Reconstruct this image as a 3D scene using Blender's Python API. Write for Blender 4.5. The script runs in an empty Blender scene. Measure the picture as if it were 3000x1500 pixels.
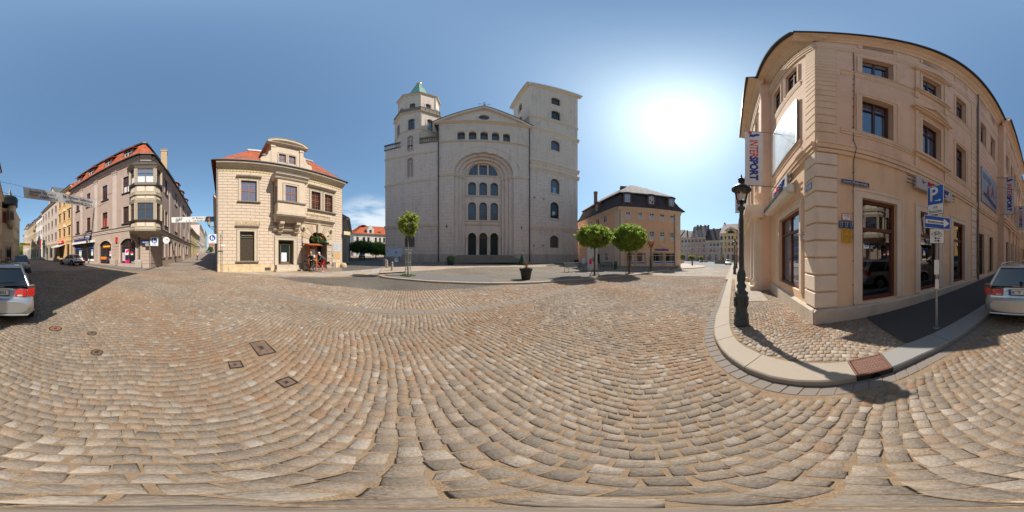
import bpy,bmesh,math,random
import numpy as np
from mathutils import Vector,Matrix
from mathutils.geometry import tessellate_polygon
R=math.radians
S=bpy.context.scene
COL=S.collection
random.seed(7)
rng=np.random.default_rng(11)

# ------------------------------------------------------------ camera, sky, sun, exposure
CAMH=1.72
cd=bpy.data.cameras.new('camera')
cam=bpy.data.objects.new('camera',cd)
COL.objects.link(cam)
cam.location=(0,0,CAMH)
cam.rotation_euler=(R(90),0,0)
cd.type='PANO'
cd.panorama_type='EQUIRECTANGULAR'
cd.clip_start=0.05
cd.clip_end=3000
S.camera=cam
S.render.engine='CYCLES'
SUN_AZ,SUN_EL=57.4,48.5
S.view_settings.view_transform='Standard'
S.view_settings.look='None'
S.view_settings.exposure=1.6
S.view_settings.gamma=1.0
S.cycles.max_bounces=6
S.cycles.transparent_max_bounces=8
S.cycles.use_denoising=True

def sdir(az,el):
    a,e=R(az),R(el)
    return Vector((math.sin(a)*math.cos(e),math.cos(a)*math.cos(e),math.sin(e)))

sd=bpy.data.lights.new('sun','SUN')
sd.energy=2.2
sd.angle=R(0.5)
sd.color=(1.0,0.93,0.83)
sun=bpy.data.objects.new('sun',sd)
COL.objects.link(sun)
sun.rotation_euler=sdir(SUN_AZ,SUN_EL).to_track_quat('Z','Y').to_euler()

W_=bpy.data.worlds.new('World')
S.world=W_
W_.use_nodes=True
nt=W_.node_tree
nt.nodes.clear()
def N(nt,t,**kw):
    n=nt.nodes.new(t)
    for k,v in kw.items():
        if k == 'inp':
            for a,b in v.items():
                n.inputs[a].default_value=b
        else:
            setattr(n,k,v)
    return n
def build_sky():
    L=nt.links.new
    out=N(nt,'ShaderNodeOutputWorld')
    bg=N(nt,'ShaderNodeBackground')
    sky=N(nt,'ShaderNodeTexSky',sky_type='NISHITA',sun_disc=False,sun_elevation=R(SUN_EL),
            sun_rotation=R(SUN_AZ),altitude=200.0,air_density=1.0,dust_density=1.6,ozone_density=1.6)
    hsv=N(nt,'ShaderNodeHueSaturation',inp={'Saturation':1.0,'Value':1.14})
    # the long tone scale of the photograph: soft shoulder towards the sun
    gm0=N(nt,'ShaderNodeGamma',inp={'Gamma':0.78});L(sky.outputs[0],gm0.inputs[0])
    sb_=N(nt,'ShaderNodeVectorMath',operation='MULTIPLY',inp={1:(0.355,0.48,0.555)});L(gm0.outputs[0],sb_.inputs[0])
    sa=N(nt,'ShaderNodeVectorMath',operation='MULTIPLY_ADD',inp={1:(0.18,0.14,0.12),2:(1,1,1)});L(sb_.outputs[0],sa.inputs[0])
    sc=N(nt,'ShaderNodeVectorMath',operation='DIVIDE');L(sb_.outputs[0],sc.inputs[0]);L(sa.outputs[0],sc.inputs[1])
    L(sc.outputs[0],hsv.inputs['Color'])
    tc=N(nt,'ShaderNodeTexCoord')
    # low bank of cloud behind the church, part of the real sky
    nz=N(nt,'ShaderNodeTexNoise',inp={'Scale':5.0,'Detail':7.0,'Roughness':0.6})
    mp=N(nt,'ShaderNodeMapping',inp={'Scale':(1.0,1.0,3.2)})
    L(tc.outputs['Generated'],mp.inputs[0]);L(mp.outputs[0],nz.inputs[0])
    cdir=sdir(-50,6)
    dot=N(nt,'ShaderNodeVectorMath',operation='DOT_PRODUCT')
    dot.inputs[1].default_value=cdir
    L(tc.outputs['Generated'],dot.inputs[0])
    m1=N(nt,'ShaderNodeMapRange',inp={'From Min':0.955,'From Max':0.992,'To Min':0.0,'To Max':1.0})
    m1.interpolation_type='SMOOTHSTEP'
    L(dot.outputs['Value'],m1.inputs[0])
    m2=N(nt,'ShaderNodeMapRange',inp={'From Min':0.3,'From Max':0.62,'To Min':0.0,'To Max':0.85})
    m2.interpolation_type='SMOOTHSTEP'
    L(nz.outputs[0],m2.inputs[0])
    mm=N(nt,'ShaderNodeMath',operation='MULTIPLY');L(m1.outputs[0],mm.inputs[0]);L(m2.outputs[0],mm.inputs[1])
    mix=N(nt,'ShaderNodeMix',data_type='RGBA')
    L(mm.outputs[0],mix.inputs[0]);L(hsv.outputs[0],mix.inputs[6]);mix.inputs[7].default_value=(2.0,2.15,2.3,1)
    # the sun's own aureole in the air
    ds=N(nt,'ShaderNodeVectorMath',operation='DOT_PRODUCT')
    ds.inputs[1].default_value=sdir(SUN_AZ,SUN_EL)
    L(tc.outputs['Generated'],ds.inputs[0])
    g1=N(nt,'ShaderNodeMapRange',inp={'From Min':math.cos(R(8)),'From Max':math.cos(R(2)),'To Min':0.0,'To Max':1.0})
    L(ds.outputs['Value'],g1.inputs[0])
    gp=N(nt,'ShaderNodeMath',operation='POWER',inp={1:4.0});L(g1.outputs[0],gp.inputs[0])
    gm=N(nt,'ShaderNodeMath',operation='MULTIPLY',inp={1:6.0});L(gp.outputs[0],gm.inputs[0])
    add=N(nt,'ShaderNodeMix',data_type='RGBA',blend_type='ADD');add.inputs[0].default_value=1.0
    L(mix.outputs[2],add.inputs[6])
    cmb=N(nt,'ShaderNodeCombineColor');
    for i in range(3):L(gm.outputs[0],cmb.inputs[i])
    L(cmb.outputs[0],add.inputs[7])
    L(add.outputs[2],bg.inputs[0])
    bg.inputs[1].default_value=0.15
    L(bg.outputs[0],out.inputs[0])
build_sky()

# ------------------------------------------------------------ where things stand
def gz(x,y):
    """height of the gently sloping ground"""
    f=-0.018*x if x > -30 else 0.54 + 0.05*(-30-x)
    if x > 90:f=-1.62
    if x < -120:f=5.04
    e=0.018*min(-y,22) if y < 0 else 0.012*min(y,40)
    return f + e
def ray(u,v):
    return sdir((u-1500)*0.12,(750-v)*0.12)
def G(u,v,h=0.0):
    """the point of the ground (raised by h) seen in direction u, v"""
    d=ray(u,v)
    lo,hi=0.3,260.0
    t=lo
    while t < hi:
        t2=t*1.06
        p=Vector((0,0,CAMH)) + d*t2
        if p.z < gz(p.x,p.y) + h:
            break
        t=t2
    a,b=t,t2
    for _ in range(30):
        m=(a+b)/2
        p=Vector((0,0,CAMH)) + d*m
        if p.z < gz(p.x,p.y) + h:b=m
        else:a=m
    return Vector((p.x,p.y))
def at_dist(u,d):
    a=R((u-1500)*0.12)
    return Vector((math.sin(a)*d,math.cos(a)*d))
def height(u,v,p):
    """world height of direction v above plan point p"""
    return CAMH + math.tan(R((750-v)*0.12))*math.hypot(p[0],p[1])

# ------------------------------------------------------------ materials
MATS={}
def mat(name,col,rough=0.8,var=0.0,scale=3.0,bump=0.0,bscale=40.0,metal=0.0,spec=0.4,stain=0.0,emit=0,ior=1.45,alpha=None,coat=0.0):
    if name in MATS:return MATS[name]
    m=bpy.data.materials.new(name);MATS[name]=m
    m.use_nodes=True
    nt=m.node_tree
    b=nt.nodes['Principled BSDF']
    b.inputs['Base Color'].default_value=(*col,1)
    b.inputs['Roughness'].default_value=rough
    b.inputs['Metallic'].default_value=metal
    b.inputs['Specular IOR Level'].default_value=spec
    b.inputs['IOR'].default_value=ior
    b.inputs['Coat Weight'].default_value=coat
    b.inputs['Coat Roughness'].default_value=0.05
    if emit:
        b.inputs['Emission Color'].default_value=(*col,1);b.inputs['Emission Strength'].default_value=emit
    L=nt.links.new
    geo=N(nt,'ShaderNodeNewGeometry')
    if var or stain:
        n1=N(nt,'ShaderNodeTexNoise',inp={'Scale':scale,'Detail':6.0,'Roughness':0.65})
        L(geo.outputs['Position'],n1.inputs[0])
        r=N(nt,'ShaderNodeMapRange',inp={'From Min':0.3,'From Max':0.7,'To Min':1-var,'To Max':1+var})
        L(n1.outputs[0],r.inputs[0])
        hs=N(nt,'ShaderNodeHueSaturation');hs.inputs['Color'].default_value=(*col,1)
        L(r.outputs[0],hs.inputs['Value'])
        last=hs.outputs[0]
        if stain:
            n2=N(nt,'ShaderNodeTexNoise',inp={'Scale':1.0,'Detail':8.0,'Roughness':0.7})
            mp=N(nt,'ShaderNodeMapping',inp={'Scale':(1.3,1.3,0.22)})
            L(geo.outputs['Position'],mp.inputs[0]);L(mp.outputs[0],n2.inputs[0])
            r2=N(nt,'ShaderNodeMapRange',inp={'From Min':0.52,'From Max':0.78,'To Min':0.0,'To Max':stain})
            L(n2.outputs[0],r2.inputs[0])
            mx=N(nt,'ShaderNodeMix',data_type='RGBA');L(r2.outputs[0],mx.inputs[0]);L(last,mx.inputs[6])
            mx.inputs[7].default_value=(col[0]*0.45,col[1]*0.42,col[2]*0.4,1)
            last=mx.outputs[2]
        L(last,b.inputs['Base Color'])
    if bump:
        n3=N(nt,'ShaderNodeTexNoise',inp={'Scale':bscale,'Detail':4.0})
        L(geo.outputs['Position'],n3.inputs[0])
        bp=N(nt,'ShaderNodeBump',inp={'Strength':bump,'Distance':0.02})
        L(n3.outputs[0],bp.inputs['Height']);L(bp.outputs[0],b.inputs['Normal'])
    return m
def plaster(name,col,stain=0.35):return mat(name,col,0.9,0.07,1.2,0.25,60,stain=stain,spec=0.2)
def stone(name,col,var=0.12,stain=0.5):return mat(name,col,0.88,var,4.0,0.4,45,stain=stain,spec=0.25)
def paint(name,col,rough=0.45):return mat(name,col,rough,0.04,8,spec=0.4)
def glass_mat(name,col=(0.02,0.025,0.03),rough=0.03,ior=1.9):return mat(name,col,rough,0,spec=0.5,ior=ior)

def tile_mat(name,col,col2,rowh=0.3,w=0.2,axis_rot=0.0,bump=0.8):
    """roof covering: courses of tiles following the slope, by height"""
    if name in MATS:return MATS[name]
    m=mat(name,col,0.85,spec=0.2)
    nt=m.node_tree;L=nt.links.new;b=nt.nodes['Principled BSDF']
    geo=N(nt,'ShaderNodeNewGeometry')
    sx=N(nt,'ShaderNodeSeparateXYZ');L(geo.outputs['Position'],sx.inputs[0])
    # horizontal coordinate along the eave: dot with the horizontal tangent of the face
    cr=N(nt,'ShaderNodeVectorMath',operation='CROSS_PRODUCT');L(geo.outputs['True Normal'],cr.inputs[0]);cr.inputs[1].default_value=(0,0,1)
    nm=N(nt,'ShaderNodeVectorMath',operation='NORMALIZE');L(cr.outputs[0],nm.inputs[0])
    dt=N(nt,'ShaderNodeVectorMath',operation='DOT_PRODUCT');L(nm.outputs[0],dt.inputs[0]);L(geo.outputs['Position'],dt.inputs[1])
    cb=N(nt,'ShaderNodeCombineXYZ');L(dt.outputs['Value'],cb.inputs[0]);L(sx.outputs[2],cb.inputs[1])
    br=N(nt,'ShaderNodeTexBrick',offset=0.5,inp={'Scale':1.0,'Mortar Size':0.012,'Mortar Smooth':0.4,'Bias':0.0,'Brick Width':w,'Row Height':rowh})
    br.inputs['Color1'].default_value=(*col,1);br.inputs['Color2'].default_value=(*col2,1)
    br.inputs['Mortar'].default_value=(col[0]*0.35,col[1]*0.35,col[2]*0.35,1)
    L(cb.outputs[0],br.inputs['Vector'])
    nz=N(nt,'ShaderNodeTexNoise',inp={'Scale':1.5,'Detail':6.0});L(geo.outputs['Position'],nz.inputs[0])
    r=N(nt,'ShaderNodeMapRange',inp={'From Min':0.3,'From Max':0.7,'To Min':0.72,'To Max':1.25});L(nz.outputs[0],r.inputs[0])
    hs=N(nt,'ShaderNodeHueSaturation');L(br.outputs[0],hs.inputs['Color']);L(r.outputs[0],hs.inputs['Value'])
    L(hs.outputs[0],b.inputs['Base Color'])
    bp=N(nt,'ShaderNodeBump',inp={'Strength':bump,'Distance':0.02});bp.invert=True
    L(br.outputs['Fac'],bp.inputs['Height']);L(bp.outputs[0],b.inputs['Normal'])
    return m

def cobble_mat(name,attr=True):
    """stones that carry their own tone; grain of granite"""
    m=mat(name,(0.3,0.27,0.23),0.82,spec=0.2)
    nt=m.node_tree;L=nt.links.new;b=nt.nodes['Principled BSDF']
    geo=N(nt,'ShaderNodeNewGeometry')
    at=N(nt,'ShaderNodeAttribute',attribute_name='tone')
    nz=N(nt,'ShaderNodeTexNoise',inp={'Scale':90.0,'Detail':5.0,'Roughness':0.75});L(geo.outputs['Position'],nz.inputs[0])
    r=N(nt,'ShaderNodeMapRange',inp={'From Min':0.3,'From Max':0.7,'To Min':0.62,'To Max':1.38});L(nz.outputs[0],r.inputs[0])
    n2=N(nt,'ShaderNodeTexNoise',inp={'Scale':0.6,'Detail':5.0});L(geo.outputs['Position'],n2.inputs[0])
    r2=N(nt,'ShaderNodeMapRange',inp={'From Min':0.3,'From Max':0.7,'To Min':0.85,'To Max':1.15});L(n2.outputs[0],r2.inputs[0])
    mu=N(nt,'ShaderNodeMath',operation='MULTIPLY');L(r.outputs[0],mu.inputs[0]);L(r2.outputs[0],mu.inputs[1])
    hs=N(nt,'ShaderNodeHueSaturation');L(at.outputs['Color'],hs.inputs['Color']);L(mu.outputs[0],hs.inputs['Value'])
    L(hs.outputs[0],b.inputs['Base Color'])
    n3=N(nt,'ShaderNodeTexNoise',inp={'Scale':55.0,'Detail':4.0});L(geo.outputs['Position'],n3.inputs[0])
    bp=N(nt,'ShaderNodeBump',inp={'Strength':0.55,'Distance':0.012});L(n3.outputs[0],bp.inputs['Height']);L(bp.outputs[0],b.inputs['Normal'])
    return m

def far_cobble_mat(name,c1,c2,mortar,w=0.17,h=0.15,ang=0.0,bump=0.6,arcs=True):
    """surface where single stones can no longer be told apart"""
    m=mat(name,c1,0.7,spec=0.3)
    nt=m.node_tree;L=nt.links.new;b=nt.nodes['Principled BSDF']
    geo=N(nt,'ShaderNodeNewGeometry')
    mp=N(nt,'ShaderNodeMapping');mp.inputs['Rotation'].default_value=(0,0,ang)
    L(geo.outputs['Position'],mp.inputs[0])
    vec=mp.outputs[0]
    wv=N(nt,'ShaderNodeTexNoise',inp={'Scale':0.7,'Detail':2.0});L(vec,wv.inputs[0])
    ad=N(nt,'ShaderNodeVectorMath',operation='MULTIPLY_ADD');L(wv.outputs['Color'],ad.inputs[0]);ad.inputs[1].default_value=(0.5,0.5,0);L(vec,ad.inputs[2])
    br=N(nt,'ShaderNodeTexBrick',offset=0.5,inp={'Scale':1.0,'Mortar Size':0.014,'Mortar Smooth':0.3,'Brick Width':w,'Row Height':h})
    br.inputs['Color1'].default_value=(*c1,1);br.inputs['Color2'].default_value=(*c2,1);br.inputs['Mortar'].default_value=(*mortar,1)
    L(ad.outputs[0],br.inputs['Vector'])
    nz=N(nt,'ShaderNodeTexNoise',inp={'Scale':0.35,'Detail':7.0,'Roughness':0.6});L(geo.outputs['Position'],nz.inputs[0])
    r=N(nt,'ShaderNodeMapRange',inp={'From Min':0.3,'From Max':0.7,'To Min':0.78,'To Max':1.22});L(nz.outputs[0],r.inputs[0])
    hs=N(nt,'ShaderNodeHueSaturation');L(br.outputs[0],hs.inputs['Color']);L(r.outputs[0],hs.inputs['Value'])
    L(hs.outputs[0],b.inputs['Base Color'])
    bp=N(nt,'ShaderNodeBump',inp={'Strength':bump,'Distance':0.02});bp.invert=True
    L(br.outputs['Fac'],bp.inputs['Height']);L(bp.outputs[0],b.inputs['Normal'])
    return m

# ------------------------------------------------------------ objects
def tag(o,label=None,cat=None,group=None,kind=None):
    if label:o['label']=label
    if cat:o['category']=cat
    if group:o['group']=group
    if kind:o['kind']=kind
    return o
def thing(name,label,cat,loc,rz=0.0,group=None):
    o=bpy.data.objects.new(name,None)
    COL.objects.link(o)
    o.location=loc;o.rotation_euler=(0,0,rz);o.empty_display_size=0.3
    return tag(o,label,cat,group)
def link(name,me,parent=None,loc=(0,0,0),rot=(0,0,0),m=None):
    o=bpy.data.objects.new(name,me)
    COL.objects.link(o)
    if m is not None and len(me.materials) == 0:me.materials.append(m)
    o.location=loc;o.rotation_euler=rot
    if parent:o.parent=parent
    return o
def kids(o):return [c for c in list(COL.objects) if c.parent == o]
def copy_tree(o,loc=None,rz=None,label=None,group=None,scale=None):
    ch={}
    for c in COL.objects:
        if c.parent:ch.setdefault(c.parent.name,[]).append(c)
    def rec(a,par):
        c=a.copy();COL.objects.link(c)
        if par:c.parent=par
        for k in ch.get(a.name,[]):rec(k,c)
        return c
    r=rec(o,None)
    if loc is not None:r.location=loc
    if rz is not None:r.rotation_euler=(0,0,rz)
    if scale:r.scale=scale if isinstance(scale,tuple) else (scale,)*3
    if label:r['label']=label
    if group:r['group']=group
    return r

class MB:
    def __init__(s):s.v=[];s.f=[];s.mi=[];s.cur=0;s.sm=[]
    def add(s,vs,fs,smooth=False):
        o=len(s.v);s.v +=[tuple(p) for p in vs]
        for f in fs:
            s.f.append([i+o for i in f]);s.mi.append(s.cur);s.sm.append(smooth)
        return s
    def box(s,x0,x1,y0,y1,z0,z1):
        return s.add([(x0,y0,z0),(x1,y0,z0),(x1,y1,z0),(x0,y1,z0),(x0,y0,z1),(x1,y0,z1),(x1,y1,z1),(x0,y1,z1)],
                     [(3,2,1,0),(4,5,6,7),(0,1,5,4),(1,2,6,5),(2,3,7,6),(3,0,4,7)])
    def prism(s,poly,a,b,axis='y'):
        """poly of (p,q): axis y -> (p,a..b,q); axis z -> (p,q,a..b); axis x -> (a..b,p,q)"""
        n=len(poly)
        f={'y':lambda p,q,t:(p,t,q),'z':lambda p,q,t:(p,q,t),'x':lambda p,q,t:(t,p,q)}[axis]
        vs=[f(p,q,a) for p,q in poly] + [f(p,q,b) for p,q in poly]
        fs=[(i,(i+1) % n,n+(i+1) % n,n+i) for i in range(n)]
        tr=tessellate_polygon([[Vector((p,q,0)) for p,q in poly]])
        fs +=[tuple(t) for t in tr] + [tuple(i+n for i in reversed(t)) for t in tr]
        return s.add(vs,fs)
    def tube(s,p,q,r,r2=None,n=8,cap=True):
        p,q=Vector(p),Vector(q);r2=r if r2 is None else r2
        d=(q-p)
        if d.length < 1e-6:return s
        d.normalize();a=d.orthogonal().normalized();b=d.cross(a)
        vs=[p+(a*math.cos(t)+b*math.sin(t))*r for t in [2*math.pi*i/n for i in range(n)]]
        vs +=[q+(a*math.cos(t)+b*math.sin(t))*r2 for t in [2*math.pi*i/n for i in range(n)]]
        fs=[(i,(i+1) % n,n+(i+1) % n,n+i) for i in range(n)]
        s.add(vs,fs,True)
        if cap:s.add(vs,[tuple(reversed(range(n))),tuple(range(n,2*n))])
        return s
    def path(s,pts,r,n=6):
        for a,b in zip(pts[:-1],pts[1:]):s.tube(a,b,r,n=n)
        return s
    def lathe(s,prof,c=(0,0,0),n=16,smooth=True,ang0=0.0,squash=1.0):
        vs=[];fs=[]
        for r,z in prof:
            for i in range(n):
                t=ang0+2*math.pi*i/n
                vs.append((c[0]+r*math.cos(t),c[1]+r*math.sin(t)*squash,c[2]+z))
        k=len(prof)
        for j in range(k-1):
            for i in range(n):
                fs.append((j*n+i,j*n+(i+1) % n,(j+1)*n+(i+1) % n,(j+1)*n+i))
        s.add(vs,fs,smooth)
        s.add(vs,[tuple(reversed(range(n))),tuple(range((k-1)*n,k*n))])
        return s
    def ring(s,outer,inner,y0,y1,open_base=False):
        """band between two matched outlines in x,z, from y0 (front) to y1"""
        n=len(outer)
        vs=[(x,y0,z) for x,z in outer]+[(x,y0,z) for x,z in inner]+[(x,y1,z) for x,z in outer]+[(x,y1,z) for x,z in inner]
        fs=[]
        rngi=range(1,n) if open_base else range(n)
        for i in rngi:
            j=(i+1) % n
            fs +=[(i,j,n+j,n+i),(n+i,n+j,3*n+j,3*n+i),(2*n+j,2*n+i,3*n+i,3*n+j),(j,i,2*n+i,2*n+j)]
        if open_base:fs +=[(1,n+1,3*n+1,2*n+1),(0,2*n,3*n,n)]
        return s.add(vs,fs)
    def mesh(s,name,mats=None):
        me=bpy.data.meshes.new(name)
        me.from_pydata(s.v,[],s.f)
        if mats:
            for m in (mats if isinstance(mats,(list,tuple)) else [mats]):me.materials.append(m)
            me.polygons.foreach_set('material_index',s.mi)
        me.polygons.foreach_set('use_smooth',s.sm)
        me.update()
        return me
    def build(s,name,m,parent=None,loc=(0,0,0),rot=(0,0,0),off=None,fix=True,bevel=0):
        if off is not None:s.v=[(a-off[0],b-off[1],c-off[2]) for a,b,c in s.v]
        me=s.mesh(name,m)
        if fix:
            bm=bmesh.new();bm.from_mesh(me)
            bmesh.ops.recalc_face_normals(bm,faces=bm.faces)
            bm.to_mesh(me);bm.free()
        o=link(name,me,parent,loc,rot)
        if bevel:
            bv=o.modifiers.new('bevel','BEVEL');bv.width=bevel;bv.segments=2;bv.limit_method='ANGLE'
        return o

def outline(w,h,rise=0.0,n=10,z0=0.0,cx=0.0):
    """opening outline: base left, base right, then over the top"""
    pts=[(cx-w/2,z0),(cx+w/2,z0)]
    if rise <= 0.001:
        return pts+[(cx+w/2,z0+h),(cx-w/2,z0+h)]
    rr=min(rise,w/2)
    Rr=(w*w/4+rr*rr)/(2*rr);zc=z0+h-Rr
    a0=math.atan2(z0+h-rr-zc,w/2)
    a1=math.pi-a0
    for i in range(n+1):
        t=a0+(a1-a0)*i/n
        pts.append((cx+Rr*math.cos(t),zc+Rr*math.sin(t)))
    return pts

# ------------------------------------------------------------ lettering
FONTC={}
def text_mesh(st,w,h,bold=0.0,depth=0.01,shear=0.0,keep=False):
    key=(st,round(w,3),round(h,3),bold,depth,shear,keep)
    if key in FONTC:return FONTC[key]
    cu=bpy.data.curves.new('letters','FONT');cu.body=st;cu.offset=bold;cu.extrude=0.0;cu.resolution_u=3;cu.shear=shear
    cu.align_x='CENTER'
    ob=bpy.data.objects.new('letters_tmp',cu);COL.objects.link(ob)
    dg=bpy.context.evaluated_depsgraph_get()
    me=bpy.data.meshes.new_from_object(ob.evaluated_get(dg))
    bpy.data.objects.remove(ob);bpy.data.curves.remove(cu)
    n=len(me.vertices)
    co=np.empty(n*3);me.vertices.foreach_get('co',co);co=co.reshape(-1,3)
    mn,mx=co.min(0),co.max(0)
    sx=w/(mx[0]-mn[0]);sy=h/(mx[1]-mn[1])
    if keep:sx=sy=min(sx,sy)
    x=(co[:,0]-(mn[0]+mx[0])/2)*sx;z=(co[:,1]-(mn[1]+mx[1])/2)*sy
    co2=np.stack([x,np.zeros(n),z],1)
    me.vertices.foreach_set('co',co2.ravel())
    bm=bmesh.new();bm.from_mesh(me)
    bmesh.ops.remove_doubles(bm,verts=bm.verts,dist=1e-5)
    for f in bm.faces:
        if f.normal.y > 0:f.normal_flip()
    ex=bmesh.ops.extrude_face_region(bm,geom=bm.faces[:])
    bmesh.ops.translate(bm,vec=(0,-depth,0),verts=[v for v in ex['geom'] if isinstance(v,bmesh.types.BMVert)])
    bmesh.ops.recalc_face_normals(bm,faces=bm.faces)
    bm.to_mesh(me);bm.free()
    me.materials.clear()
    FONTC[key]=me
    return me
def lettering(st,w,h,m,parent,loc,rz=0.0,rot=None,name='lettering',**kw):
    me=text_mesh(st,w,h,**kw).copy()
    return link(name,me,parent,loc,rot or (0,0,rz),m)

# ------------------------------------------------------------ walls and buildings
class Wall:
    """vertical wall seen from outside: A left, B right; s along, y inward, z world height"""
    def __init__(s,A,B,root,off=0.0):
        s.A=Vector(A);s.B=Vector(B)
        s.d=(s.B-s.A).normalized();s.L=(s.B-s.A).length
        s.n=Vector((s.d.y,-s.d.x))
        if off:s.A=s.A+s.n*off;s.B=s.B+s.n*off
        s.rz=math.atan2(s.d.y,s.d.x)
        s.root=root;s.holes=[];s.ro=Vector(root.location)
    def S(s,u):
        a=R((u-1500)*0.12);r=Vector((math.sin(a),math.cos(a)))
        den=r.x*s.d.y-r.y*s.d.x
        t=(s.A.x*s.d.y-s.A.y*s.d.x)/den
        p=r*t
        return (p-s.A).dot(s.d)
    def Z(s,u,v):
        p=s.A+s.d*s.S(u)
        return CAMH+math.tan(R((750-v)*0.12))*p.length
    def pt(s,x,z,out=0.0):
        p=s.A+s.d*x+s.n*out
        return Vector((p.x,p.y,z))
    def loc(s,x,z,out=0.0):return s.pt(x,z,out)-s.ro
    def ground(s,x):
        p=s.A+s.d*x
        return gz(p.x,p.y)
    def put(s,mb,name,m,x=0,z=0,out=0.0,parent=None,**kw):
        if parent is None:return mb.build(name,m,s.root,s.loc(x,z,out),(0,0,s.rz),**kw)
        return mb.build(name,m,parent,**kw)
    def bar(s,name,m,s0,s1,z0,z1,out=0.05,inn=0.02,bevel=0,parts=None):
        mb=MB()
        if parts:   # moulded profile: list of (fraction z0, fraction z1, out)
            for a,b,o in parts:mb.box(s0-o*0.0,s1+o*0.0,-o*out,inn,z0+(z1-z0)*a,z0+(z1-z0)*b)
        else:mb.box(s0,s1,-out,inn,z0,z1)
        return s.put(mb,name,m,0,0)
    def cornice(s,name,m,s0,s1,z0,z1,out,m_top=None):
        h=z1-z0
        prof=[(0.05*out,0),(0.3*out,0.12*h),(0.3*out,0.28*h),(0.62*out,0.5*h),(0.72*out,0.62*h),(0.95*out,0.66*h),(out,0.95*h),(0.9*out,h),(-0.02,h),(-0.02,0)]
        mb=MB()
        mb.prism([(-o,z0+z) for o,z in prof],s0,s1,'x')
        return s.put(mb,name,m)
    def text(s,st,s0,s1,z0,z1,m,out=0.03,parent=None,**kw):
        return lettering(st,s1-s0,z1-z0,m,s.root if parent is None else parent,s.loc((s0+s1)/2,(z0+z1)/2,out),s.rz,**kw)
    def hole(s,s0,s1,z0,z1,rise=0.0,depth=0.2):
        s.holes.append((s0,s1,z0,z1,rise,depth))
    def finish(s,m,z0,z1,name='wall',poly=None,s0=0.0,s1=None,mrev=None):
        s1=s.L if s1 is None else s1
        outer=poly or [(s0,z0),(s1,z0),(s1,z1),(s0,z1)]
        loops=[outer]+[outline(b-a,d-c,r,10,c,(a+b)/2) for a,b,c,d,r,dp in s.holes]
        V=[Vector((p,q,0)) for l in loops for p,q in l]
        tr=tessellate_polygon([[Vector((p,q,0)) for p,q in l] for l in loops])
        mb=MB()
        mb.add([(v.x,0,v.y) for v in V],[tuple(t) for t in tr])
        for (a,b,c,d,r,dp),l in zip(s.holes,loops[1:]):
            n=len(l)
            mb.add([(x,0,z) for x,z in l]+[(x,dp+0.1,z) for x,z in l],[(i,n+i,n+(i+1) % n,(i+1) % n) for i in range(n)])
        me=mb.mesh(name,m)
        bm=bmesh.new();bm.from_mesh(me)
        for f in bm.faces:
            f.normal_update()
            if abs(f.normal.y) > 0.5 and f.normal.y > 0:f.normal_flip()
        bm.to_mesh(me);bm.free()
        return link(name,me,s.root,s.loc(0,0),(0,0,s.rz))
    # ---- windows
    cache={}
    def win(s,s0,s1,z0,z1,fr,gl,depth=0.15,cols=2,transom=0.68,bars=0,rise=0.0,sur=None,sill=None,lintel=None,name='window',hole=True,fw=0.07,curtain=None,sbars=0):
        w,h=s1-s0,z1-z0
        if hole:s.hole(s0,s1,z0,z1,rise,depth)
        key=(round(w,2),round(h,2),fr.name,cols,transom,bars,round(rise,2),fw,sbars)
        if key not in Wall.cache:
            mb=MB()
            mb.ring(outline(w,h,rise),outline(w-2*fw,h-2*fw,max(rise-fw,0.02) if rise else 0,10,fw),-0.05,0.03)
            for i in range(1,cols):
                x=-w/2+w*i/cols;mb.box(x-fw*0.45,x+fw*0.45,-0.045,0.028,fw*0.9,h-fw*0.8-(0.0 if rise < 0.01 else rise*(1-math.sqrt(max(0,1-(2*x/w)**2)))))
            if transom:
                mb.box(-w/2+fw*0.9,w/2-fw*0.9,-0.052,0.025,h*transom-fw*0.45,h*transom+fw*0.45)
            for i in range(bars):
                z=fw+(h-2*fw)*(i+1)/(bars+1)
                mb.box(-w/2+fw*0.9,w/2-fw*0.9,-0.02,0.02,z-0.012,z+0.012)
            for i in range(sbars):
                x=-w/2+w*(i+1)/(sbars+1)
                mb.box(x-0.012,x+0.012,-0.018,0.018,fw*0.9,h-fw-(0 if rise < 0.01 else rise*(1-math.sqrt(max(0,1-(2*x/w)**2)))))
            g=MB();o=outline(w-fw,h-fw,max(rise-fw/2,0.02) if rise else 0,10,fw/2)
            g.prism(o,0.0,0.012,'y')
            Wall.cache[key]=(mb,g)
        mb,g=Wall.cache[key]
        if isinstance(mb,MB):
            me=mb.mesh('window',fr);bm=bmesh.new();bm.from_mesh(me);bmesh.ops.recalc_face_normals(bm,faces=bm.faces);bm.to_mesh(me);bm.free()
            gm=g.mesh('pane');bm=bmesh.new();bm.from_mesh(gm);bmesh.ops.recalc_face_normals(bm,faces=bm.faces);bm.to_mesh(gm);bm.free()
            Wall.cache[key]=(me,gm);mb,g=me,gm
        o=link(name,mb,s.root,s.loc((s0+s1)/2,z0,-depth),(0,0,s.rz))
        gname=(g.name,gl.name)
        if gname not in Wall.cache:
            g2=g.copy();g2.materials.append(gl);Wall.cache[gname]=g2
        link('pane',Wall.cache[gname],o)
        if curtain:
            cw=w/cols
            for i in range(cols):
                c=MB();x0=-w/2+cw*i+fw;x1=x0+cw-2*fw*0.9
                c.box(x0,x1,-0.006,-0.001,fw,h*(curtain[1]));c.build('curtain',curtain[0],o)
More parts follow.
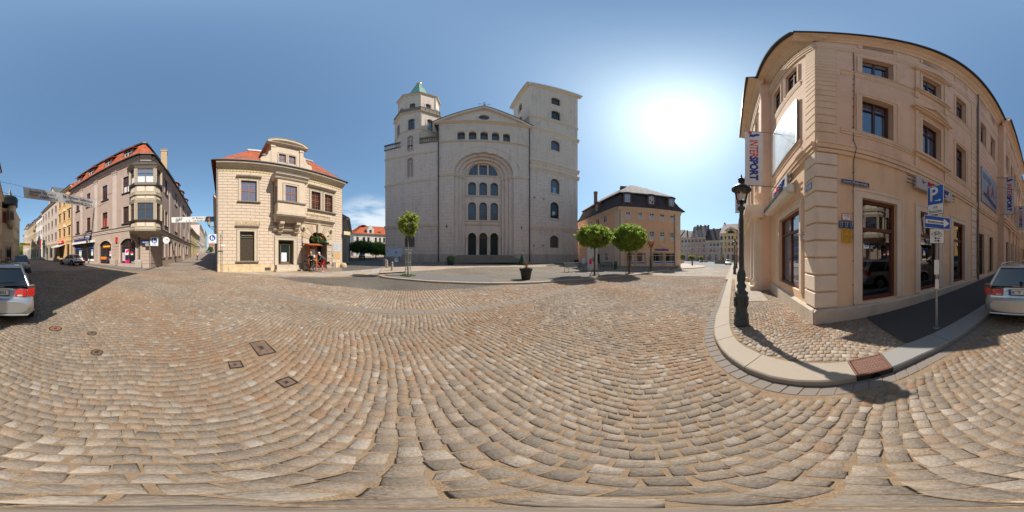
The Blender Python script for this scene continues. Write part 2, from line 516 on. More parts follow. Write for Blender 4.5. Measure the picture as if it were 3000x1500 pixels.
        if sur:
            sw,so,sm_=sur
            k2=('sur',round(w,2),round(h,2),round(rise,2),sw,so,sm_.name)
            if k2 not in Wall.cache:
                q=MB();q.ring(outline(w+2*sw,h+sw,rise+sw*0.6 if rise else 0),outline(w,h,rise),-depth-so,-depth+0.03,open_base=True)
                q.ring(outline(w+2*sw,h+sw,rise+sw*0.6 if rise else 0),outline(w+1.5*sw,h+0.75*sw,rise+sw*0.5 if rise else 0),-depth-so-0.025,-depth-so+0.005,open_base=True)
                me=q.mesh('surround',sm_);bm=bmesh.new();bm.from_mesh(me);bmesh.ops.recalc_face_normals(bm,faces=bm.faces);bm.to_mesh(me);bm.free()
                Wall.cache[k2]=me
            link('surround',Wall.cache[k2],o)
        if sill:
            ex,so,sm_=sill
            q=MB();q.box(-w/2-ex,w/2+ex,-depth-so,0.0,-0.1,0.0);q.box(-w/2-ex*0.7,w/2+ex*0.7,-depth-so*0.6,0.0,-0.17,-0.1)
            q.build('sill',sm_,o)
        if lintel:
            ex,so,up,sm_=lintel
            q=MB();z=h+up
            q.prism([(0,z),(-depth-so*0.3,z),(-depth-so*0.4,z+0.07),(-depth-so*0.85,z+0.12),(-depth-so,z+0.2),(-depth-so,z+0.24),(0,z+0.27)],-w/2-ex,w/2+ex,'x')
            q.build('lintel',sm_,o)
        return o

def inset(pts,d):
    n=len(pts);out=[]
    for i in range(n):
        a,b,c=Vector(pts[i-1]),Vector(pts[i]),Vector(pts[(i+1) % n])
        e1=(b-a).normalized();e2=(c-b).normalized()
        n1=Vector((-e1.y,e1.x));n2=Vector((-e2.y,e2.x))
        k=n1.dot(n2)+1
        out.append(b+(n1+n2)*(d/k if k > 0.15 else d/0.15))
    return out
def roof_rings(pts,levels,m,root,name='roof',cap=True):
    """levels: (inset, z)"""
    mb=MB();n=len(pts);vs=[]
    for d,z in levels:vs +=[(p.x,p.y,z) for p in inset(pts,d)]
    fs=[]
    for j in range(len(levels)-1):
        for i in range(n):fs.append((j*n+i,j*n+(i+1) % n,(j+1)*n+(i+1) % n,(j+1)*n+i))
    if cap:fs.append(tuple(range((len(levels)-1)*n,len(levels)*n)))
    mb.add(vs,fs)
    return mb.build(name,m,root,off=root.location,fix=False)
def blocks(w,s0,s1,z0,z1,ch,bl,holes,m,name='stone_block',proud=0.018,gap=0.022,seed=1,limit=300,stuff='stone_blocks',skip=None,offs=0.5,key=None):
    """ashlar laid over a wall; single blocks, nearest first, the rest as one part"""
    rnd=random.Random(seed);out=[]
    nrow=max(1,round((z1-z0)/ch));ch=(z1-z0)/nrow
    for r in range(nrow):
        a,b=z0+r*ch,z0+(r+1)*ch
        occ=[]
        for h in holes:
            if len(h) == 4:h0,h1,hz0,hz1=h;
            else:
                h0,h1,hz0,hz1,cxr=h
                zc=(a+b)/2
                if zc > hz0+cxr[0]:
                    dz=zc-(hz0+cxr[0]);q=cxr[1]**2-dz*dz
                    if q <= 0:continue
                    q=math.sqrt(q);c=(h0+h1)/2;h0,h1=c-q,c+q
            ov=min(b,hz1)-max(a,hz0)
            if ov > 0.3*ch:occ.append((h0,h1))
        occ.sort();free=[];x=s0
        for h0,h1 in occ:
            if h0 > x:free.append((x,min(h0,s1)))
            x=max(x,h1)
        if x < s1:free.append((x,s1))
        for f0,f1 in free:
            x=s0+(r % 2)*bl*offs-bl
            cuts=[f0]
            while x < f1:
                if x > f0+0.12 and x < f1-0.12:cuts.append(x)
                x +=bl
            cuts.append(f1)
            for c0,c1 in zip(cuts[:-1],cuts[1:]):
                if c1-c0 > 0.05:out.append((c0+gap/2,c1-gap/2,a+gap/2,b-gap/2))
    def dist(q):
        p=w.pt((q[0]+q[1])/2,(q[2]+q[3])/2);return (p-Vector((0,0,CAMH))).length/ math.sqrt(max(0.02,(q[1]-q[0])*(q[3]-q[2])))
    out.sort(key=dist)
    meshes={}
    for c0,c1,a,b in out[:limit]:
        k=(round(c1-c0,2),round(b-a,2))
        if k not in meshes:
            wd,hh=k;e=0.008;mb=MB()
            mb.add([(0,0,0),(wd,0,0),(wd,0,hh),(0,0,hh),(e,-proud,e),(wd-e,-proud,e),(wd-e,-proud,hh-e),(e,-proud,hh-e)],
                   [(0,1,5,4),(1,2,6,5),(2,3,7,6),(3,0,4,7),(4,5,6,7),(3,2,1,0)])
            meshes[k]=mb.mesh(name,m)
        link(name,meshes[k],w.root,w.loc(c0,a,0.002),(0,0,w.rz))
    if len(out) > limit:
        mb=MB()
        for c0,c1,a,b in out[limit:]:
            e=0.008
            mb.add([(c0,0,a),(c1,0,a),(c1,0,b),(c0,0,b),(c0+e,-proud,a+e),(c1-e,-proud,a+e),(c1-e,-proud,b-e),(c0+e,-proud,b-e)],
                   [(0,1,5,4),(1,2,6,5),(2,3,7,6),(3,0,4,7),(4,5,6,7)])
        o=link(stuff,mb.mesh(stuff,m),w.root,w.loc(0,0,0.002),(0,0,w.rz));o['kind']='stuff'

# ============================================================ THE GROUND
M=MATS
ROW_AZ=45.0
far_road=far_cobble_mat('cobbles_far',(0.31,0.265,0.22),(0.215,0.165,0.125),(0.17,0.13,0.095),0.13,0.105,R(ROW_AZ))
soil=mat('soil',(0.16,0.17,0.09),0.95,0.3,0.2)
sand=mat('joint_sand',(0.25,0.175,0.11),0.95,0.22,30,0.5,200)
asphalt=mat('asphalt',(0.078,0.072,0.066),0.9,0.12,25,0.6,160)
grey_asphalt=mat('grey_asphalt',(0.15,0.14,0.13),0.92,0.12,12,0.5,160)
granite=mat('granite',(0.34,0.285,0.225),0.75,0.10,120,0.35,150,stain=0.25)
granite_dark=mat('granite_dark',(0.20,0.17,0.145),0.8,0.12,90,0.35,150)
slab_stone=mat('sandstone_slab',(0.34,0.265,0.2),0.85,0.2,0.9,0.3,80,stain=0.2)
slab_pale=mat('pale_slab',(0.33,0.29,0.25),0.85,0.12,2.0,0.3,80)
mosaic_far=far_cobble_mat('mosaic_far',(0.235,0.2,0.155),(0.2,0.17,0.135),(0.13,0.105,0.08),0.11,0.1,R(20))
basalt_far=far_cobble_mat('basalt_far',(0.145,0.122,0.1),(0.11,0.097,0.083),(0.08,0.067,0.05),0.17,0.12,R(20))
concrete_slab=mat('concrete_slab',(0.33,0.28,0.23),0.9,0.1,3,0.3,90)
iron=mat('rusty_iron',(0.2,0.135,0.1),0.65,0.25,14,0.5,120,metal=0.3)
iron_frame=mat('iron_frame',(0.05,0.04,0.035),0.6,0.2,14,metal=0.4)

def sheet(name,pts,h,m,kind='structure',skirt=0.0,parent=None):
    bm=bmesh.new()
    vs=[bm.verts.new((p[0],p[1],0)) for p in pts]
    tr=tessellate_polygon([[Vector((p[0],p[1],0)) for p in pts]])
    for t in tr:
        try:bm.faces.new([vs[i] for i in t])
        except ValueError:pass
    for co,no in (((-30,0,0),(1,0,0)),((-120,0,0),(1,0,0)),((90,0,0),(1,0,0)),((0,0,0),(0,1,0)),((0,-22,0),(0,1,0)),((0,40,0),(0,1,0))):
        bmesh.ops.bisect_plane(bm,geom=bm.verts[:]+bm.edges[:]+bm.faces[:],plane_co=co,plane_no=no,dist=1e-5)
    bmesh.ops.recalc_face_normals(bm,faces=bm.faces)
    for f in bm.faces:
        if f.normal.z < 0:f.normal_flip()
    for v in bm.verts:v.co.z=gz(v.co.x,v.co.y)+h
    if skirt:
        be=[e for e in bm.edges if e.is_boundary]
        ex=bmesh.ops.extrude_edge_only(bm,edges=be)
        for v in ex['geom']:
            if isinstance(v,bmesh.types.BMVert):v.co.z -= skirt
    me=bpy.data.meshes.new(name);bm.to_mesh(me);bm.free()
    o=link(name,me,parent,m=m)
    if kind:o['kind']=kind
    return o
def rectpts(x0,x1,y0,y1):return [(x0,y0),(x1,y0),(x1,y1),(x0,y1)]

sheet('ground',rectpts(-900,900,-900,900),-0.03,soil)
road=sheet('road',rectpts(-119,119,-150,110),0.0,far_road)

def inpoly(px,py,poly):
    x=np.asarray(px);y=np.asarray(py);c=np.zeros(x.shape,bool);n=len(poly)
    for i in range(n):
        x0,y0=poly[i][0],poly[i][1];x1,y1=poly[(i+1) % n][0],poly[(i+1) % n][1]
        if y0 == y1:continue
        k=(y0 > y) != (y1 > y)
        c ^= k & (x < (x1-x0)*(y-y0)/(y1-y0)+x0)
    return c
def gzv(x,y):
    f=np.where(x > -30,-0.018*x,0.54+0.05*(-30-x))
    return f+np.where(y < 0,0.018*np.minimum(-y,22),0.012*np.minimum(y,40))

# ---- outlines measured in the photograph, taken down to the ground
KO_px=[(2107,900),(2097,925),(2091,960.6),(2093,980),(2099,997.8),(2114,1022),(2136,1044),(2181.6,1074.7),(2259.6,1102.7),(2329.5,1114),(2399,1116.6),(2469,1110.8),(2511,1102),(2560,1092),(2616,1075),(2700,1038),(2781,999.5),(2892,924)]
KI_px=[(2137,900),(2136,925),(2136.7,946.6),(2140,965),(2147.8,983.9),(2160,999),(2180,1014),(2231.7,1038.6),(2306,1058),(2350,1063),(2399,1064),(2440,1063.5),(2483,1058),(2530,1048),(2581.6,1034.8),(2650,1008),(2728,979),(2884,891)]
DAZ=78.0;WAZ=186.0
dm=Vector((math.sin(R(DAZ)),math.cos(R(DAZ))));dw=Vector((math.sin(R(WAZ)),math.cos(R(WAZ))))
KO=[G(u,v,0.13) for u,v in KO_px];KI=[G(u,v,0.13) for u,v in KI_px]
KO=[KO[0]+dm*45]+[KO[0]+dm*t for t in (30,22,15,10,6,3,1.4)]+KO+[KO[-1]+dw*t for t in (1.5,4,8,13,20,30,45)]
KI=[KI[0]+dm*45]+[KI[0]+dm*t for t in (30,22,15,10,6,3,1.4)]+KI+[KI[-1]+dw*t for t in (1.5,4,8,13,20,30,45)]
CORNER=Vector((3.62,-1.10))
IL_A=CORNER+dm*70;IR_B=CORNER+dw*50
walk_poly=KI+[IR_B+Vector((1,0)),CORNER+Vector((1.2,-0.6)),IL_A+Vector((0,-1))]
walk_out=KO+[IR_B+Vector((1,0)),CORNER+Vector((1.2,-0.6)),IL_A+Vector((0,-1))]

def resample(pts,n):
    L=[0]
    for a,b in zip(pts[:-1],pts[1:]):L.append(L[-1]+(Vector(b)-Vector(a)).length)
    out=[]
    for i in range(n+1):
        t=L[-1]*i/n;j=max(k for k in range(len(L)) if L[k] <= t+1e-9);j=min(j,len(pts)-2)
        f=(t-L[j])/(L[j+1]-L[j]);out.append(Vector(pts[j])*(1-f)+Vector(pts[j+1])*f)
    return out
def kerb_stones(outer,inner,idx,h,parent,m,gap=0.012,name='kerb_stone'):
    """one stone between successive cut indices; sides follow the curve"""
    for a,b in zip(idx[:-1],idx[1:]):
        o=outer[a:b+1];i=inner[a:b+1]
        poly=list(o)+list(reversed(i))
        c=sum((Vector(p) for p in poly),Vector((0,0)))/len(poly)
        mb=MB();n=len(o)
        def z(p,dz):return gz(p[0],p[1])+dz
        tn=(o[-1]-o[0]).normalized()*gap/2
        oo=[Vector(p) for p in o];ii=[Vector(p) for p in i]
        oo[0]=oo[0]+tn;ii[0]=ii[0]+tn;oo[-1]=oo[-1]-tn;ii[-1]=ii[-1]-tn
        rows=[]
        for k in range(n):
            w=(ii[k]-oo[k]);wn=w.normalized()*0.018
            rows.append([(oo[k],-0.05),(oo[k],h-0.02),(oo[k]+wn,h),(ii[k],h),(ii[k],-0.05)])
        vs=[];fs=[]
        for r in rows:
            for p,dz in r:vs.append((p.x-c.x,p.y-c.y,z(p,dz)))
        for k in range(n-1):
            for j in range(4):fs.append((k*5+j,k*5+j+1,(k+1)*5+j+1,(k+1)*5+j))
        fs +=[(0,1,2,3,4),tuple((n-1)*5+j for j in (4,3,2,1,0))]
        mb.add(vs,fs)
        mb.build(name,m,parent,(c.x,c.y,0))

pavement=sheet('pavement',walk_poly,0.108,sand)
# surface sheets on the pavement
asp_a=G(2541,924,0.12);asp_b=G(2652,1004.5,0.12)
asp=[asp_a+Vector((0.15,0.05)),asp_b]+[KI[k] for k in range(len(KI)) if KI[k].y < asp_b.y-0.15]+[IR_B]
sheet('asphalt_path',asp,0.126,asphalt)
k0=KI[0]
def away(p,o):return p+Vector((-dm.y,dm.x))*o
conc=[away(CORNER+dm*2.6,1.75),away(CORNER+dm*45,1.75),away(CORNER+dm*45,0.55),away(CORNER+dm*2.6,0.55)]
sheet('slab_path_bed',[away(CORNER+dm*9,2.5),away(CORNER+dm*45,2.5),away(CORNER+dm*45,0.0),away(CORNER+dm*9,0.0)],0.115,concrete_slab)
# single concrete slabs of the path
mb0=MB();mb0.box(-0.146,0.146,-0.146,0.146,0,0.03);slab_me=mb0.mesh('slab',concrete_slab)
for i in range(26):
    for j in range(4):
        p=away(CORNER+dm*(2.75+0.3*i),0.7+0.3*j)
        o=link('slab',slab_me,pavement,(p.x,p.y,gz(p.x,p.y)+0.1+random.uniform(-.002,.002)),(0,0,R(90-DAZ)))
# kerb stones of the corner
idx=[0,1,2,3,4,5,6,7,8,12,14,20]
kerb_stones(KO,KI,[0,1,2,3,4,5,6,7,8,10,12,15],0.13,pavement,granite)
kerb_stones(KO,KI,[15,20],0.13,pavement,granite)
gully_a,gully_b=20,22
kerb_stones(KO,KI,[22,24,25,26,27,28,29,30,31,32],0.13,pavement,mat('granite_grey',(0.26,0.25,0.235),0.8,0.1,100,0.35,150))

# ---- the island before the church
IK_px=[(1110,807.5),(1122,810.5),(1140,813),(1160,815),(1200,818.5),(1240,822),(1280,824.5),(1322,826),(1360,827.8),(1400,828.7),(1440,829),(1479,829),(1520,828.3),(1560,827),(1600,825),(1630,823),(1690,819),(1747,815),(1800,810),(1863,803.6),(1915,797),(1963,789.6)]
IK=[G(u,v,0.12) for u,v in IK_px]
cen=Vector((3,22))
IKi=[]
for k,p in enumerate(IK):
    a=IK[max(0,k-1)];b=IK[min(len(IK)-1,k+1)];t=(b-a).normalized();IKi.append(p+Vector((-t.y,t.x))*0.26)
peach_K=G(1811.6,779.7)
isl=list(IKi)+[Vector((27.5,16.2)),Vector((30,19)),Vector((20,50)),Vector((8,60)),Vector((-16,60)),Vector((-14.5,24)),Vector((-10.5,16.5)),Vector((-8.0,12.3))]
island=sheet('island_pavement',isl,0.115,mosaic_far)
kerb_stones(IK,IKi,list(range(len(IK))),0.125,island,granite)
def band(name,pts_px,h,m,**k):return sheet(name,[G(u,v,h) for u,v in pts_px],h,m,**k)
band('island_asphalt',[(1125,806),(1165,812.3),(1240,818.7),(1322,822.6),(1400,825),(1448,825.5),(1443,815),(1424,807.5),(1330,806.5),(1250,800),(1180,799)],0.121,grey_asphalt)
band('island_asphalt',[(1560,808),(1500,806.6),(1424,806.9),(1443,814),(1700,811),(1850,799),(1950,787.6),(1945,785.6),(1840,793),(1700,801.5),(1600,806)],0.1215,grey_asphalt)
# ---- sandstone walkway past the old house to the church
wl=[G(640,797),G(700,801),G(775,806),G(870,810),G(940,811.5),G(1000,810.5),G(1060,807.5),G(1110,801)]
wu=[G(640,793.3),G(700,796),G(790,798.5),G(870,799.5),G(940,798.5),G(1000,796.3),G(1060,792),G(1120,786)]
sw=resample(wl,22);su_=resample(wu,22)
walkway=sheet('walkway',wl+list(reversed(wu)),0.004,sand)
for i in range(22):
    for a,b in ((0.0,0.52),(0.52,1.0)):
        q=[sw[i].lerp(su_[i],a),sw[i+1].lerp(su_[i+1],a),sw[i+1].lerp(su_[i+1],b),sw[i].lerp(su_[i],b)]
        c=sum(q,Vector((0,0)))/4;q=[c+(p-c)*0.97 for p in q]
        mb=MB();mb.add([(p.x-c.x,p.y-c.y,gz(p.x,p.y)-gz(c.x,c.y)+z) for z in (0,0.03) for p in q],[(0,1,2,3),(4,5,6,7),(0,1,5,4),(1,2,6,5),(2,3,7,6),(3,0,4,7)])
        mb.build('slab',[slab_stone,slab_pale][(i*3+int(a > 0)*2+i//4) % 5 == 0 or (i+int(a > 0)) % 4 == 1],walkway,(c.x,c.y,gz(c.x,c.y)))
band('church_walkway',[(1112,800),(1165,797),(1240,793),(1330,786),(1430,782),(1600,781),(1600,777),(1430,776.5),(1300,778),(1200,780),(1120,786)],0.122,slab_stone)
band('basalt_lane',[(807,812.6),(870,825),(945,835),(1020,841),(1075,847),(1147,852),(1210,852),(1272,850),(1330,846.5),(1388,843),(1474,835),(1478,830),(1400,829.8),(1322,827.5),(1240,823.5),(1160,816.5),(1110,809),(1110,804),(1060,809.5),(1000,812.5),(940,813.5),(870,812)],0.027,basalt_far)
band('alley_paving',[(1005,795),(1110,785),(1127,776),(1127,766),(1100,757),(1030,757),(1015,772),(1000,783.5)],0.012,basalt_far)
# pavement along the corner shop house (left street) and up the side street
pk=[G(482,774),G(441,789),G(425,793.5),G(400,793.5),G(365,792),G(310,783),G(275,778)]
pk=[Vector((p.x,p.y)) for p in pk]+[Vector((-11.3,-40)),Vector((-11.3,-100))]
lp=[Vector((-28,-13.4)),*pk,Vector((-14.5,-100)),Vector((-14.5,-14)),Vector((-28,-15.5))]
left_pavement=sheet('left_pavement',lp,0.1,grey_asphalt,skirt=0.12)

# ---- laid stones
PAL=np.array([(0.228,0.185,0.145),(0.2,0.165,0.132),(0.255,0.208,0.163),(0.245,0.182,0.132),(0.235,0.162,0.112),(0.25,0.16,0.10),(0.29,0.245,0.2)])*0.94
def fieldnoise(x,y,sc,seed):
    r=np.random.default_rng(seed);v=np.zeros(x.shape)
    for k in range(6):
        a=r.uniform(0,2*math.pi);f=sc*r.uniform(0.6,1.8);v +=np.sin((x*math.cos(a)+y*math.sin(a))*f+r.uniform(0,6.28))
    return v/2.6
def lay(parent,region,az,pitch,length,h0,center=(0,0),rad=13,arc=(3.4,0.42),limit=300,seed=3,warm=0.35,name='cobblestone',maxd=None,jit=0.016,light=1.0,gap=0.011,hh=0.03):
    r=np.random.default_rng(seed)
    nv=np.array([math.sin(R(az)),math.cos(R(az))]);tv=np.array([nv[1],-nv[0]])
    ni=int(rad*1.15/pitch)+4;nj=int(rad*1.1/length)+4
    I=np.arange(-ni,ni+1);J=np.arange(-nj,nj+1)
    qb=J[None,:]*length+(I[:,None] % 2)*0.5*length+r.uniform(-1,1,(len(I),len(J)))*length*0.17
    def arcf(q):
        if not arc:return 0*q
        t=(q/arc[0]) % 1.0-0.5
        return -arc[1]*(4*t*t)
    def corner(i,q,jn):
        p=i*pitch+arcf(q)+0.03*np.sin(q*1.7+i*0.31)+0.07*np.sin(q*.55+i*.045+seed)+.05*np.sin(i*.13+q*.21)+jn
        return center[0]+p*nv[0]+q*tv[0],center[1]+p*nv[1]+q*tv[1]
    q0=qb[:,:-1];q1=qb[:,1:];Ig=np.broadcast_to(I[:,None],q0.shape).astype(float)
    sh=q0.shape;j=lambda:r.uniform(-jit,jit,sh)
    gp=gap
    cs=[corner(Ig,q0+gp+j()*0.6,gp+j()*0.7),corner(Ig,q1-gp+j()*0.6,gp+j()*0.7),corner(Ig+1,q1-gp+j()*0.6,-gp+j()*0.7),corner(Ig+1,q0+gp+j()*0.6,-gp+j()*0.7)]
    X=np.stack([c[0].ravel() for c in cs],1);Y=np.stack([c[1].ravel() for c in cs],1)
    cx,cy=X.mean(1),Y.mean(1)
    keep=region(cx,cy)
    keep &= region(X[:,0],Y[:,0]) & region(X[:,2],Y[:,2])
    if maxd:keep &= (np.hypot(cx,cy) < maxd)
    X,Y,cx,cy=X[keep],Y[keep],cx[keep],cy[keep];n=len(cx)
    zb=gzv(cx,cy)+h0
    top=r.uniform(-0.005,0.006,n);tilt=r.normal(0,0.035,(n,2))
    wsel=fieldnoise(cx,cy,1.3,seed)*0.75+fieldnoise(cx,cy,4.5,seed+1)*.25+r.normal(0,0.5,n)
    pw=warm
    pick=np.where(wsel > 1.15-pw,4+(r.random(n) < 0.35),np.where(wsel > 0.55-pw,3,np.where(r.random(n) < 0.33,2,np.where(r.random(n) < 0.5,0,1))))
    pick=np.where(r.random(n) < 0.09,6,pick)
    tone=PAL[pick]*(r.uniform(0.88,1.12,n)[:,None])*light
    V=np.zeros((n,12,3))
    for k in range(4):
        for lv,(ins,dz) in enumerate(((0.0,-0.035),(0.0,-0.007),(0.009,0.0))):
            x=X[:,k]+(cx-X[:,k])*(ins/0.07);y=Y[:,k]+(cy-Y[:,k])*(ins/0.07)
            z=zb+hh+top+dz+tilt[:,0]*(x-cx)+tilt[:,1]*(y-cy)
            V[:,lv*4+k,0]=x;V[:,lv*4+k,1]=y;V[:,lv*4+k,2]=z
    F=[]
    for lv in (0,1):
        for k in range(4):
            F.append((lv*4+k,(lv+1)*4+k,(lv+1)*4+(k+1) % 4,lv*4+(k+1) % 4))
    F.append((8,11,10,9));F=np.array(F)
    # outward check
    a=V[0,8];b=V[0,11];c=V[0,10]
    if n and np.cross(b-a,c-a)[2] < 0:F=F[:,::-1]
    order=np.argsort(np.hypot(cx,cy))
    def mk(ids,nm,loc=None):
        k=len(ids);vv=V[ids].reshape(-1,3).copy()
        if loc is not None:vv -= np.array(loc)
        ff=(F[None]+12*np.arange(k)[:,None,None]).reshape(-1,4)
        me=bpy.data.meshes.new(nm)
        me.vertices.add(len(vv));me.vertices.foreach_set('co',vv.ravel())
        me.loops.add(len(ff)*4);me.loops.foreach_set('vertex_index',ff.ravel())
        me.polygons.add(len(ff));me.polygons.foreach_set('loop_start',np.arange(len(ff))*4)
        me.update(calc_edges=True)
        at=me.attributes.new('tone','FLOAT_COLOR','POINT')
        colr=np.ones((len(vv),4));colr[:,:3]=np.repeat(tone[ids],12,0);at.data.foreach_set('color',colr.ravel())
        me.materials.append(M['cobble'])
        return me
    near=order[:limit];rest=order[limit:]
    for i in near:
        l=(float(cx[i]),float(cy[i]),float(zb[i]))
        link(name,mk(np.array([i]),name,l),parent,l)
    if len(rest):
        o=link(name+'s',mk(rest,name+'s'),parent);o['kind']='stuff'
    return n
cobble_mat('cobble')
COVERS=[]   # plan outlines of the iron covers
def quad_px(l):return [G(u,v) for u,v in l]
rects=[[(729.7,1007.5),(775.5,999.7),(809.6,1036.2),(757.6,1047)],[(667.5,1064),(707,1060),(714,1080.5),(672,1083.5)],[(808.9,1120),(848.5,1105.3),(874.8,1127),(829.8,1141.3)]]
rects=[quad_px(q) for q in rects]
rounds=[(162,965.5,0.135),(269,979.5,0.095),(283.5,1036,0.095)]
rounds=[(G(u,v),r) for u,v,r in rounds]
strip_a=Vector((-7.6,-0.15));strip_b=Vector((9.6,12.8));sdv=(strip_b-strip_a).normalized();snv=Vector((-sdv.y,sdv.x))
basalt_poly=[G(u,v) for u,v in [(807,812.6),(870,825),(945,835),(1020,841),(1075,847),(1147,852),(1210,852),(1272,850),(1330,846.5),(1388,843),(1474,835),(1478,827),(1110,804),(1000,812.5)]]
isl_out=IK+isl[len(IKi):]
def road_ok(x,y):
    k=~inpoly(x,y,walk_out) & ~inpoly(x,y,isl_out) & ~inpoly(x,y,basalt_poly) & ~inpoly(x,y,lp)
    k &= ~inpoly(x,y,wl+list(reversed(wu))) & ~inpoly(x,y,gutter_poly)
    for q in rects:
        c=sum(q,Vector((0,0)))/4;k &= ~inpoly(x,y,[c+(p-c)*1.12 for p in q])
    for c,r in rounds:k &= np.hypot(x-c.x,y-c.y) > r+0.02
    k &= x > -13.2+(-y)*0.0
    return k
def sside(x,y):return (x-strip_a.x)*snv.x+(y-strip_a.y)*snv.y
# gutter row that follows the kerb
GO=[]
for k,p in enumerate(KO):
    a=KO[max(0,k-1)];b=KO[min(len(KO)-1,k+1)];t=(b-a).normalized();nn=Vector((-t.y,t.x))
    if (p+nn-CORNER).length < (p-nn-CORNER).length:nn=-nn
    GO.append(p+nn*0.2)
gutter_poly=KO[5:28]+list(reversed(GO[5:28]))
disk=[(15*math.cos(t),15*math.sin(t)) for t in np.linspace(0,2*math.pi,60,endpoint=False)]
sheet('joint_sand',disk,0.0225,sand)
nroad=lay(road,lambda x,y:road_ok(x,y) & (sside(x,y) < -0.17),ROW_AZ,0.1,0.106,0.0,rad=15.4,maxd=15.0,gap=0.006,hh=0.03,warm=0.6,arc=(3.2,0.2),jit=0.02)
lay(road,lambda x,y:road_ok(x,y) & (sside(x,y) > 0.17),53.2,0.108,0.124,0.0,center=(-3,6),rad=15.4,maxd=15.0,arc=None,limit=0,seed=5,warm=0.6,light=1.12,gap=0.006,jit=0.012,name='pale_cobblestone')
# the strip of longer stones and the gutter stones
def run_stones(a_pts,b_pts,m,parent,h=0.032,gap=0.005,name='setting_stone'):
    for i in range(len(a_pts)-1):
        q=[a_pts[i],a_pts[i+1],b_pts[i+1],b_pts[i]];c=sum(q,Vector((0,0)))/4
        q=[c+(p-c)*(1-gap*2/((p-c).length+0.01)) for p in q];cz=gz(c.x,c.y);up=random.uniform(-.003,.003)
        mb=MB();q2=[c+(p-c)*0.93 for p in q]
        vs=[(p.x-c.x,p.y-c.y,gz(p.x,p.y)-cz-0.02) for p in q]+[(p.x-c.x,p.y-c.y,gz(p.x,p.y)-cz+h-0.01+up) for p in q]+[(p.x-c.x,p.y-c.y,gz(p.x,p.y)-cz+h+up) for p in q2]
        fs=[(0,1,5,4),(1,2,6,5),(2,3,7,6),(3,0,4,7),(4,5,9,8),(5,6,10,9),(6,7,11,10),(7,4,8,11),(8,9,10,11)]
        mb.add(vs,fs);mb.build(name,m,parent,(c.x,c.y,cz))
nS=52
sa=[strip_a+sdv*((strip_b-strip_a).length*i/nS)-snv*0.15 for i in range(nS+1)];sb=[p+snv*0.3 for p in sa]
strip=sheet('road_strip',[sa[0],sa[-1],sb[-1],sb[0]],0.022,sand)
run_stones(sa,sb,granite_dark,strip,h=.034)
ga=resample(KO[5:28],104);gb=resample(GO[5:28],104)
gutter=sheet('gutter',list(KO[5:28])+list(reversed(GO[5:28])),0.02,sand)
run_stones(ga,gb,granite_dark,gutter,h=0.03,name='gutter_stone')
# mosaic of the corner pavement
def walk_ok(x,y):
    k=inpoly(x,y,walk_poly) & ~inpoly(x,y,asp) & ~inpoly(x,y,conc)
    k &= ~inpoly(x,y,[CORNER+Vector((.25,0)),CORNER+dw*20,CORNER+Vector((6,-20)),CORNER+dm*9])
    return k & (np.hypot(x-3.62,y-0.6) > 0.0)
lay(pavement,walk_ok,110,0.098,0.108,0.108,center=(3.0,-0.2),rad=9,maxd=9.5,arc=(1.7,0.32),seed=9,warm=0.42,name='paving_stone',jit=0.009,light=1.2,gap=0.006,hh=0.012)

# ---- iron covers
def cover_rect(q,label,ribs=9,big=False):
    c=sum(q,Vector((0,0)))/4;z=gz(c.x,c.y)
    t=thing('access_cover',label,'manhole cover',(c.x,c.y,z),0,'iron covers set in the cobbles')
    e=(q[1]-q[0]);w=((q[1]-q[0]).length+(q[2]-q[3]).length)/2;d=((q[3]-q[0]).length+(q[2]-q[1]).length)/2
    rz=math.atan2(e.y,e.x)
    mb=MB()
    for a in ((-w/2,w/2,-d/2,-d/2+0.014),(-w/2,w/2,d/2-0.014,d/2),(-w/2,-w/2+0.014,-d/2+.014,d/2-.014),(w/2-0.014,w/2,-d/2+.014,d/2-.014)):mb.box(a[0],a[1],a[2],a[3],-0.02,0.036)
    mb.build('frame',iron_frame,t,(0,0,0),(0,0,rz))
    mb=MB();mb.box(-w/2+.018,w/2-.018,-d/2+.018,d/2-.018,-0.02,0.026)
    for i in range(ribs*2):
        s=-w/2-d/2+(w+d)*(i+0.5)/(ribs*2)
        x0,y0,x1,y1=s,-d/2+.035,s+d,d/2-.035
        if x0 < -w/2+.035:y0 +=(-w/2+.035-x0);x0=-w/2+.035
        if x1 > w/2-.035:y1 -= (x1-w/2+.035);x1=w/2-.035
        if x1-x0 > 0.03:mb.tube((x0,y0,0.026),(x1,y1,0.026),0.007,n=4)
    mb.build('lid',iron,t,(0,0,0),(0,0,rz))
    mb=MB();mb.box(-w*0.07,w*0.07,-d*0.12,d*0.12,0.02,0.035);mb.box(-w*.16,-w*.12,-d*.16,d*.16,.02,.034)
    mb.build('keyhole',iron_frame,t,(0,0,0),(0,0,rz))
cover_rect(rects[0],'largest rectangular iron cover with diagonal ribs, set askew in the cobbles',12)
cover_rect(rects[1],'small square iron cover beside the larger ribbed cover, to its lower left in the cobbles',7)
cover_rect(rects[2],'small square iron cover lying diagonally, nearest to the camera of the rectangular covers',7)
def cover_round(c,r,label,m2=None):
    t=thing('manhole_cover',label,'manhole cover',(c.x,c.y,gz(c.x,c.y)),0,'iron covers set in the cobbles')
    mb=MB();mb.lathe([(r,-0.02),(r,0.034),(r-.02,0.036),(r-.02,0.02)],n=28);mb.build('frame',iron_frame,t)
    mb=MB();mb.lathe([(r-.024,-0.02),(r-.024,0.028)],n=28)
    for k in range(8):
        a=k*math.pi/4
        for q in (0.45,0.75):mb.box(q*r*math.cos(a)-.014,q*r*math.cos(a)+.014,q*r*math.sin(a)-.014,q*r*math.sin(a)+.014,0.02,0.036)
    mb.build('lid',m2 or iron,t)
    mb=MB();mb.box(-.035,.035,-.02,.02,0.02,0.038);mb.build('keyhole',iron_frame,t)
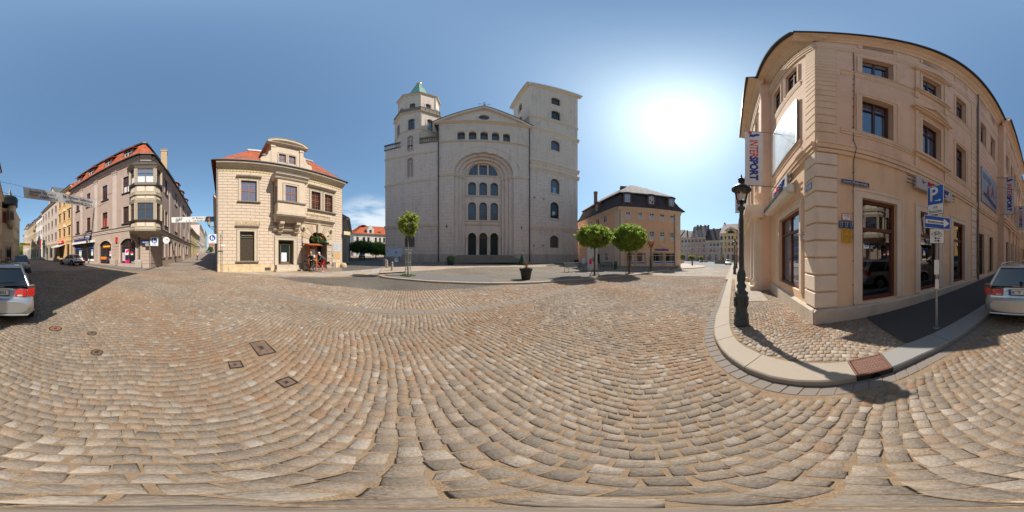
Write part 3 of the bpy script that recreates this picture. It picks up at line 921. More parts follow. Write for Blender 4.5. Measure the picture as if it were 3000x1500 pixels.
cover_round(rounds[0][0],rounds[0][1],'reddish round iron cover just outside the shadow behind the silver estate car',mat('red_iron',(0.24,0.11,0.08),0.7,0.3,20))
cover_round(rounds[1][0],rounds[1][1],'smallest round iron cover in the sunny cobbles, between two larger round ones')
cover_round(rounds[2][0],rounds[2][1],'dark round iron cover in the sunny cobbles, nearest the camera of the round ones')
for u,v,r,lb in ((541,792,0.33,'round cover with pale centre up the side street before the corner shop house'),(582,824,0.38,'round cover with pale stone centre in front of the old house with the oriel')):
    c=G(u,v);cover_round(c,r,lb,mat('pale_lid',(0.3,0.27,0.23),0.85,0.1,10))
# gully box in the kerb
q=[KO[20],KO[22],KI[22],KI[20]];c=sum(q,Vector((0,0)))/4;z=gz(c.x,c.y)
t=thing('gully_cover','rusty iron gully cover with studs, let into the kerb at the corner','drain cover',(c.x,c.y,z))
qq=[c+(p-c)*0.97 for p in q]
mb=MB();mb.add([(p.x-c.x,p.y-c.y,zz) for zz in (0.0,0.118) for p in qq],[(3,2,1,0),(4,5,6,7),(0,1,5,4),(1,2,6,5),(2,3,7,6),(3,0,4,7)]);mb.build('box',iron_frame,t)
q3=[c+(p-c)*0.86 for p in q]
mb=MB();mb.add([(p.x-c.x,p.y-c.y,zz) for zz in (0.1,0.131) for p in q3],[(3,2,1,0),(4,5,6,7),(0,1,5,4),(1,2,6,5),(2,3,7,6),(3,0,4,7)]);mb.build('lid',mat('gully_iron',(0.17,0.085,0.06),.6,.2,14,.4,120),t)
mb=MB()
for i in range(9):
    for j in range(5):
        p=(q3[0].lerp(q3[1],(i+1)/10)).lerp(q3[3].lerp(q3[2],(i+1)/10),(j+1)/6)-c
        mb.lathe([(0.009,0.13),(0.006,0.138)],(p.x,p.y,0),6)
mb.build('studs',mat('worn_steel',(0.45,0.42,0.4),0.4,metal=0.6),t)['kind']='stuff'
mb=MB()
for a,b in ((0,1),(1,2),(2,3),(3,0)):
    p,r=c+(q[a]-c)*0.95,c+(q[b]-c)*0.95;mb.tube((p.x-c.x,p.y-c.y,0.122),(r.x-c.x,r.y-c.y,0.122),0.014,n=6)
mb.build('rim',MATS['gully_iron'],t)
mb=MB();mdl=(q[0]+q[1])/2-c;od=(mdl).normalized()
mb.tube((mdl.x-od.x*0.05,mdl.y-od.y*.05,0.04),(mdl.x+od.x*0.012,mdl.y+od.y*0.012,0.04),0.06,n=14);mb.build('inlet',mat('black_hole',(0.004,0.004,0.004),1.0),t)

# ============================================================ BUILDINGS
gl_dark=glass_mat('window_glass')
gl_sky_tint=glass_mat('window_glass_sky_tint',(0.015,0.03,0.07),0.02,3.0)  # reflected sky put into the glass as a blue base colour
gl_green=glass_mat('window_glass_dark',(0.02,0.028,0.025),0.12,1.5)
wood_red=paint('red_brown_frame',(0.13,0.04,0.025))
wood_brown=paint('brown_frame',(0.075,0.035,0.022))
wood_orange=paint('orange_frame',(0.36,0.11,0.035))
white_fr=paint('white_frame',(0.7,0.68,0.64))
bronze=paint('bronze_frame',(0.16,0.115,0.07))
curtain_m=mat('net_curtain',(0.62,0.62,0.62),0.9,0.15,30)
shade_m=mat('roller_shade',(0.17,0.155,0.14),0.9)
zinc=mat('zinc',(0.17,0.165,0.155),0.5,0.15,3,metal=0.5)
zinc_dark=mat('zinc_dark',(0.06,0.058,0.052),0.5,0.15,3,metal=0.3)
red_tile=tile_mat('red_tiles',(0.42,0.105,0.045),(0.32,0.08,0.04),0.22,0.2)
red_tile2=tile_mat('red_tiles_pale',(0.40,0.13,0.075),(0.33,0.1,0.06),0.22,0.2)
slate=tile_mat('slates',(0.075,0.062,0.058),(0.1,0.082,0.075),0.2,0.25)
slate_pink=tile_mat('pinkish_slates',(0.42,0.34,0.3),(0.35,0.28,0.25),0.25,0.25)
old_tile=tile_mat('old_grey_tiles',(0.29,0.235,0.2),(0.23,0.19,0.165),0.25,0.2)
copper=mat('green_copper',(0.24,0.42,0.34),0.7,0.12,2,stain=0.3)
gold=mat('gold',(0.75,0.5,0.12),0.3,metal=0.9)
black_iron=mat('black_iron',(0.02,0.02,0.02),0.5,metal=0.2)
white_paint=paint('white_paint',(0.75,0.74,0.72))
back_wall=plaster('plain_render',(0.42,0.38,0.33))

def building(name,label,A,group=None):
    return thing(name,label,'building',(A.x,A.y,gz(A.x,A.y)),0,group)
def closed_block(root,pts,z1,m,skip=(),z0=None,name='wall'):
    for i in range(len(pts)):
        if i in skip:continue
        a,b=pts[i],pts[(i+1) % len(pts)]
        w=Wall(a,b,root);zz=min(gz(*a),gz(*b))-0.6 if z0 is None else z0
        w.finish(m,zz,z1,name)
def downpipe(w,s,z0,z1,m,r=0.055,out=0.12):
    p0=w.loc(s,z0,out);p1=w.loc(s,z1,out)
    mb=MB();mb.tube(p0,p1,r,n=8)
    for z in np.arange(z0+1,z1,2.5):mb.tube(w.loc(s,z,out)-Vector((0,0,.03)),w.loc(s,z,out)+Vector((0,0,.03)),r*1.3,n=8)
    mb.build('downpipe',m,w.root)
def quoins(w,s0,s1,z0,z1,h,m,out=0.05,gap=0.035,name='quoin'):
    n=max(1,round((z1-z0)/h));h=(z1-z0)/n;meshes={}
    for i in range(n):
        if 'm' not in meshes:
            mb=MB();W_q=s1-s0;e=0.02
            mb.add([(0,0,gap/2),(W_q,0,gap/2),(W_q,0,h-gap/2),(0,0,h-gap/2),(0,-out+.01,gap/2+.004),(W_q,-out+.01,gap/2+.004),(W_q,-out+.01,h-gap/2-.004),(0,-out+.01,h-gap/2-.004),(e,-out,gap/2+e),(W_q-e,-out,gap/2+e),(W_q-e,-out,h-gap/2-e),(e,-out,h-gap/2-e)],
                   [(0,1,5,4),(1,2,6,5),(2,3,7,6),(3,0,4,7),(4,5,9,8),(5,6,10,9),(6,7,11,10),(7,4,8,11),(8,9,10,11)])
            meshes['m']=mb.mesh(name,m)
        link(name,meshes['m'],w.root,w.loc(s0,z0+i*h,0.002),(0,0,w.rz))
def chimney(root,p,z0,z1,w,d,m,rz=0.0,cap=True):
    mb=MB();mb.box(-w/2,w/2,-d/2,d/2,z0-z0,z1-z0)
    if cap:mb.box(-w/2-.06,w/2+.06,-d/2-.06,d/2+.06,z1-z0-.35,z1-z0-.2);mb.box(-w/2-.04,w/2+.04,-d/2-.04,d/2+.04,z1-z0-.02,z1-z0+.06)
    return mb.build('chimney',m,root,(p.x-root.location.x,p.y-root.location.y,z0-root.location.z),(0,0,rz))
def antenna(root,p,z0,h,rz=0):
    mb=MB();mb.tube((0,0,0),(0,0,h),0.025,n=5)
    for k,z in enumerate((h*0.98,h*0.8,h*.62)):
        mb.tube((-0.7,0,z),(0.7,0,z),0.014,n=4)
        for i in range(5):mb.tube((-0.6+0.3*i,-.28,z),(-0.6+0.3*i,.28,z),0.009,n=4)
    mb.build('antenna',zinc,root,(p.x-root.location.x,p.y-root.location.y,z0-root.location.z),(0,0,rz))

# ------------------------------------------------------------ sports shop on the corner (right)
peach=plaster('peach_render',(0.77,0.54,0.355),0.4)
peach_up=plaster('peach_render_upper',(0.76,0.53,0.38),0.45)
cream=plaster('cream_trim',(0.74,0.55,0.38),0.4)
whitish=plaster('white_trim',(0.74,0.61,0.49),0.4)
plinth_m=stone('plinth_stone',(0.52,0.44,0.35),0.1,0.6)
dm=Vector((math.sin(R(DAZ)),math.cos(R(DAZ))));dw=Vector((math.sin(R(WAZ)),math.cos(R(WAZ))))
EZ=16.9
shop=building('corner_shop_building','tall peach corner building with rusticated quoins, shop windows and a projecting dark eave',CORNER)
pS=CORNER+dw*13.0;pE=CORNER+dm*13.6
pts=[pE,CORNER,pS,pS+Vector((9,-.5)),pE+Vector((1.5,-10))]
wl_=Wall(pE,CORNER,shop);wr=Wall(CORNER,pS,shop)
zs=lambda w,u,v:w.Z(u,v)
# right face (side street)
zc0,zc1=wr.Z(2450,452),wr.Z(2450,424)
cols=[(2525,2616),(2702,2756),(2800,2829),(2872,2888),(2902,2913.6)]
r1=(wr.Z(2525,387),wr.Z(2525,282.5));r2=(wr.Z(2525,213),wr.Z(2525,175));r3=(wr.Z(2525,144),wr.Z(2525,128.5))
sR=[(wr.S(a),wr.S(b)) for a,b in cols]
# put the farther columns at the width of ordinary windows
for k,(a,b) in enumerate(sR):
    wr.win(a,b,r1[0],r1[1],wood_brown,gl_sky_tint,0.28,2,0.72,sur=(0.17,0.03,cream),fw=0.08) if k < 3 else None
    wr.win(a,b,r2[0],r2[1]+0.25,wood_brown,gl_sky_tint,0.28,2,0.72,sur=(0.15,0.03,cream),fw=0.08)
    wr.win(a,b,r3[0]+.1,r3[1]+0.1,wood_brown,gl_sky_tint,0.1,2,0,sur=(0.12,0.03,cream),fw=0.07)
    mb=MB();w_=b-a
    mb.box(a+.08,b-.08,0.262,0.268,(r2[1]+0.25)-(r2[1]+0.25-r2[0])*0.27,r2[1]+0.17);wr.put(mb,'roller_shade',shade_m)
gcols=[(2524,2626),(2694,2749.6),(2791,2825),(2865,2882),(2897,2908.6)]
gz0=wr.Z(2526,888)+0.03;gz1=wr.Z(2524,580)
sG=[(wr.S(a),wr.S(b)) for a,b in gcols]
disp=[]
clear=mat('clear_glass',(1,1,1),0.0)
def make_clear(m):
    nt=m.node_tree;nt.nodes.clear();L=nt.links.new
    o=N(nt,'ShaderNodeOutputMaterial');t=N(nt,'ShaderNodeBsdfTransparent');g=N(nt,'ShaderNodeBsdfGlossy',inp={'Roughness':0.01});mx=N(nt,'ShaderNodeMixShader')
    f=N(nt,'ShaderNodeFresnel',inp={'IOR':2.9});t.inputs[0].default_value=(0.82,0.83,0.8,1)
    L(f.outputs[0],mx.inputs[0]);L(t.outputs[0],mx.inputs[1]);L(g.outputs[0],mx.inputs[2]);L(mx.outputs[0],o.inputs[0])
make_clear(clear)
for k,(a,b) in enumerate(sG):
    top=gz1 if k < 3 else gz1-0.15
    o=wr.win(a,b,gz0,top,wood_red,clear if k < 3 else gl_dark,0.16,1,0.7 if k < 3 else 0.62,sur=(0.24 if k < 3 else 0.15,0.05,whitish),fw=0.1)
    disp.append((a,b,top))
# string course, bands and cornices
q=[(0,.35,0.6),(.35,.75,1.0),(.75,1,.75)]
def course(w,s0,s1,z0,z1,out,m=cream,name='string_course'):return w.bar(name,m,s0,s1,z0,z1,out,parts=[(0,.32,.55),(.32,.4,.3),(.4,.8,.8),(.8,1.0,1.0)])
Lr=wr.L
course(wr,0.0,Lr,zc0,zc1,0.13)
b1=wr.Z(2440,384),wr.Z(2440,372);b2=wr.Z(2440,224),wr.Z(2440,203);b3=wr.Z(2440,148),wr.Z(2440,139.6)
course(wr,0.6,Lr,b1[0]-.02,b1[1]+.03,0.05,name='sill_band');course(wr,0.6,Lr,b2[0]+.3,b2[0]+.75,0.04,name='sill_band');course(wr,0.6,Lr,b2[1]-.1,b2[1]+.04,0.06,name='sill_band');course(wr,0.0,Lr,b3[0]-.05,b3[1]+.05,0.08,name='attic_course')
zw0=wr.ground(0)-0.3
wr.finish(peach,zw0,zc0+0.02)
wr2=Wall(CORNER,pS,shop);
# split the wall: upper storeys in their own tone
up=[h for h in wr.holes if h[2] > zc1];lo=[h for h in wr.holes if h[2] < zc1]
for o in [c for c in COL.objects if c.parent == shop and c.name.startswith('wall')]:bpy.data.objects.remove(o)
wr.holes=lo;wr.finish(peach,zw0,zc0+0.05)
wr.holes=up;wr.finish(peach_up,zc0+0.05,EZ)
# pediments over column two
a,b=sR[1]
for zt,kind in ((r1[1],0),(r2[1]+.25,1)):
    mb=MB();x0,x1=a-0.42,b+0.42;z=zt+0.42
    mb.box(x0+.05,x0+.22,-.07,.01,(r1[0] if kind == 0 else r2[0])-.1,z);mb.box(x1-.22,x1-.05,-.07,.01,(r1[0] if kind == 0 else r2[0])-.1,z)
    mb.box(x0-.05,x1+.05,-.16,.01,z,z+.1)
    if kind == 0:
        mb.prism([(x0-.1,z+.1),(x1+.1,z+.1),(x1+.14,z+.18),((x0+x1)/2,z+.72),(x0-.14,z+.18)],-.1,.01,'y')
        mb.ring([(x0-.14,z+.1),(x1+.14,z+.1),(x1+.16,z+.2),((x0+x1)/2,z+.8),(x0-.16,z+.2)],[(x0+.1,z+.18),(x1-.1,z+.18),(x1-.12,z+.2),((x0+x1)/2,z+.64),(x0+.12,z+.2)],-.24,-.09)
    else:
        arc=[(x0-.14+(x1-x0+.28)*i/10,z+.18+.42*math.sin(math.pi*i/10)) for i in range(10,-1,-1)]
        arc2=[(x0+.12+(x1-x0-.24)*i/10,z+.16+.3*math.sin(math.pi*i/10)) for i in range(10,-1,-1)]
        mb.ring([(x0-.14,z+.1),(x1+.14,z+.1)]+arc,[(x0+.1,z+.14),(x1-.1,z+.14)]+arc2,-.22,.0)
    wr.put(mb,'pediment',cream)
    zz=r1[0] if kind == 0 else r2[0]
    mb=MB();mb.box(x0-.08,x1+.08,-.2,.01,zz-.12,zz-.02);mb.box(x0,x1,-.12,.01,zz-.24,zz-.12);mb.box(x0+.02,x0+.2,-.07,.01,zz-.9,zz-.24);mb.box(x1-.2,x1-.02,-.07,.01,zz-.9,zz-.24);wr.put(mb,'sill',cream)
# plinth
def plinth(w,s0,s1,h,out,m,hx=0.12,skip=()):
    mb=MB();n=max(1,int((s1-s0)/1.5));xs=[s0+(s1-s0)*i/n for i in range(n+1)]
    for x0,x1 in zip(xs[:-1],xs[1:]):
        a0,a1=w.ground(x0)+hx-.15,w.ground(x1)+hx-.15;t=h
        mb.add([(x0,-out,a0),(x1,-out,a1),(x1,.02,a1),(x0,.02,a0),(x0,-out,t-.05),(x1,-out,t-.05),(x1,.02,t-.05),(x0,.02,t-.05),(x0,-out+.05,t),(x1,-out+.05,t),(x1,.02,t),(x0,.02,t)],
               [(0,1,5,4),(2,3,7,6),(4,5,9,8),(8,9,10,11),(6,7,11,10),(3,0,4,8,11,7),(1,2,6,10,9,5)])
    return w.put(mb,'plinth',m)
plinth(wr,-0.1,Lr,gz0-0.06,0.1,plinth_m)
# left face (towards the square)
lz=lambda u,v:wl_.Z(u,v)
LcS=wl_.L
gA,gB=wl_.S(2284.5),wl_.S(2345)
wl_.win(gA,gB,lz(2345,854),lz(2345,606),wood_red,gl_sky_tint,0.14,2,0.74,sur=(0.2,0.05,whitish),fw=0.09)
for (u0,u1) in ((2268,2289),(2299,2342)):
    a,b=wl_.S(u0),wl_.S(u1);m_=(a+b)/2;a,b=m_-.55,m_+.55
    wl_.win(a,b,r2[0],r2[1]+.25,wood_brown,gl_dark,0.14,2,0.7,sur=(0.15,0.03,cream),fw=0.08)
    wl_.win(a,b,r3[0]+.1,r3[1]+.1,wood_brown,gl_dark,0.1,2,0,sur=(0.12,0.03,cream),fw=0.08)
course(wl_,0,LcS,zc0,zc1,0.13);course(wl_,0,LcS-.86,b1[0]-.02,b1[1]+.03,.05,name='sill_band');course(wl_,0,LcS-.86,b2[0]+.3,b2[0]+.75,.04,name='sill_band');course(wl_,0,LcS,b3[0]-.05,b3[1]+.1,.14,name='attic_course')
hh=wl_.holes
wl_.holes=[h for h in hh if h[2] < zc1];wl_.finish(peach,zw0-.3,zc0+.05)
wl_.holes=[h for h in hh if h[2] > zc1];wl_.finish(peach_up,zc0+.05,EZ)
plinth(wl_,wl_.S(2262),LcS+.1,gz0-0.06,0.1,plinth_m)
qw0,qw1=wr.S(2452),LcS-wl_.S(2362)
quoins(wr,0,qw0,gz0-.04,zc0-.02,0.4,whitish,0.055);quoins(wl_,LcS-0.52,LcS+0.052,gz0-.04,zc0-.02,0.4,whitish,0.055)
quoins(wr,0,qw0-.03,zc1+.02,b3[0]-.08,0.42,cream,0.04);quoins(wl_,LcS-0.5,LcS+.038,zc1+.02,b3[0]-.08,0.42,cream,0.04)
quoins(wr,0,qw0-.03,b3[1]+.12,EZ-.75,0.4,cream,0.03);quoins(wl_,LcS-0.5,LcS+.028,b3[1]+.12,EZ-.75,0.4,cream,0.03)
sq=wr.S(2845),wr.S(2858);quoins(wr,sq[0],sq[1],gz0,zc0-.02,0.4,whitish,0.045);quoins(wr,sq[0],sq[1],zc1+.02,b3[0]-.08,0.42,cream,0.045)
# horizontal grooves of the far part
for k,z in enumerate(np.arange(gz0+.4,b3[0]-.2,0.42)):
    if zc0-.3 < z < zc1+.2:continue
    ivs=[(sq[1]+.2,Lr)]
    for h in lo+up:
        if h[2]-.2 < z < h[3]+.25:
            nx=[]
            for a,b in ivs:
                if h[1]+.18 < a or h[0]-.18 > b:nx.append((a,b));continue
                if h[0]-.18 > a:nx.append((a,h[0]-.18))
                if h[1]+.18 < b:nx.append((h[1]+.18,b))
            ivs=nx
    for a,b in ivs:
        if b-a > .05:mb=MB();mb.box(a,b,-.028,.01,z-.19,z+.19);wr.put(mb,'rusticated_course',peach_up if z > zc0 else peach)
downpipe(wr,wr.S(2858)+.12,gz0-.2,EZ-.6,zinc)
# risalit of the right face and the eaves
ris=Wall(pS,pS+dw*13,shop,off=0.45)
rc=[1.1,3.4,5.7,8.0,10.3]
for k,x in enumerate(rc):
    ris.win(x,x+1.15,r1[0]+.1,r1[1]+.1,wood_brown,gl_dark,0.28,2,0.72,sur=(0.15,0.03,cream),lintel=(0.25,0.12,0.2,cream),sill=(.12,.1,cream))
    ris.win(x,x+1.15,r2[0]+.1,r2[1]+.2,wood_brown,gl_dark,0.28,2,0.72,sur=(0.15,0.03,cream),lintel=(0.25,0.12,0.2,cream),sill=(.12,.1,cream))
    ris.win(x,x+1.15,r3[0]+.1,r3[1]+.1,wood_brown,gl_dark,0.28,2,0)
    ris.win(x,x+1.2,gz0 if k != 1 else gz0-.6,gz1-.2,wood_red,gl_dark,0.2,1,0.65,sur=(0.15,0.04,whitish),name='window' if k != 1 else 'door')
    if k < 4:
        mb=MB();mb.box(x+1.5,x+1.95,-.16,.01,gz0-.2,zc0-.5);mb.box(x+1.42,x+2.03,-.24,.01,gz0-.9,gz0-.2);mb.box(x+1.42,x+2.03,-.26,.01,zc0-.5,zc0-.1);mb.box(x+1.55,x+1.9,-.1,.01,zc1+.1,b3[0]-.1);ris.put(mb,'pilaster',peach)
course(ris,-.1,13,zc0-.1,zc1+.15,.3);course(ris,0,13,b3[0]-.05,b3[1]+.1,.15,name='attic_course')
mb=MB();mb.box(-.02,.9,-.08,.5,gz0-1,EZ-.4);ris.put(mb,'corner_pilaster',peach_up)
ris.finish(peach_up,zw0,EZ)
# risalit of the left face with the portal
s_r1=wl_.S(2256)
risL=Wall(pE,pE-dm*s_r1,shop,off=0.4)
for x in (s_r1*0.16,s_r1*0.44,s_r1*0.72):
    risL.win(x,x+.95,r1[0]+.1,r1[1]+.1,wood_brown,gl_dark,0.25,2,0.72,sur=(.14,.03,cream),lintel=(.25,.14,.2,cream),sill=(.12,.1,cream))
    risL.win(x,x+.95,r2[0]+.1,r2[1]+.2,wood_brown,gl_dark,0.25,2,0.72,sur=(.14,.03,cream),lintel=(.25,.14,.2,cream),sill=(.12,.1,cream))
    risL.win(x,x+.95,r3[0]+.1,r3[1]+.1,wood_brown,gl_dark,0.25,2,0)
risL.win(s_r1*.36,s_r1*.64,risL.ground(2)+.1,gz1-.4,wood_red,gl_dark,.5,2,.75,name='door')
mb=MB();mb.box(s_r1-.75,s_r1+.02,-.06,.45,zc1+.3,EZ-.3);mb.box(s_r1-.2,s_r1+.02,-.02,.45,zw0-.4,zc1+.3);risL.put(mb,'corner_pilaster',peach_up)
risL.finish(peach_up,zw0-.4,EZ)
course(risL,0,s_r1+.05,b3[0]-.05,b3[1]+.1,.15,name='attic_course')
capz0,capz1=risL.Z(2245,624),risL.Z(2245,588)
for x0 in (s_r1*.98-.62,s_r1*0.62-.55,s_r1*.2-.1):
    mb=MB()
    for dx,dy in ((0,.28),(.3,.42),(.62,.3)):
        mb.lathe([(.19,risL.ground(3)-.1),(.19,.22),(.17,.26),(.17,.42),(.2,.46),(.2,.5),(.145,.58),(.135,capz0-.35),(.16,capz0-.3),(.15,capz0-.25),(.24,capz0-.02),(.26,capz0)],(x0+dx,-dy,0),12)
    mb.box(x0-.1,x0+.75,-.34,.01,-.6,capz0-.05);mb.box(x0-.2,x0+.85,-.62,.01,risL.ground(3)-.1,.2)
    risL.put(mb,'column_group',whitish)
mb=MB();x1=s_r1+.25
mb.prism([(.02,capz0),(-.62,capz0),(-.62,capz0+.25),(-.72,capz0+.3),(-.85,capz1-.15),(-.85,capz1),(.02,capz1+.08)],.1,x1,'x');risL.put(mb,'entablature',whitish)
mb=MB();mb.prism([(-.02,0),(-.12,.05),(-.3,.55),(-.2,.75),(-.02,.8)],s_r1-.7,s_r1-.15,'x');risL.put(mb,'console',cream,z=capz1+.05)
# eaves
eave_pts=[pE+Vector((-dm.y,dm.x))*.4,CORNER,pS,pS+dw*13]
mb=MB();ov=0.72
def eave(w,s0,s1,z,ov,ov2=None):
    mb=MB();mb.prism([(.02,z-.75),(-.08,z-.75),(-.12,z-.5),(-.3,z-.38),(-.34,z-.2),(-.62*ov/.72,z-.1),(-ov+.05,z-.06),(-ov+.05,z+.04),(.02,z+.04)],s0,s1,'x');w.put(mb,'cornice',cream)
    mb=MB();mb.prism([(-ov+.04,z-.08),(-ov-.08,z-.08),(-ov-.1,z+.06),(-ov+.0,z+.14),(.3,z+.62),(.3,z+.045),(-ov+.04,z+.045)],s0-.02,s1+.02,'x');w.put(mb,'gutter',zinc_dark)
eave(wr,-.55,Lr-.1,EZ,.72);eave(wl_,s_r1-.2,LcS+.45,EZ,.72);eave(ris,-.3,13.2,EZ,.72);eave(risL,-.1,s_r1+.3,EZ,.78)
fp=[pE,CORNER,pS+dw*13,pS+dw*13+Vector((9,0)),pE+Vector((1.5,-10))]
closed_block(shop,fp,EZ,back_wall,skip=(0,1))
roof_rings(fp,[(-.3,EZ+.2),(3.2,EZ+2.3),(3.4,EZ+2.3)],slate,shop)

# ------------------------------------------------------------ neighbours on the square side
sage=plaster('sage_render',(0.36,0.38,0.31));warm_grey=plaster('warm_grey_render',(0.45,0.40,0.33))
def row_house(name,label,A,B,z1,ridge,m,roofm,floors,ncol,fr=wood_brown,gl=gl_dark,depth=10,sur=None,group=None,shop_h=3.6,shopm=None,wh=1.6,ww=1.0,zb=None,roof_in=None,cor=cream,eav=.35,g_open=True,gm=None):
    r=building(name,label,A,group)
    d=(B-A).normalized();inn=Vector((-d.y,d.x))
    p=[A,B,B+inn*depth,A+inn*depth]
    w=Wall(A,B,r);g=w.ground(w.L/2) if zb is None else zb
    fh=(z1-.6-g-shop_h)/floors
    for f in range(floors):
        zc=g+shop_h+fh*(f+.5)+(-.05)
        for c in range(ncol):
            x=w.L*(c+.5)/ncol
            w.win(x-ww/2,x+ww/2,zc-wh/2,zc+wh/2,fr,gl,.14,2,.68,sur=sur,sill=(.08,.08,cor))
    if g_open:
        nn=max(1,round(w.L/3.2))
        for c in range(nn):
            x=w.L*(c+.5)/nn;isd=(c % 3 == 1)
            w.win(x-(.6 if isd else 1.05),x+(.6 if isd else 1.05),g+(.15 if isd else .7),g+shop_h-.75,fr,gl,.16,1 if isd else 2,.8 if not isd else .7,name='door' if isd else 'window')
    if gm:
        hs=w.holes;zz=g+shop_h-.15
        w.holes=[h for h in hs if h[2] < zz];w.finish(gm,g-.8,zz)
        w.holes=[h for h in hs if h[2] > zz];w.finish(m,zz,z1)
    else:w.finish(m,g-.8,z1)
    course(w,0,w.L,g+shop_h-.25,g+shop_h-.02,.1,cor)
    w.cornice('cornice',cor,0,w.L,z1-.45,z1,eav)
    mb=MB();mb.prism([(-eav-.08,z1),(-eav-.1,z1+.1),(-eav+.05,z1+.12),(.05,z1+.1),(.05,z1)],0,w.L,'x');w.put(mb,'gutter',zinc_dark)
    closed_block(r,p,z1,m,skip=(0,))
    ri=roof_in if roof_in else depth/2
    mb=MB();o=[(-eav,z1+.08),(ri,ridge),(depth+.2,z1+.08),(depth,z1+.08)]
    mb.prism([(-eav,z1+.085),(ri,ridge),(depth+.2,z1+.085)],0.02,w.L-.02,'x')
    w.put(mb,'roof',roofm)
    return r,w
nb=Vector((-dm.y,dm.x))
a=pE+dm*.02
row_house('town_house','sage green shop house next to the sports shop, seen edge on',a+dm*12,a+nb*.02,12.5,17,sage,slate,2,4,white_fr,group=None)
row_house('town_house','warm grey house further along the pavement of the square side',a+dm*26,a+dm*12.02,11.5,16,warm_grey,old_tile,3,5,wood_brown,zb=-.6)
row_house('town_house','pale house far along the pavement of the square side',a+dm*44,a+dm*26.02,12,16.5,plaster('pale_render',(0.5,0.45,0.4)),red_tile2,3,6,white_fr,zb=-.9)
row_house('town_house','low red brick coloured house at the far end of the shop side of the square',a+dm*58,a+dm*44.02,10,14,plaster('brick_red_render',(0.45,0.16,0.09)),red_tile2,2,4,white_fr,zb=-1.1)

# houses further up the side street behind the sports shop
q0=pS+dw*13.05
row_house('town_house','cream red roofed house ending the row beyond the parked silver estate car',q0,q0+dw*13,EZ-1.0,EZ+3.6,plaster('cream_render',(0.58,0.44,0.27)),red_tile,3,5,wood_brown,eav=.6,depth=9)

# ------------------------------------------------------------ pink corner house with the oriel
pink=plaster('pinkish_render',(0.385,0.29,0.245),0.3)
pink_lt=plaster('pale_pink_trim',(0.50,0.41,0.36),0.25)
pink_g=plaster('pink_ground_floor',(0.42,0.325,0.265),0.35)
ph=building('corner_house_with_oriel','pinkish grey three storey corner house with red mansard roof and two storey corner oriel',G(425,785,.1))
cB=G(412,784.5,.1);cC=G(441,784.5,.1)
ldir=Vector((math.sin(R(177)),math.cos(R(177))))
tmp=Wall(cB+ldir*20,cB,ph);s211=tmp.S(211);cA=cB+ldir*(20-s211)
wl2=Wall(cA,cB,ph)
rdir=Vector((math.sin(R(-104.7)),math.cos(R(-104.7))))
tmp=Wall(cC,cC+rdir*40,ph);cD=cC+rdir*tmp.S(557)
wr3=Wall(cC,cD,ph);wc=Wall(cB,cC,ph)
PZ=13.3
surp=(0.16,0.04,pink_lt)
zA=(wl2.Z(308,586),wl2.Z(308,543.7));zB=(wl2.Z(308,666),wl2.Z(308,622.5))
for k,(u0,u1) in enumerate(((223.7,232.5),(254.5,265.5),(300.5,315.5),(361,380.5))):
    a,b=wl2.S(u0),wl2.S(u1)
    wl2.win(a,b,*zA,wood_red,gl_dark,.12,2,.66,1,sur=surp,sill=(.22,.1,zinc_dark),curtain=(curtain_m,.38) if k == 3 else None)
    wl2.win(a,b,*zB,wood_red,gl_dark,.12,2,.66,1,sur=surp,sill=(.22,.1,zinc_dark),curtain=(mat('red_curtain',(.35,.06,.06),.9),.62) if k == 2 else None)
    for t in (0,.5):
        mb=MB();w_=(b-a)*.42;mb.box(a+t*(b-a)+.03,a+t*(b-a)+.03+w_,-.03,.01,zB[0]-.65,zB[0]-.4);wl2.put(mb,'relief_panel',pink_lt)
for u0,u1 in ((214.5,220),(236.5,242.5),(277.5,286),(330.5,342.5)):
    a,b=wl2.S(u0),wl2.S(u1);z0=wl2.Z(305,680)+.1;z1=PZ-.95
    mb=MB();mb.box(a,b,-.07,.01,z0,z1);mb.box(a-.07,b+.07,-.12,.01,z1-.05,z1+.04);mb.box(a-.04,b+.04,-.1,.01,z1-.32,z1-.24);mb.box(a-.1,b+.1,-.15,.01,z1+.04,z1+.12)
    wl2.put(mb,'pilaster',pink_lt)
zc=wl2.Z(305,683),wl2.Z(305,679)
course(wl2,0,wl2.L-.3,zc[0]-.12,zc[1]+.1,.12,zinc_dark if False else pink_lt)
mb=MB();mb.box(0,wl2.L-.3,-.16,.01,zc[1]+.1,zc[1]+.15);wl2.put(mb,'ledge_cover',zinc_dark)
a,b=wl2.S(292),wl2.S(326);zt=wl2.Z(310,705);gB=wl2.ground(8)+.1
wl2.win(a,b,wl2.Z(308,773),zt,wood_red,gl_dark,.2,2,.66,rise=.55,sur=(.2,.03,pink_lt),fw=.06)
a2,b2=wl2.S(352.5),wl2.S(397);zt2=wl2.Z(375,698)
wl2.win(a2,b2,wl2.Z(375,772),zt2,wood_red,gl_dark,.2,2,.68,rise=.6,sur=(.2,.03,pink_lt),fw=.06)
a3,b3=wl2.S(217.5),wl2.S(275);zt3=wl2.Z(270,711)
wl2.win(a3,b3,wl2.Z(260,766),zt3,wood_red,gl_dark,.22,3,0,fw=.07)
mb=MB();mb.box(a3-.3,b3+.3,-.3,.01,zt3+.02,zt3+.3);wl2.put(mb,'awning_case',white_paint)
for x0,x1 in ((a3+.08,a3+(b3-a3)/3-.05),(b3-(b3-a3)/3+.05,b3-.08)):
    mb=MB();mb.box(x0,x1,.155,.165,zt3-.75,zt3-.6);wl2.put(mb,'blue_stripe',paint('strong_blue',(0.02,0.09,0.45)))
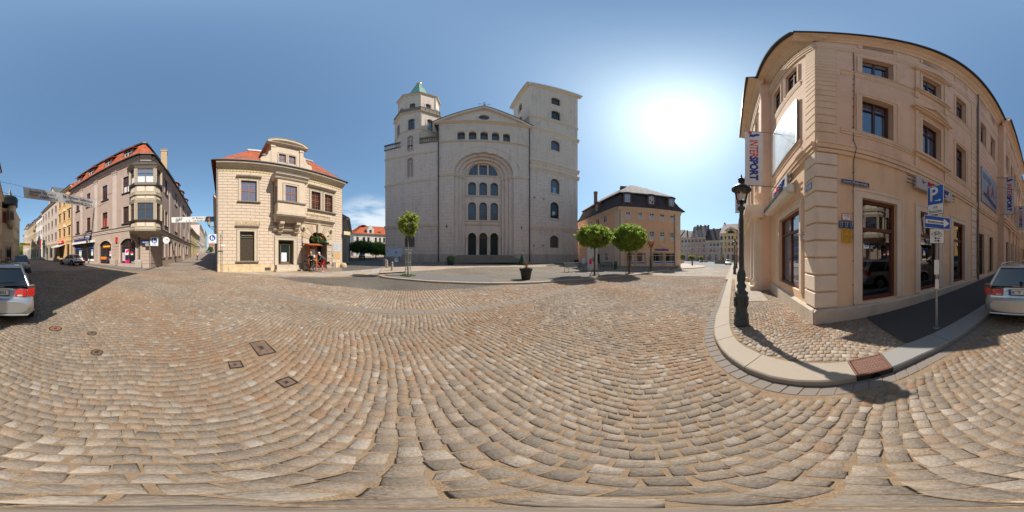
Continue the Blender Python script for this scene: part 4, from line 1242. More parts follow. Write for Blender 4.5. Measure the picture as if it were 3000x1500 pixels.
# displays: posters and goods seen in the shop windows, flat sheets on the glass
def onglass(w,s0,s1,z0,z1,m,depth,name='poster',root=None):
    mb=MB();mb.box(s0,s1,depth-.035,depth-.03,z0,z1);return w.put(mb,name,m)
magenta=paint('magenta',(0.75,0.02,0.22));blue=paint('sign_blue',(0.01,0.09,0.42),.35);red=paint('signal_red',(0.55,0.03,0.02),.4);orange=paint('orange_paint',(0.75,0.2,0.03),.4);yellow=paint('yellow_paint',(0.75,0.5,0.03),.4);black=paint('black_paint',(0.012,0.012,0.013),.4);grey=paint('grey_paint',(0.28,0.28,0.28),.5);sky_blue=paint('light_blue_paint',(.2,.38,.62));pinkp=paint('pink_paint',(.7,.35,.42))
gt=lambda w,u,v:(w.S(u),w.Z(u,v))
def px_box(w,u0,v0,u1,v1,m,depth,name='poster'):
    s0,s1=w.S(u0),w.S(u1);um=(u0+u1)/2;return onglass(w,s0,s1,w.Z(um,v1),w.Z(um,v0),m,depth,name)
px_box(wl2,264,731,269.5,748.5,white_paint,.22);px_box(wl2,264.5,732,269,738,sky_blue,.215);px_box(wl2,229,733,236,749,white_paint,.22);px_box(wl2,229.5,733,235.5,737,sky_blue,.215)
px_box(wl2,255,759,272,766,white_paint,.22,'display_stand')
px_box(wl2,299,719,320,725,orange,.2,'sign');px_box(wl2,300.5,720.3,318.5,723.7,yellow,.19,'sign_panel');px_box(wl2,293,752,310,760,orange,.2);px_box(wl2,318,735,323,750,pinkp,.2);px_box(wl2,318,745,323,750,white_paint,.195)
for q in ((364,730,375,747,'w'),(366,733,371,741,'m'),(370,731,376,737,'m'),(364,762,370,771,'m'),(371,761,376,770,'m'),(355,740,364,765,'g')):
    px_box(wl2,q[0],q[1],q[2],q[3],{'w':white_paint,'m':magenta,'g':mat('lilac_panel',(.5,.4,.45),.6)}[q[4]],.2 if q[4] != 'm' else .19)
px_box(wl2,379,737,387,742.5,red,.2);px_box(wl2,380,743,387,747,white_paint,.2);px_box(wl2,382,766,394,779,grey,.2,'display_stand')
# banded ground floor
def grooves(w,s0,s1,z0,z1,h,m,holes,out=.025,name='rusticated_course',marg=.22):
    n=max(1,round((z1-z0)/h));h=(z1-z0)/n
    for i in range(n):
        za,zb_=z0+i*h,z0+(i+1)*h;ivs=[(s0,s1)]
        for hl in holes:
            top=hl[3]+marg
            if hl[2]-.1 < (za+zb_)/2 < top:
                nx=[]
                mg=marg
                for a,b in ivs:
                    if hl[1]+mg < a or hl[0]-mg > b:nx.append((a,b));continue
                    if hl[0]-mg > a:nx.append((a,hl[0]-mg))
                    if hl[1]+mg < b:nx.append((hl[1]+mg,b))
                ivs=nx
        for a,b in ivs:
            if b-a > .06:mb=MB();mb.box(a,b,-out,.01,za+.018,zb_-.018);w.put(mb,name,m)
gfl=[h for h in wl2.holes if h[2] < zc[0]-.5]
gb0=wl2.ground(wl2.L/2)+.1
grooves(wl2,b3+.35,wl2.L,gb0+.5,zt-.15,.33,pink_g,gfl)
wl2.holes,keep_=[h for h in wl2.holes if h[2] >= zc[0]-.5],gfl
wl2.finish(pink,zc[0],PZ);wl2.holes=keep_;wl2.finish(pink_g,-.3,zc[0])
# right face
zcu=(wr3.Z(515,602.5),wr3.Z(515,567.5));zcl=(wr3.Z(515,680),wr3.Z(515,646.5))
for (u0,u1) in ((484,489),(512,518.7),(535,540.5),(549,552.5)):
    a,b=wr3.S(u0),wr3.S(u1);c=(a+b)/2;a,b=c-.55,c+.55
    wr3.win(a,b,*zcu,wood_red,gl_dark,.12,2,.66,1,sur=surp,sill=(.22,.1,zinc_dark));wr3.win(a,b,*zcl,wood_red,gl_dark,.12,2,.66,1,sur=surp,sill=(.22,.1,zinc_dark))
for u0,u1 in ((495.7,501),(528,532.5),(544,546),(553.5,556)):
    a,b=wr3.S(u0),wr3.S(u1);z1=PZ-.95;mb=MB();mb.box(a,b,-.07,.01,zc[1]+.2,z1);mb.box(a-.07,b+.07,-.12,.01,z1-.05,z1+.1);wr3.put(mb,'pilaster',pink_lt)
course(wr3,.3,wr3.L,zc[0]-.12,zc[1]+.1,.12,pink_lt);mb=MB();mb.box(.3,wr3.L,-.16,.01,zc[1]+.1,zc[1]+.15);wr3.put(mb,'ledge_cover',zinc_dark)
for k,(u0,u1) in enumerate(((474.5,482),(493,501),(510,516),(522.5,528),(534,538),(543,549))):
    a,b=wr3.S(u0),wr3.S(u1)
    g=wr3.ground((a+b)/2)
    wr3.win(a,b,g+(1.1 if k != 4 else .15),wr3.Z(505,710),wood_red if k else wood_brown,gl_dark,.16,2 if k < 4 else 1,.68,sur=(.18,.05,pink_lt),sill=(.12,.1,pink_lt) if k != 4 else None,name='window' if k != 4 else 'door')
gf2=[h for h in wr3.holes if h[2] < zc[0]-.5]
wr3.holes=[h for h in wr3.holes if h[2] >= zc[0]-.5];wr3.finish(pink,zc[0],PZ);wr3.holes=gf2;wr3.finish(pink_g,-.3,zc[0])
grooves(wr3,0,wr3.S(473),gb0+.3,zc[0]-.6,.33,pink_g,gf2);grooves(wc,0,wc.L,gb0+.3,zc[0]-.6,.33,pink_g,[])
wc.finish(pink_g,-.3,PZ)
fpp=[cA,cB,cC,cD,cD+Vector((-1,-9)),cA+Vector((-10,0))]
closed_block(ph,fpp,PZ,back_wall,skip=(0,1,2))
for w in (wl2,wr3,wc):w.cornice('cornice',pink_lt,-.05,w.L+.05,PZ-.75,PZ,.4)
ro=roof_rings(fpp,[(-.5,PZ),(-.5,PZ+.08),(.9,16.1)],red_tile,ph,cap=False)
roof_rings(fpp,[(.62,16.0),(.62,16.22),(4.2,18.0),(4.25,18.0)],zinc_dark,ph,name='upper_roof')
for w in (wl2,wr3,wc):
    mb=MB();mb.prism([(-.5,PZ-.02),(-.62,PZ),(-.62,PZ+.12),(-.5,PZ+.1)],-.3,w.L+.3,'x');w.put(mb,'gutter',zinc_dark)
# snow guard
mb=MB()
for w in (wl2,wc,wr3):
    mb.path([w.loc(0,PZ+.42,.28),w.loc(w.L,PZ+.42,.28)],.015)
    for x in np.arange(.2,w.L,.5):mb.tube(w.loc(x,PZ+.1,.34),w.loc(x,PZ+.45,.28),.012,n=4)
mb.build('snow_guard',zinc_dark,ph)
def dormer(w,s,z0,wd,h,zr,fr,roofm,depth=1.9,front=.12,gl=gl_dark,sidem=None,cap=.35):
    """small shed dormer: cheeks, window, roof with its own tiles"""
    mb=MB();mb.box(s-wd/2-.14,s-wd/2,-front,depth*.55,z0,z0+h);mb.box(s+wd/2,s+wd/2+.14,-front,depth*.55,z0,z0+h);mb.box(s-wd/2,s+wd/2,front*-1+.16,depth*.5,z0,z0+h);mb.box(s-wd/2,s+wd/2,-front+.02,depth*.3,z0-.12,z0)
    root_d=w.put(mb,'dormer',sidem or zinc)
    q=MB();q.ring(outline(wd,h),outline(wd-.12,h-.12,0,10,.06),-.03,.03);q.box(-.03,.03,-.03,.02,.05,h-.05);q.box(-wd/2+.05,wd/2-.05,-.03,.02,h*.64-.02,h*.64+.02)
    wo=q.build('window',fr,root_d,(s,-front+.1,z0))
    g=MB();g.box(-wd/2+.03,wd/2-.03,0,.01,.03,h-.03);g.build('pane',gl,root_d,(s,-front+.11,z0))
    q=MB();q.prism([(-front-.25,z0+h),(-front-.25,z0+h+.09),(depth,zr+.06),(depth,zr)],s-wd/2-cap,s+wd/2+cap,'x');q.build('dormer_roof',roofm,root_d)
for (u0,u1) in ((231,240),(266,275),(314,326),(370,386)):
    a,b=wl2.S(u0),wl2.S(u1);dormer(wl2,(a+b)/2,PZ+.4,.95,1.2,PZ+2.3,white_fr,red_tile,front=.22,depth=.85)
for u in (520,533.5,546):dormer(wr3,wr3.S(u),PZ+.4,.95,1.2,PZ+2.3,white_fr,red_tile,front=.22,depth=.85)
pc=at_dist(481,cC.length+5);chimney(ph,pc,13.5,height(481,444,pc),1.15,.8,plaster('yellow_brick',(.42,.31,.19)),R(30))
pa=at_dist(360,22.5);antenna(ph,pa,16.6,height(360,438,pa)-16.6,R(20));pa=at_dist(273.5,27.5);antenna(ph,pa,16.4,height(273.5,484,pa)-16.4,R(60))
downpipe(wl2,.08,gb0,PZ-.5,zinc);downpipe(wl2,wl2.L-.1,gb0,zc[0]-.9,zinc_dark);downpipe(wr3,wr3.L-.15,1,PZ-.4,zinc_dark)
# oriel
orl=thing('oriel',None,None,(0,0,0));del_keys=[k for k in orl.keys()]
bpy.data.objects.remove(orl)
oc=(cB+cC)/2;on=Vector((math.sin(R(52)),math.cos(R(52))));ot=Vector((-on.y,on.x))*-1
def op(x,y):p=oc+ot*x+on*y;return Vector((p.x,p.y))
hw=1.5
plan=[(-hw-.1,-.7),(-hw,.42),(-.95,1.15),(.95,1.15),(hw,.42),(hw+.1,-.7)]
dmid=(op(0,1.1)).length
oz=lambda v:CAMH+math.tan(R((750-v)*.12))*dmid
sand_tr=plaster('oriel_stone',(.42,.36,.275),.4);panel_m=plaster('oriel_panel',(.62,.54,.43),.2)
orr=link('oriel',bpy.data.meshes.new('oriel_core'),ph)
def oring(z0,z1,o0,o1,m,name,parent=orr,shell=False):
    def off(o):
        pts=[Vector(p) for p in plan];r=[]
        for x,y in plan:r.append((x*(1+o/1.5),y+o if y > 0 else y))
        return r
    a,b=off(o0),off(o1);n=len(a);vs=[(*op(x,y),z0) for x,y in a]+[(*op(x,y),z1) for x,y in b]
    mb=MB();mb.add(vs,[(i,(i+1) % n,n+(i+1) % n,n+i) for i in range(n)]+[tuple(reversed(range(n))),tuple(range(n,2*n))])
    return mb.build(name,m,parent,off=ph.location)
lv={k:oz(v) for k,v in dict(tip=699,base=677,b1=672,p0=668,p1=648,w0=644,w1=594,e1=586,f1=571,e2=566,p2=543,w2=536,w3=494,roof=486,top=476).items()}
pco=(*op(0,.1),lv['tip'])
mb=MB();n=len(plan);vs=[(*op(x,y),lv['base']) for x,y in plan]+[(*op(x*.12,y*.12 if y > 0 else y*.6),lv['tip']) for x,y in plan]
mb.add(vs,[(i,(i+1) % n,n+(i+1) % n,n+i) for i in range(n)]+[tuple(range(n,2*n))]);mb.build('corbel',mat('corbel_render',(.33,.26,.2),.9,.1,3),orr,off=ph.location)
oring(lv['base'],lv['b1'],.08,.14,sand_tr,'moulding');oring(lv['b1'],lv['p0'],.02,.02,sand_tr,'band')
oring(lv['p0'],lv['p1'],0,0,sand_tr,'parapet');oring(lv['p1'],lv['w0'],.12,.14,zinc_dark,'ledge')
oring(lv['w1'],lv['e1'],.05,.12,sand_tr,'moulding');oring(lv['e1'],lv['f1'],0,0,sand_tr,'parapet');oring(lv['f1'],lv['e2'],.1,.1,sand_tr,'moulding')
oring(lv['e2'],lv['p2'],0,0,sand_tr,'parapet');oring(lv['p2'],lv['w2'],.14,.12,zinc_dark,'ledge');oring(lv['w3'],lv['roof'],.05,.3,sand_tr,'moulding')
oring(lv['roof'],lv['top'],.32,.05,zinc_dark,'oriel_roof')
oring(lv['w0'],lv['w1'],-.12,-.12,wood_brown,'core');oring(lv['w2'],lv['w3'],-.12,-.12,wood_brown,'core')
for (z0,z1) in ((lv['w0'],lv['w1']),(lv['w2'],lv['w3'])):
    for k in range(len(plan)-1):
        a,b=Vector(plan[k]),Vector(plan[k+1]);A_,B_=op(*a),op(*b)
        class _R:pass
        ww=Wall(A_,B_,ph)
        if (ww.n.dot(on)) < -.2:ww=Wall(B_,A_,ph)
        m0=.16;
        nc=2 if k == 2 else 1
        o=ww.win(m0,ww.L-m0,z0+.02,z1-.02,wood_red,gl_sky_tint if z1 > 8 and k == 2 else gl_dark,.04,nc,.66,fw=.06,hole=False,curtain=(curtain_m,.45) if (z0 > 8.5 and k >= 2) else None,name='oriel_window')
        for x in (0,ww.L):
            mb=MB();mb.box(x-.13,x+.13,-.02,.16,z0,z1);ww.put(mb,'post',sand_tr)
for (z0,z1) in ((lv['p0'],lv['p1']),(lv['e2'],lv['p2']),(lv['e1'],lv['f1'])):
    for k in (0,1,2,3,4):
        A_,B_=op(*plan[k]),op(*plan[k+1]);ww=Wall(A_,B_,ph)
        if ww.n.dot(on) < -.2:ww=Wall(B_,A_,ph)
        xs=((.16,ww.L/2-.08),(ww.L/2+.08,ww.L-.16)) if k == 2 else ((.16,ww.L-.16),)
        for x0,x1 in xs:
            mb=MB();mb.box(x0,x1,-.035,.01,z0+.16,z1-.14);ww.put(mb,'panel',panel_m)

# ------------------------------------------------------------ street beyond: left row
stx=cA.x
def edge(u,x):return Vector((x,x/math.tan(R((u-1500)*.12))))
seq=[(211,'a'),(170,'b'),(124,'c'),(106,'d'),(99.5,'e'),(80,'f'),(72,'g'),(68,'h')]
E=[edge(u,stx) for u,_ in seq]
specs=[
 ('ochre yellow house with stucco window gables and a red shop sign, beside the oriel house',(.58,.38,.17),red_tile,3,3,14.6,17.5,wood_brown),
 ('pinkish white four storey house with a gabled dormer, beside the ochre yellow house',(.50,.42,.37),old_tile,3,5,14.2,17.5,wood_brown),
 ('long bright white house with small windows, further up the left street row',(.66,.64,.62),old_tile,3,4,13.6,17,wood_brown),
 ('narrow yellow ochre low house squeezed beside the white house',(.48,.40,.16),old_tile,2,2,10.5,13.5,wood_brown),
 ('tan house with a long brown roof and many small dormers, far up the street',(.47,.36,.24),old_tile,3,6,13.3,17,wood_brown),
 ('pale stone house before the end of the left street row',(.48,.42,.35),old_tile,3,3,14.5,16.5,wood_brown),
 ('last small cream house at the far end of the left street row',(.5,.4,.32),red_tile2,3,3,12,15,wood_brown)]
rows=[]
for i,(lb,colr,rm,fl,nc,z1,rg,fr) in enumerate(specs):
    pm=plaster('row_render_%s' % 'abcdefg'[i],colr,.3)
    r_,w_=row_house('town_house',lb,E[i+1]+Vector((0,.01)),E[i],z1,rg,pm,rm,fl,nc,fr,shop_h=4.0,sur=(.13,.04,pink_lt if i else cream),group='houses in the row of the left street',wh=1.55 if i != 2 else 1.0,ww=.95,gm=plaster('row_base',(.33,.29,.24)) if i in (1,4) else None)
    rows.append((r_,w_))
# yellow house details
yh,yw=rows[0]
for c in range(3):
    x=yw.L*(c+.5)/3
    g=yw.ground(yw.L/2);fh=(14.6-.6-g-4)/3
    for f in (0,1):
        z=g+4+fh*(f+.5)+1.0;mb=MB()
        if c == 1:mb.prism([(x-.8,z),(x+.8,z),(x,z+.55)],-.18,.01,'y')
        else:mb.prism([(-.2,z),(-.2,z+.1),(0,z+.2),(0,z)],x-.8,x+.8,'x')
        yw.put(mb,'pediment',cream)
# gabled dormer of the third house
gh,gw=rows[1]
x=gw.L*.72;mb=MB();mb.prism([(x-2.6,14.2),(x+2.6,14.2),(x+2.6,15.8),(x,18.3),(x-2.6,15.8)],-.05,3.5,'y');dd=gw.put(mb,'gable',MATS['row_render_b'])
for k,(dx,zz) in enumerate(((-1,15.0),(1,15.0))):gw.win(x+dx-.45,x+dx+.45,zz-.4,zz+.9,wood_brown,gl_dark,-.08,2,.65,hole=False)
mb=MB();mb.prism([(x-2.8,15.7),(x,18.35),(x+2.8,15.7),(x+2.8,15.9),(x,18.6),(x-2.8,15.9)],-.2,3.6,'y');gw.put(mb,'gable_coping',zinc)
# row_house with A=far, B=near: dormers on the long roofs
for i in (3,4,5):
    r_,w_=rows[i];z1=specs[i][5]
    for k in range(max(2,int(w_.L/3.5))):dormer(w_,w_.L*(k+.5)/max(2,int(w_.L/3.5)),z1+.5,.9,1.0,z1+1.9,white_fr,red_tile,front=-.5,depth=1.8)

# ---- corner house with the dark dome across the side street
dz_p=at_dist(40,44);dA=at_dist(-30,41)
dh=building('domed_corner_house','pale corner house with black onion dome and rounded oriel, far across the left street',dz_p)
pale=plaster('pale_stone_render',(.50,.42,.31),.3)
wD=Wall(dA,dz_p,dh);wE=Wall(dz_p,dz_p+Vector((-3.2,-13)),dh)
zE=height(20,612,at_dist(20,43))
for x in np.arange(1.5,wD.L-4,3):
    for z in (5.5,9):wD.win(x,x+1.1,z,z+1.7,wood_red,gl_dark,.12,2,.68,sur=(.15,.05,cream))
a_,b_=wD.S(15),wD.S(33);wD.win(a_,b_,wD.ground(3)+.2,height(25,722,at_dist(25,43)),black_iron,gl_dark,.3,2,.75,name='door')
sa0,sb0=wD.S(7),wD.S(18)
wD.win(sa0,sb0,height(12,654,at_dist(12,43)),height(12,621,at_dist(12,43)),wood_red,mat('red_blind',(.28,.04,.03),.7),.1,1,0)
for k in range(4):wE.win(1.2+k*2.9,2.2+k*2.9,5.2,7,wood_red,gl_dark,.12,2,.68);wE.win(1.2+k*2.9,2.2+k*2.9,9,10.6,wood_red,gl_dark,.12,2,.68)
wD.finish(pale,-.5,zE);wE.finish(pale,-.5,zE)
closed_block(dh,[dA,dz_p,dz_p+Vector((-3.2,-13)),dA+Vector((0,-14))],zE,pale,skip=(0,1))
course(wD,0,wD.L,height(20,708,at_dist(20,43)),height(20,708,at_dist(20,43))+.3,.15)
for w in (wD,wE):w.cornice('cornice',cream,0,w.L,zE-.5,zE,.4)
roof_rings([dA,dz_p,dz_p+Vector((-3.2,-13)),dA+Vector((0,-14))],[(-.4,zE),(2.5,zE+2.2),(2.6,zE+2.2)],zinc_dark,dh)
oc2=at_dist(35,43);dd_=43
oh=lambda v:height(35,v,oc2)
mb=MB();mb.lathe([(.2,oh(673)),(.9,oh(664)),(1.3,oh(655)),(1.3,oh(640))],(oc2.x,oc2.y,0),8,ang0=.3);mb.build('oriel_base',pale,dh,off=dh.location)
mb=MB();mb.lathe([(1.2,oh(640)),(1.2,oh(605)),(1.3,oh(603))],(oc2.x,oc2.y,0),8,ang0=.3,smooth=False);mb.build('oriel',pale,dh,off=dh.location)
for u0,u1 in ((22,26),(30,35),(36,41)):
    p=at_dist((u0+u1)/2,41.7);mb=MB();wd_=(u1-u0)*.0021*41;mb.box(-wd_/2,wd_/2,-.05,.05,oh(647)-0,oh(622));o=mb.build('oriel_window',wood_red,dh,(p.x-dh.location.x,p.y-dh.location.y,-dh.location.z),(0,0,R(-(u0-1500)*.12)))
    mb=MB();mb.box(-wd_/2+.12,wd_/2-.12,-.07,-.045,oh(646),oh(623));mb.build('pane',gl_dark,o)
mb=MB();mb.lathe([(1.3,oh(603)),(1.45,oh(601)),(1.35,oh(598))],(oc2.x,oc2.y,0),16);mb.build('oriel_cornice',cream,dh,off=dh.location)
dc=at_dist(20,43.6);odz=lambda v:height(20,v,dc)
mb=MB();mb.lathe([(2.9,odz(607)),(3.0,odz(602)),(2.9,odz(592)),(3.1,odz(588)),(2.7,odz(581)),(1.4,odz(577)),(.5,odz(575))],(dc.x,dc.y,0),20);mb.lathe([(1.3,oh(605)),(1.5,oh(600)),(1.6,oh(592)),(1.1,oh(584)),(.3,oh(581))],(oc2.x,oc2.y,0),16);mb.build('dome',mat('dome_slate',(.018,.02,.02),.35,.1,4),dh,off=dh.location)
fc=at_dist(28.5,43.2);fz=lambda v:height(28.5,v,fc)
mb=MB();mb.lathe([(.5,fz(578)),(.75,fz(573)),(.35,fz(571)),(.6,fz(567)),(.25,fz(562)),(.3,fz(559)),(.08,fz(555)),(.04,fz(528))],(fc.x,fc.y,0),8);mb.build('finial',zinc,dh,off=dh.location)

# ------------------------------------------------------------ old house with the oriel and the portal
ashl=mat('ashlar_block',(.57,.455,.345),.88,.05,1.4,.2,70,stain=.12,spec=.2);ashj=plaster('ashlar_joint',(.30,.25,.215),.1)
sandst=stone('sandstone_trim',(.50,.42,.32),.1,.5);sand_or=stone('ochre_base_stone',(.58,.44,.27),.22,.25);sand_dk=stone('weathered_stone',(.22,.185,.14),.2,.4);render_c=plaster('pale_cream_render',(.56,.455,.345),.12)
HA=at_dist(637,14.3);HB=at_dist(1002.5,19.3)
hs_=building('old_inn_house','cream ashlar painted old house with red roof, curved gable, box oriel and arched stone portal',HA)
h=Wall(HA,HB,hs_);HZ=10.9;HL=h.L
def hw_(u0,u1,vt,vb,uref,**k):return h.S(u0),h.S(u1),h.Z(uref,vb),h.Z(uref,vt)
a,b,z0,z1=hw_(706,752,528,589,706)
h.win(a,b,z0,z1,wood_orange,gl_sky_tint,.2,2,.5,4,fw=.06,sur=(.22,.04,sandst),sill=(.35,.16,sand_dk),lintel=(.42,.28,.28,sandst),sbars=5)
W1=(a-.24,b+.24,z0-.15,z1+.6)
a,b,y0,y1=hw_(702.5,745,677.5,765,703)
h.win(a,b,y0,y1,bronze,gl_green,.22,1,.8,fw=.07,sur=(.26,.05,sandst),sill=(.4,.14,sand_dk),lintel=(.42,.22,.35,sandst))
W2=(a-.3,b+.3,y0-.15,y1+.7)
mb=MB()                      # roller grille
for i in range(26):
    z=y0+.12+(y1-y0)*.72*i/26;mb.box(a+.09,b-.09,.17,.178,z,z+.012)
for i in range(30):
    x=a+.1+(b-a-.2)*i/29;mb.box(x,x+.008,.172,.176,y0+.1,y0+(y1-y0)*.74)
h.put(mb,'grille',bronze)
lettering('JUWELIER GOLDSCHMIEDE',(b-a)*.78,.07,cream,hs_,h.loc((a+b)/2,y0+(y1-y0)*.87,-.17),h.rz)
da,db,d0,d1=hw_(815,860,702.5,776,815)
h.win(da,db,d0,d1,bronze,gl_green,.35,1,.83,fw=.09,sur=(.34,.05,sandst),lintel=(.55,.3,.75,sandst),name='door')
mb=MB();wdd=db-da;mb.box(da+wdd*.2,da+wdd*.24,.3,.34,d0+.05,d0+(d1-d0)*.8);mb.box(da+wdd*.78,da+wdd*.82,.3,.34,d0+.05,d0+(d1-d0)*.8);mb.box(da+wdd*.2,db-wdd*.18,.3,.34,d0+.1,d0+.25);h.put(mb,'door_leaf',bronze)
onglass(h,da+wdd*.28,da+wdd*.62,d0+.3,d0+1.15,white_paint,.35)
W3=(da-.42,db+.42,-1,d1+1.1)
mb=MB();g=h.ground((da+db)/2)
mb.box(da-.45,db+.55,-.75,.02,g-.2,g+.14);mb.box(da-.25,db+.35,-.42,.02,g+.14,d0-.02);h.put(mb,'doorstep',sandst)
pr=[]
for u0,u1,vt,vb,ur in ((912,938.7,558.7,612.5,912),(951,974,568,620,955)):
    pr.append(hw_(u0,u1,vt,vb,ur))
zz0=pr[0][2];zz1=pr[0][3]
for a,b,_,_ in pr:h.win(a,b,zz0,zz1,wood_orange,gl_dark,.2,2,.5,4,fw=.06,sur=(.2,.04,sandst),sbars=3)
a,b=pr[0][0],pr[1][1]
mb=MB();mb.box(a-.45,b+.45,-.2,.01,zz0-.13,zz0);mb.box(a-.35,b+.35,-.12,.01,zz0-.2,zz0-.13);h.put(mb,'sill',sand_dk)
mb=MB();z=zz1+.42;mb.prism([(0,z),(-.1,z),(-.14,z+.1),(-.3,z+.17),(-.32,z+.27),(0,z+.3)],a-.4,b+.4,'x');h.put(mb,'lintel',sandst)
W4=(a-.25,b+.25,zz0-.12,zz1+.5)
# portal
pa,pb=h.S(902.5),h.S(956);pc=(pa+pb)/2;PR=(pb-pa)/2;ptop=h.Z(925,680);psp=ptop-PR;g=h.ground(pc)
h.hole(pa,pb,g+.02,ptop,PR,1.0)
fa,fb=h.S(884),h.S(973)
W5=(fa-.02,fb+.02,-1,ptop+1.35)
mb=MB();nv_=11;R2=PR+.72
for i in range(nv_):
    t0,t1=math.pi*i/nv_+.012,math.pi*(i+1)/nv_-.012;rr=R2+(.1 if i % 2 else 0)
    arc_i=[(pc+PR*math.cos(t0+(t1-t0)*k/3),psp+PR*math.sin(t0+(t1-t0)*k/3)) for k in range(4)];arc_o=[(pc+rr*math.cos(t0+(t1-t0)*k/3),psp+rr*math.sin(t0+(t1-t0)*k/3)) for k in range(3,-1,-1)]
    q=MB();q.prism(arc_i+arc_o,-.13-(.02 if i % 2 else 0),.02,'y');h.put(q,'voussoir',[sandst,stone('sandstone_warm',(.44,.34,.235),.14,.4)][i % 2])
warm=MATS['sandstone_warm']
nj=7;jh=(psp-g-.12)/nj
for i in range(nj):
    for s0,s1 in ((pa-.62,pa),(pb,pb+.62)):
        q=MB();q.box(s0,s1,-.12-(.03 if i % 2 else 0),.02,g+.02+i*jh+.012,g+.02+(i+1)*jh-.012);h.put(q,'jamb_block',warm if (i+int(s0)) % 2 else sandst)
for s0,s1 in ((pa-.7,pa+.02),(pb-.02,pb+.7)):
    q=MB();q.box(s0,s1,-.22,.02,psp-.1,psp+.1);h.put(q,'impost',sandst)
mb=MB();mb.box(fa,fb,-.07,.015,g+.1,ptop+.95);
# spandrel slab behind the voussoirs with the arch cut out
q=MB();loop=[(fa,psp),(pa,psp)]+[(pc-PR*math.cos(math.pi*k/14),psp+PR*math.sin(math.pi*k/14)) for k in range(15)][1:-1]+[(pb,psp),(fb,psp),(fb,ptop+.95),(fa,ptop+.95)]
q.prism(loop,-.06,.015,'y');h.put(q,'spandrel',warm)
for s in (pc-PR-.55,pc+PR+.55):
    q=MB();q.lathe([(.3,-.06),(.28,0.02),(.2,.03)],(0,0,0),16);me=q.mesh('medallion',sandst);o=link('medallion',me,hs_,h.loc(s,ptop+.28,.1),(R(90),0,h.rz))
    q=MB();q.lathe([(.11,-.13),(.13,0),(.1,.1),(.0,.13)],(0,0,0),10);link('carved_head',q.mesh('head',sand_dk),hs_,h.loc(s,ptop+.28,.2),(0,0,h.rz))
q=MB();q.prism([(-.1,ptop-.15),(-.3,ptop-.1),(-.38,ptop+.8),(-.1,ptop+.85)],pc-.16,pc+.16,'x');h.put(q,'keystone',sandst)
z=ptop+.95
q=MB();q.prism([(.0,z-.12),(-.14,z-.1),(-.18,z+.12),(-.3,z+.16),(-.42,z+.3),(-.42,z+.38),(.0,z+.46)],fa-.12,fb+.12,'x');h.put(q,'portal_cornice',sandst)
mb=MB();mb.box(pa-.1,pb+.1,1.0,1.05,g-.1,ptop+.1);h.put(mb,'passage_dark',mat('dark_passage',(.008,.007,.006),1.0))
mb=MB();mb.box(pa,pb,.95,.99,g,psp);h.put(mb,'gate_leaf',mat('dark_wood',(.012,.01,.008),.7));mb=MB();mb.box(pa-.02,pb+.02,.35,.45,psp-.1,psp);h.put(mb,'transom_beam',MATS['dark_wood'])
# oriel box
hoz=1.0;pL=h.A+h.n*hoz
oa=Wall(h.A,h.B,hs_,off=hoz)
xa,xb=oa.S(813.7),oa.S(893)
zb_=oa.Z(814,620);ztop=oa.Z(814,520)
OR=thing('x',None,None,(0,0,0));bpy.data.objects.remove(OR)
oria=link('oriel',bpy.data.meshes.new('oriel_base'),hs_)
a,b=oa.S(836),oa.S(870);z0,z1=oa.Z(836,588),oa.Z(836,541.5)
oa.win(a,b,z0,z1,wood_orange,gl_sky_tint,.12,2,.5,4,fw=.06,sur=(.24,.04,sandst),sbars=3)
oa.finish(render_c,zb_,ztop,'oriel_front',s0=xa,s1=xb)
sL=Wall(h.A+h.d*xa,h.A+h.d*xa+h.n*hoz,hs_);sR_=Wall(h.A+h.d*xb+h.n*hoz,h.A+h.d*xb,hs_)
sL.win(.3,.7,z0,z1,wood_orange,gl_dark,.1,1,.5,2,fw=.05,name='oriel_side_window')
sL.finish(render_c,zb_,ztop,'oriel_side');sR_.finish(render_c,zb_,ztop,'oriel_side')
def oribox(name,m,z0,z1,e,prof=None):
    q=MB();q.box(xa-e,xb+e,-hoz-e,.02,z0,z1);h.put(q,name,m)
oribox('sill_ledge',sand_dk,z0-.16,z0-.04,.1);oribox('base_moulding',sandst,zb_-.1,zb_+.02,.1);oribox('base_moulding',sandst,zb_-.25,zb_-.1,.16);
q=MB();nst=6
for i in range(nst):f=1-i/nst*.42;q.box(xa-.1*f,xb+.1*f,-(hoz+.1)*(1-.09*i),.02,zb_-.25-.09*(i+1),zb_-.25-.09*i-.0005)
h.put(q,'base_corbel',sandst)
for s in (xa+.32,xb-.72):
    q=MB();q.prism([(0,zb_-.8),(-.8,zb_-.8),(-.78,zb_-1.0),(-.5,zb_-1.12),(-.52,zb_-1.35),(-.28,zb_-1.5),(-.26,zb_-1.7),(0,zb_-1.85)],s,s+.42,'x');h.put(q,'bracket',sandst)
q=MB();z=ztop
q.prism([(0,z-.1),(-hoz-.06,z-.1),(-hoz-.14,z+.02),(-hoz-.14,z+.12),(-hoz-.32,z+.3),(-hoz-.34,z+.42),(0,z+.62)],xa-.28,xb+.28,'x');h.put(q,'oriel_cornice',sandst)
q=MB();q.prism([(0,z+.63),(-hoz-.36,z+.425),(-hoz-.36,z+.455),(0,z+.66)],xa-.3,xb+.3,'x');h.put(q,'oriel_roof',zinc)
W6=(xa-.1,xb+.1,zb_-.9,ztop+.6)
base_top=h.Z(650,772)
gh0=h.ground(0)
blocks(h,.06,HL-.06,h.Z(650,774),HZ-1.0,.3,.82,[W1,W2,W3,W4,W5,W6],ashl,limit=300,seed=4)
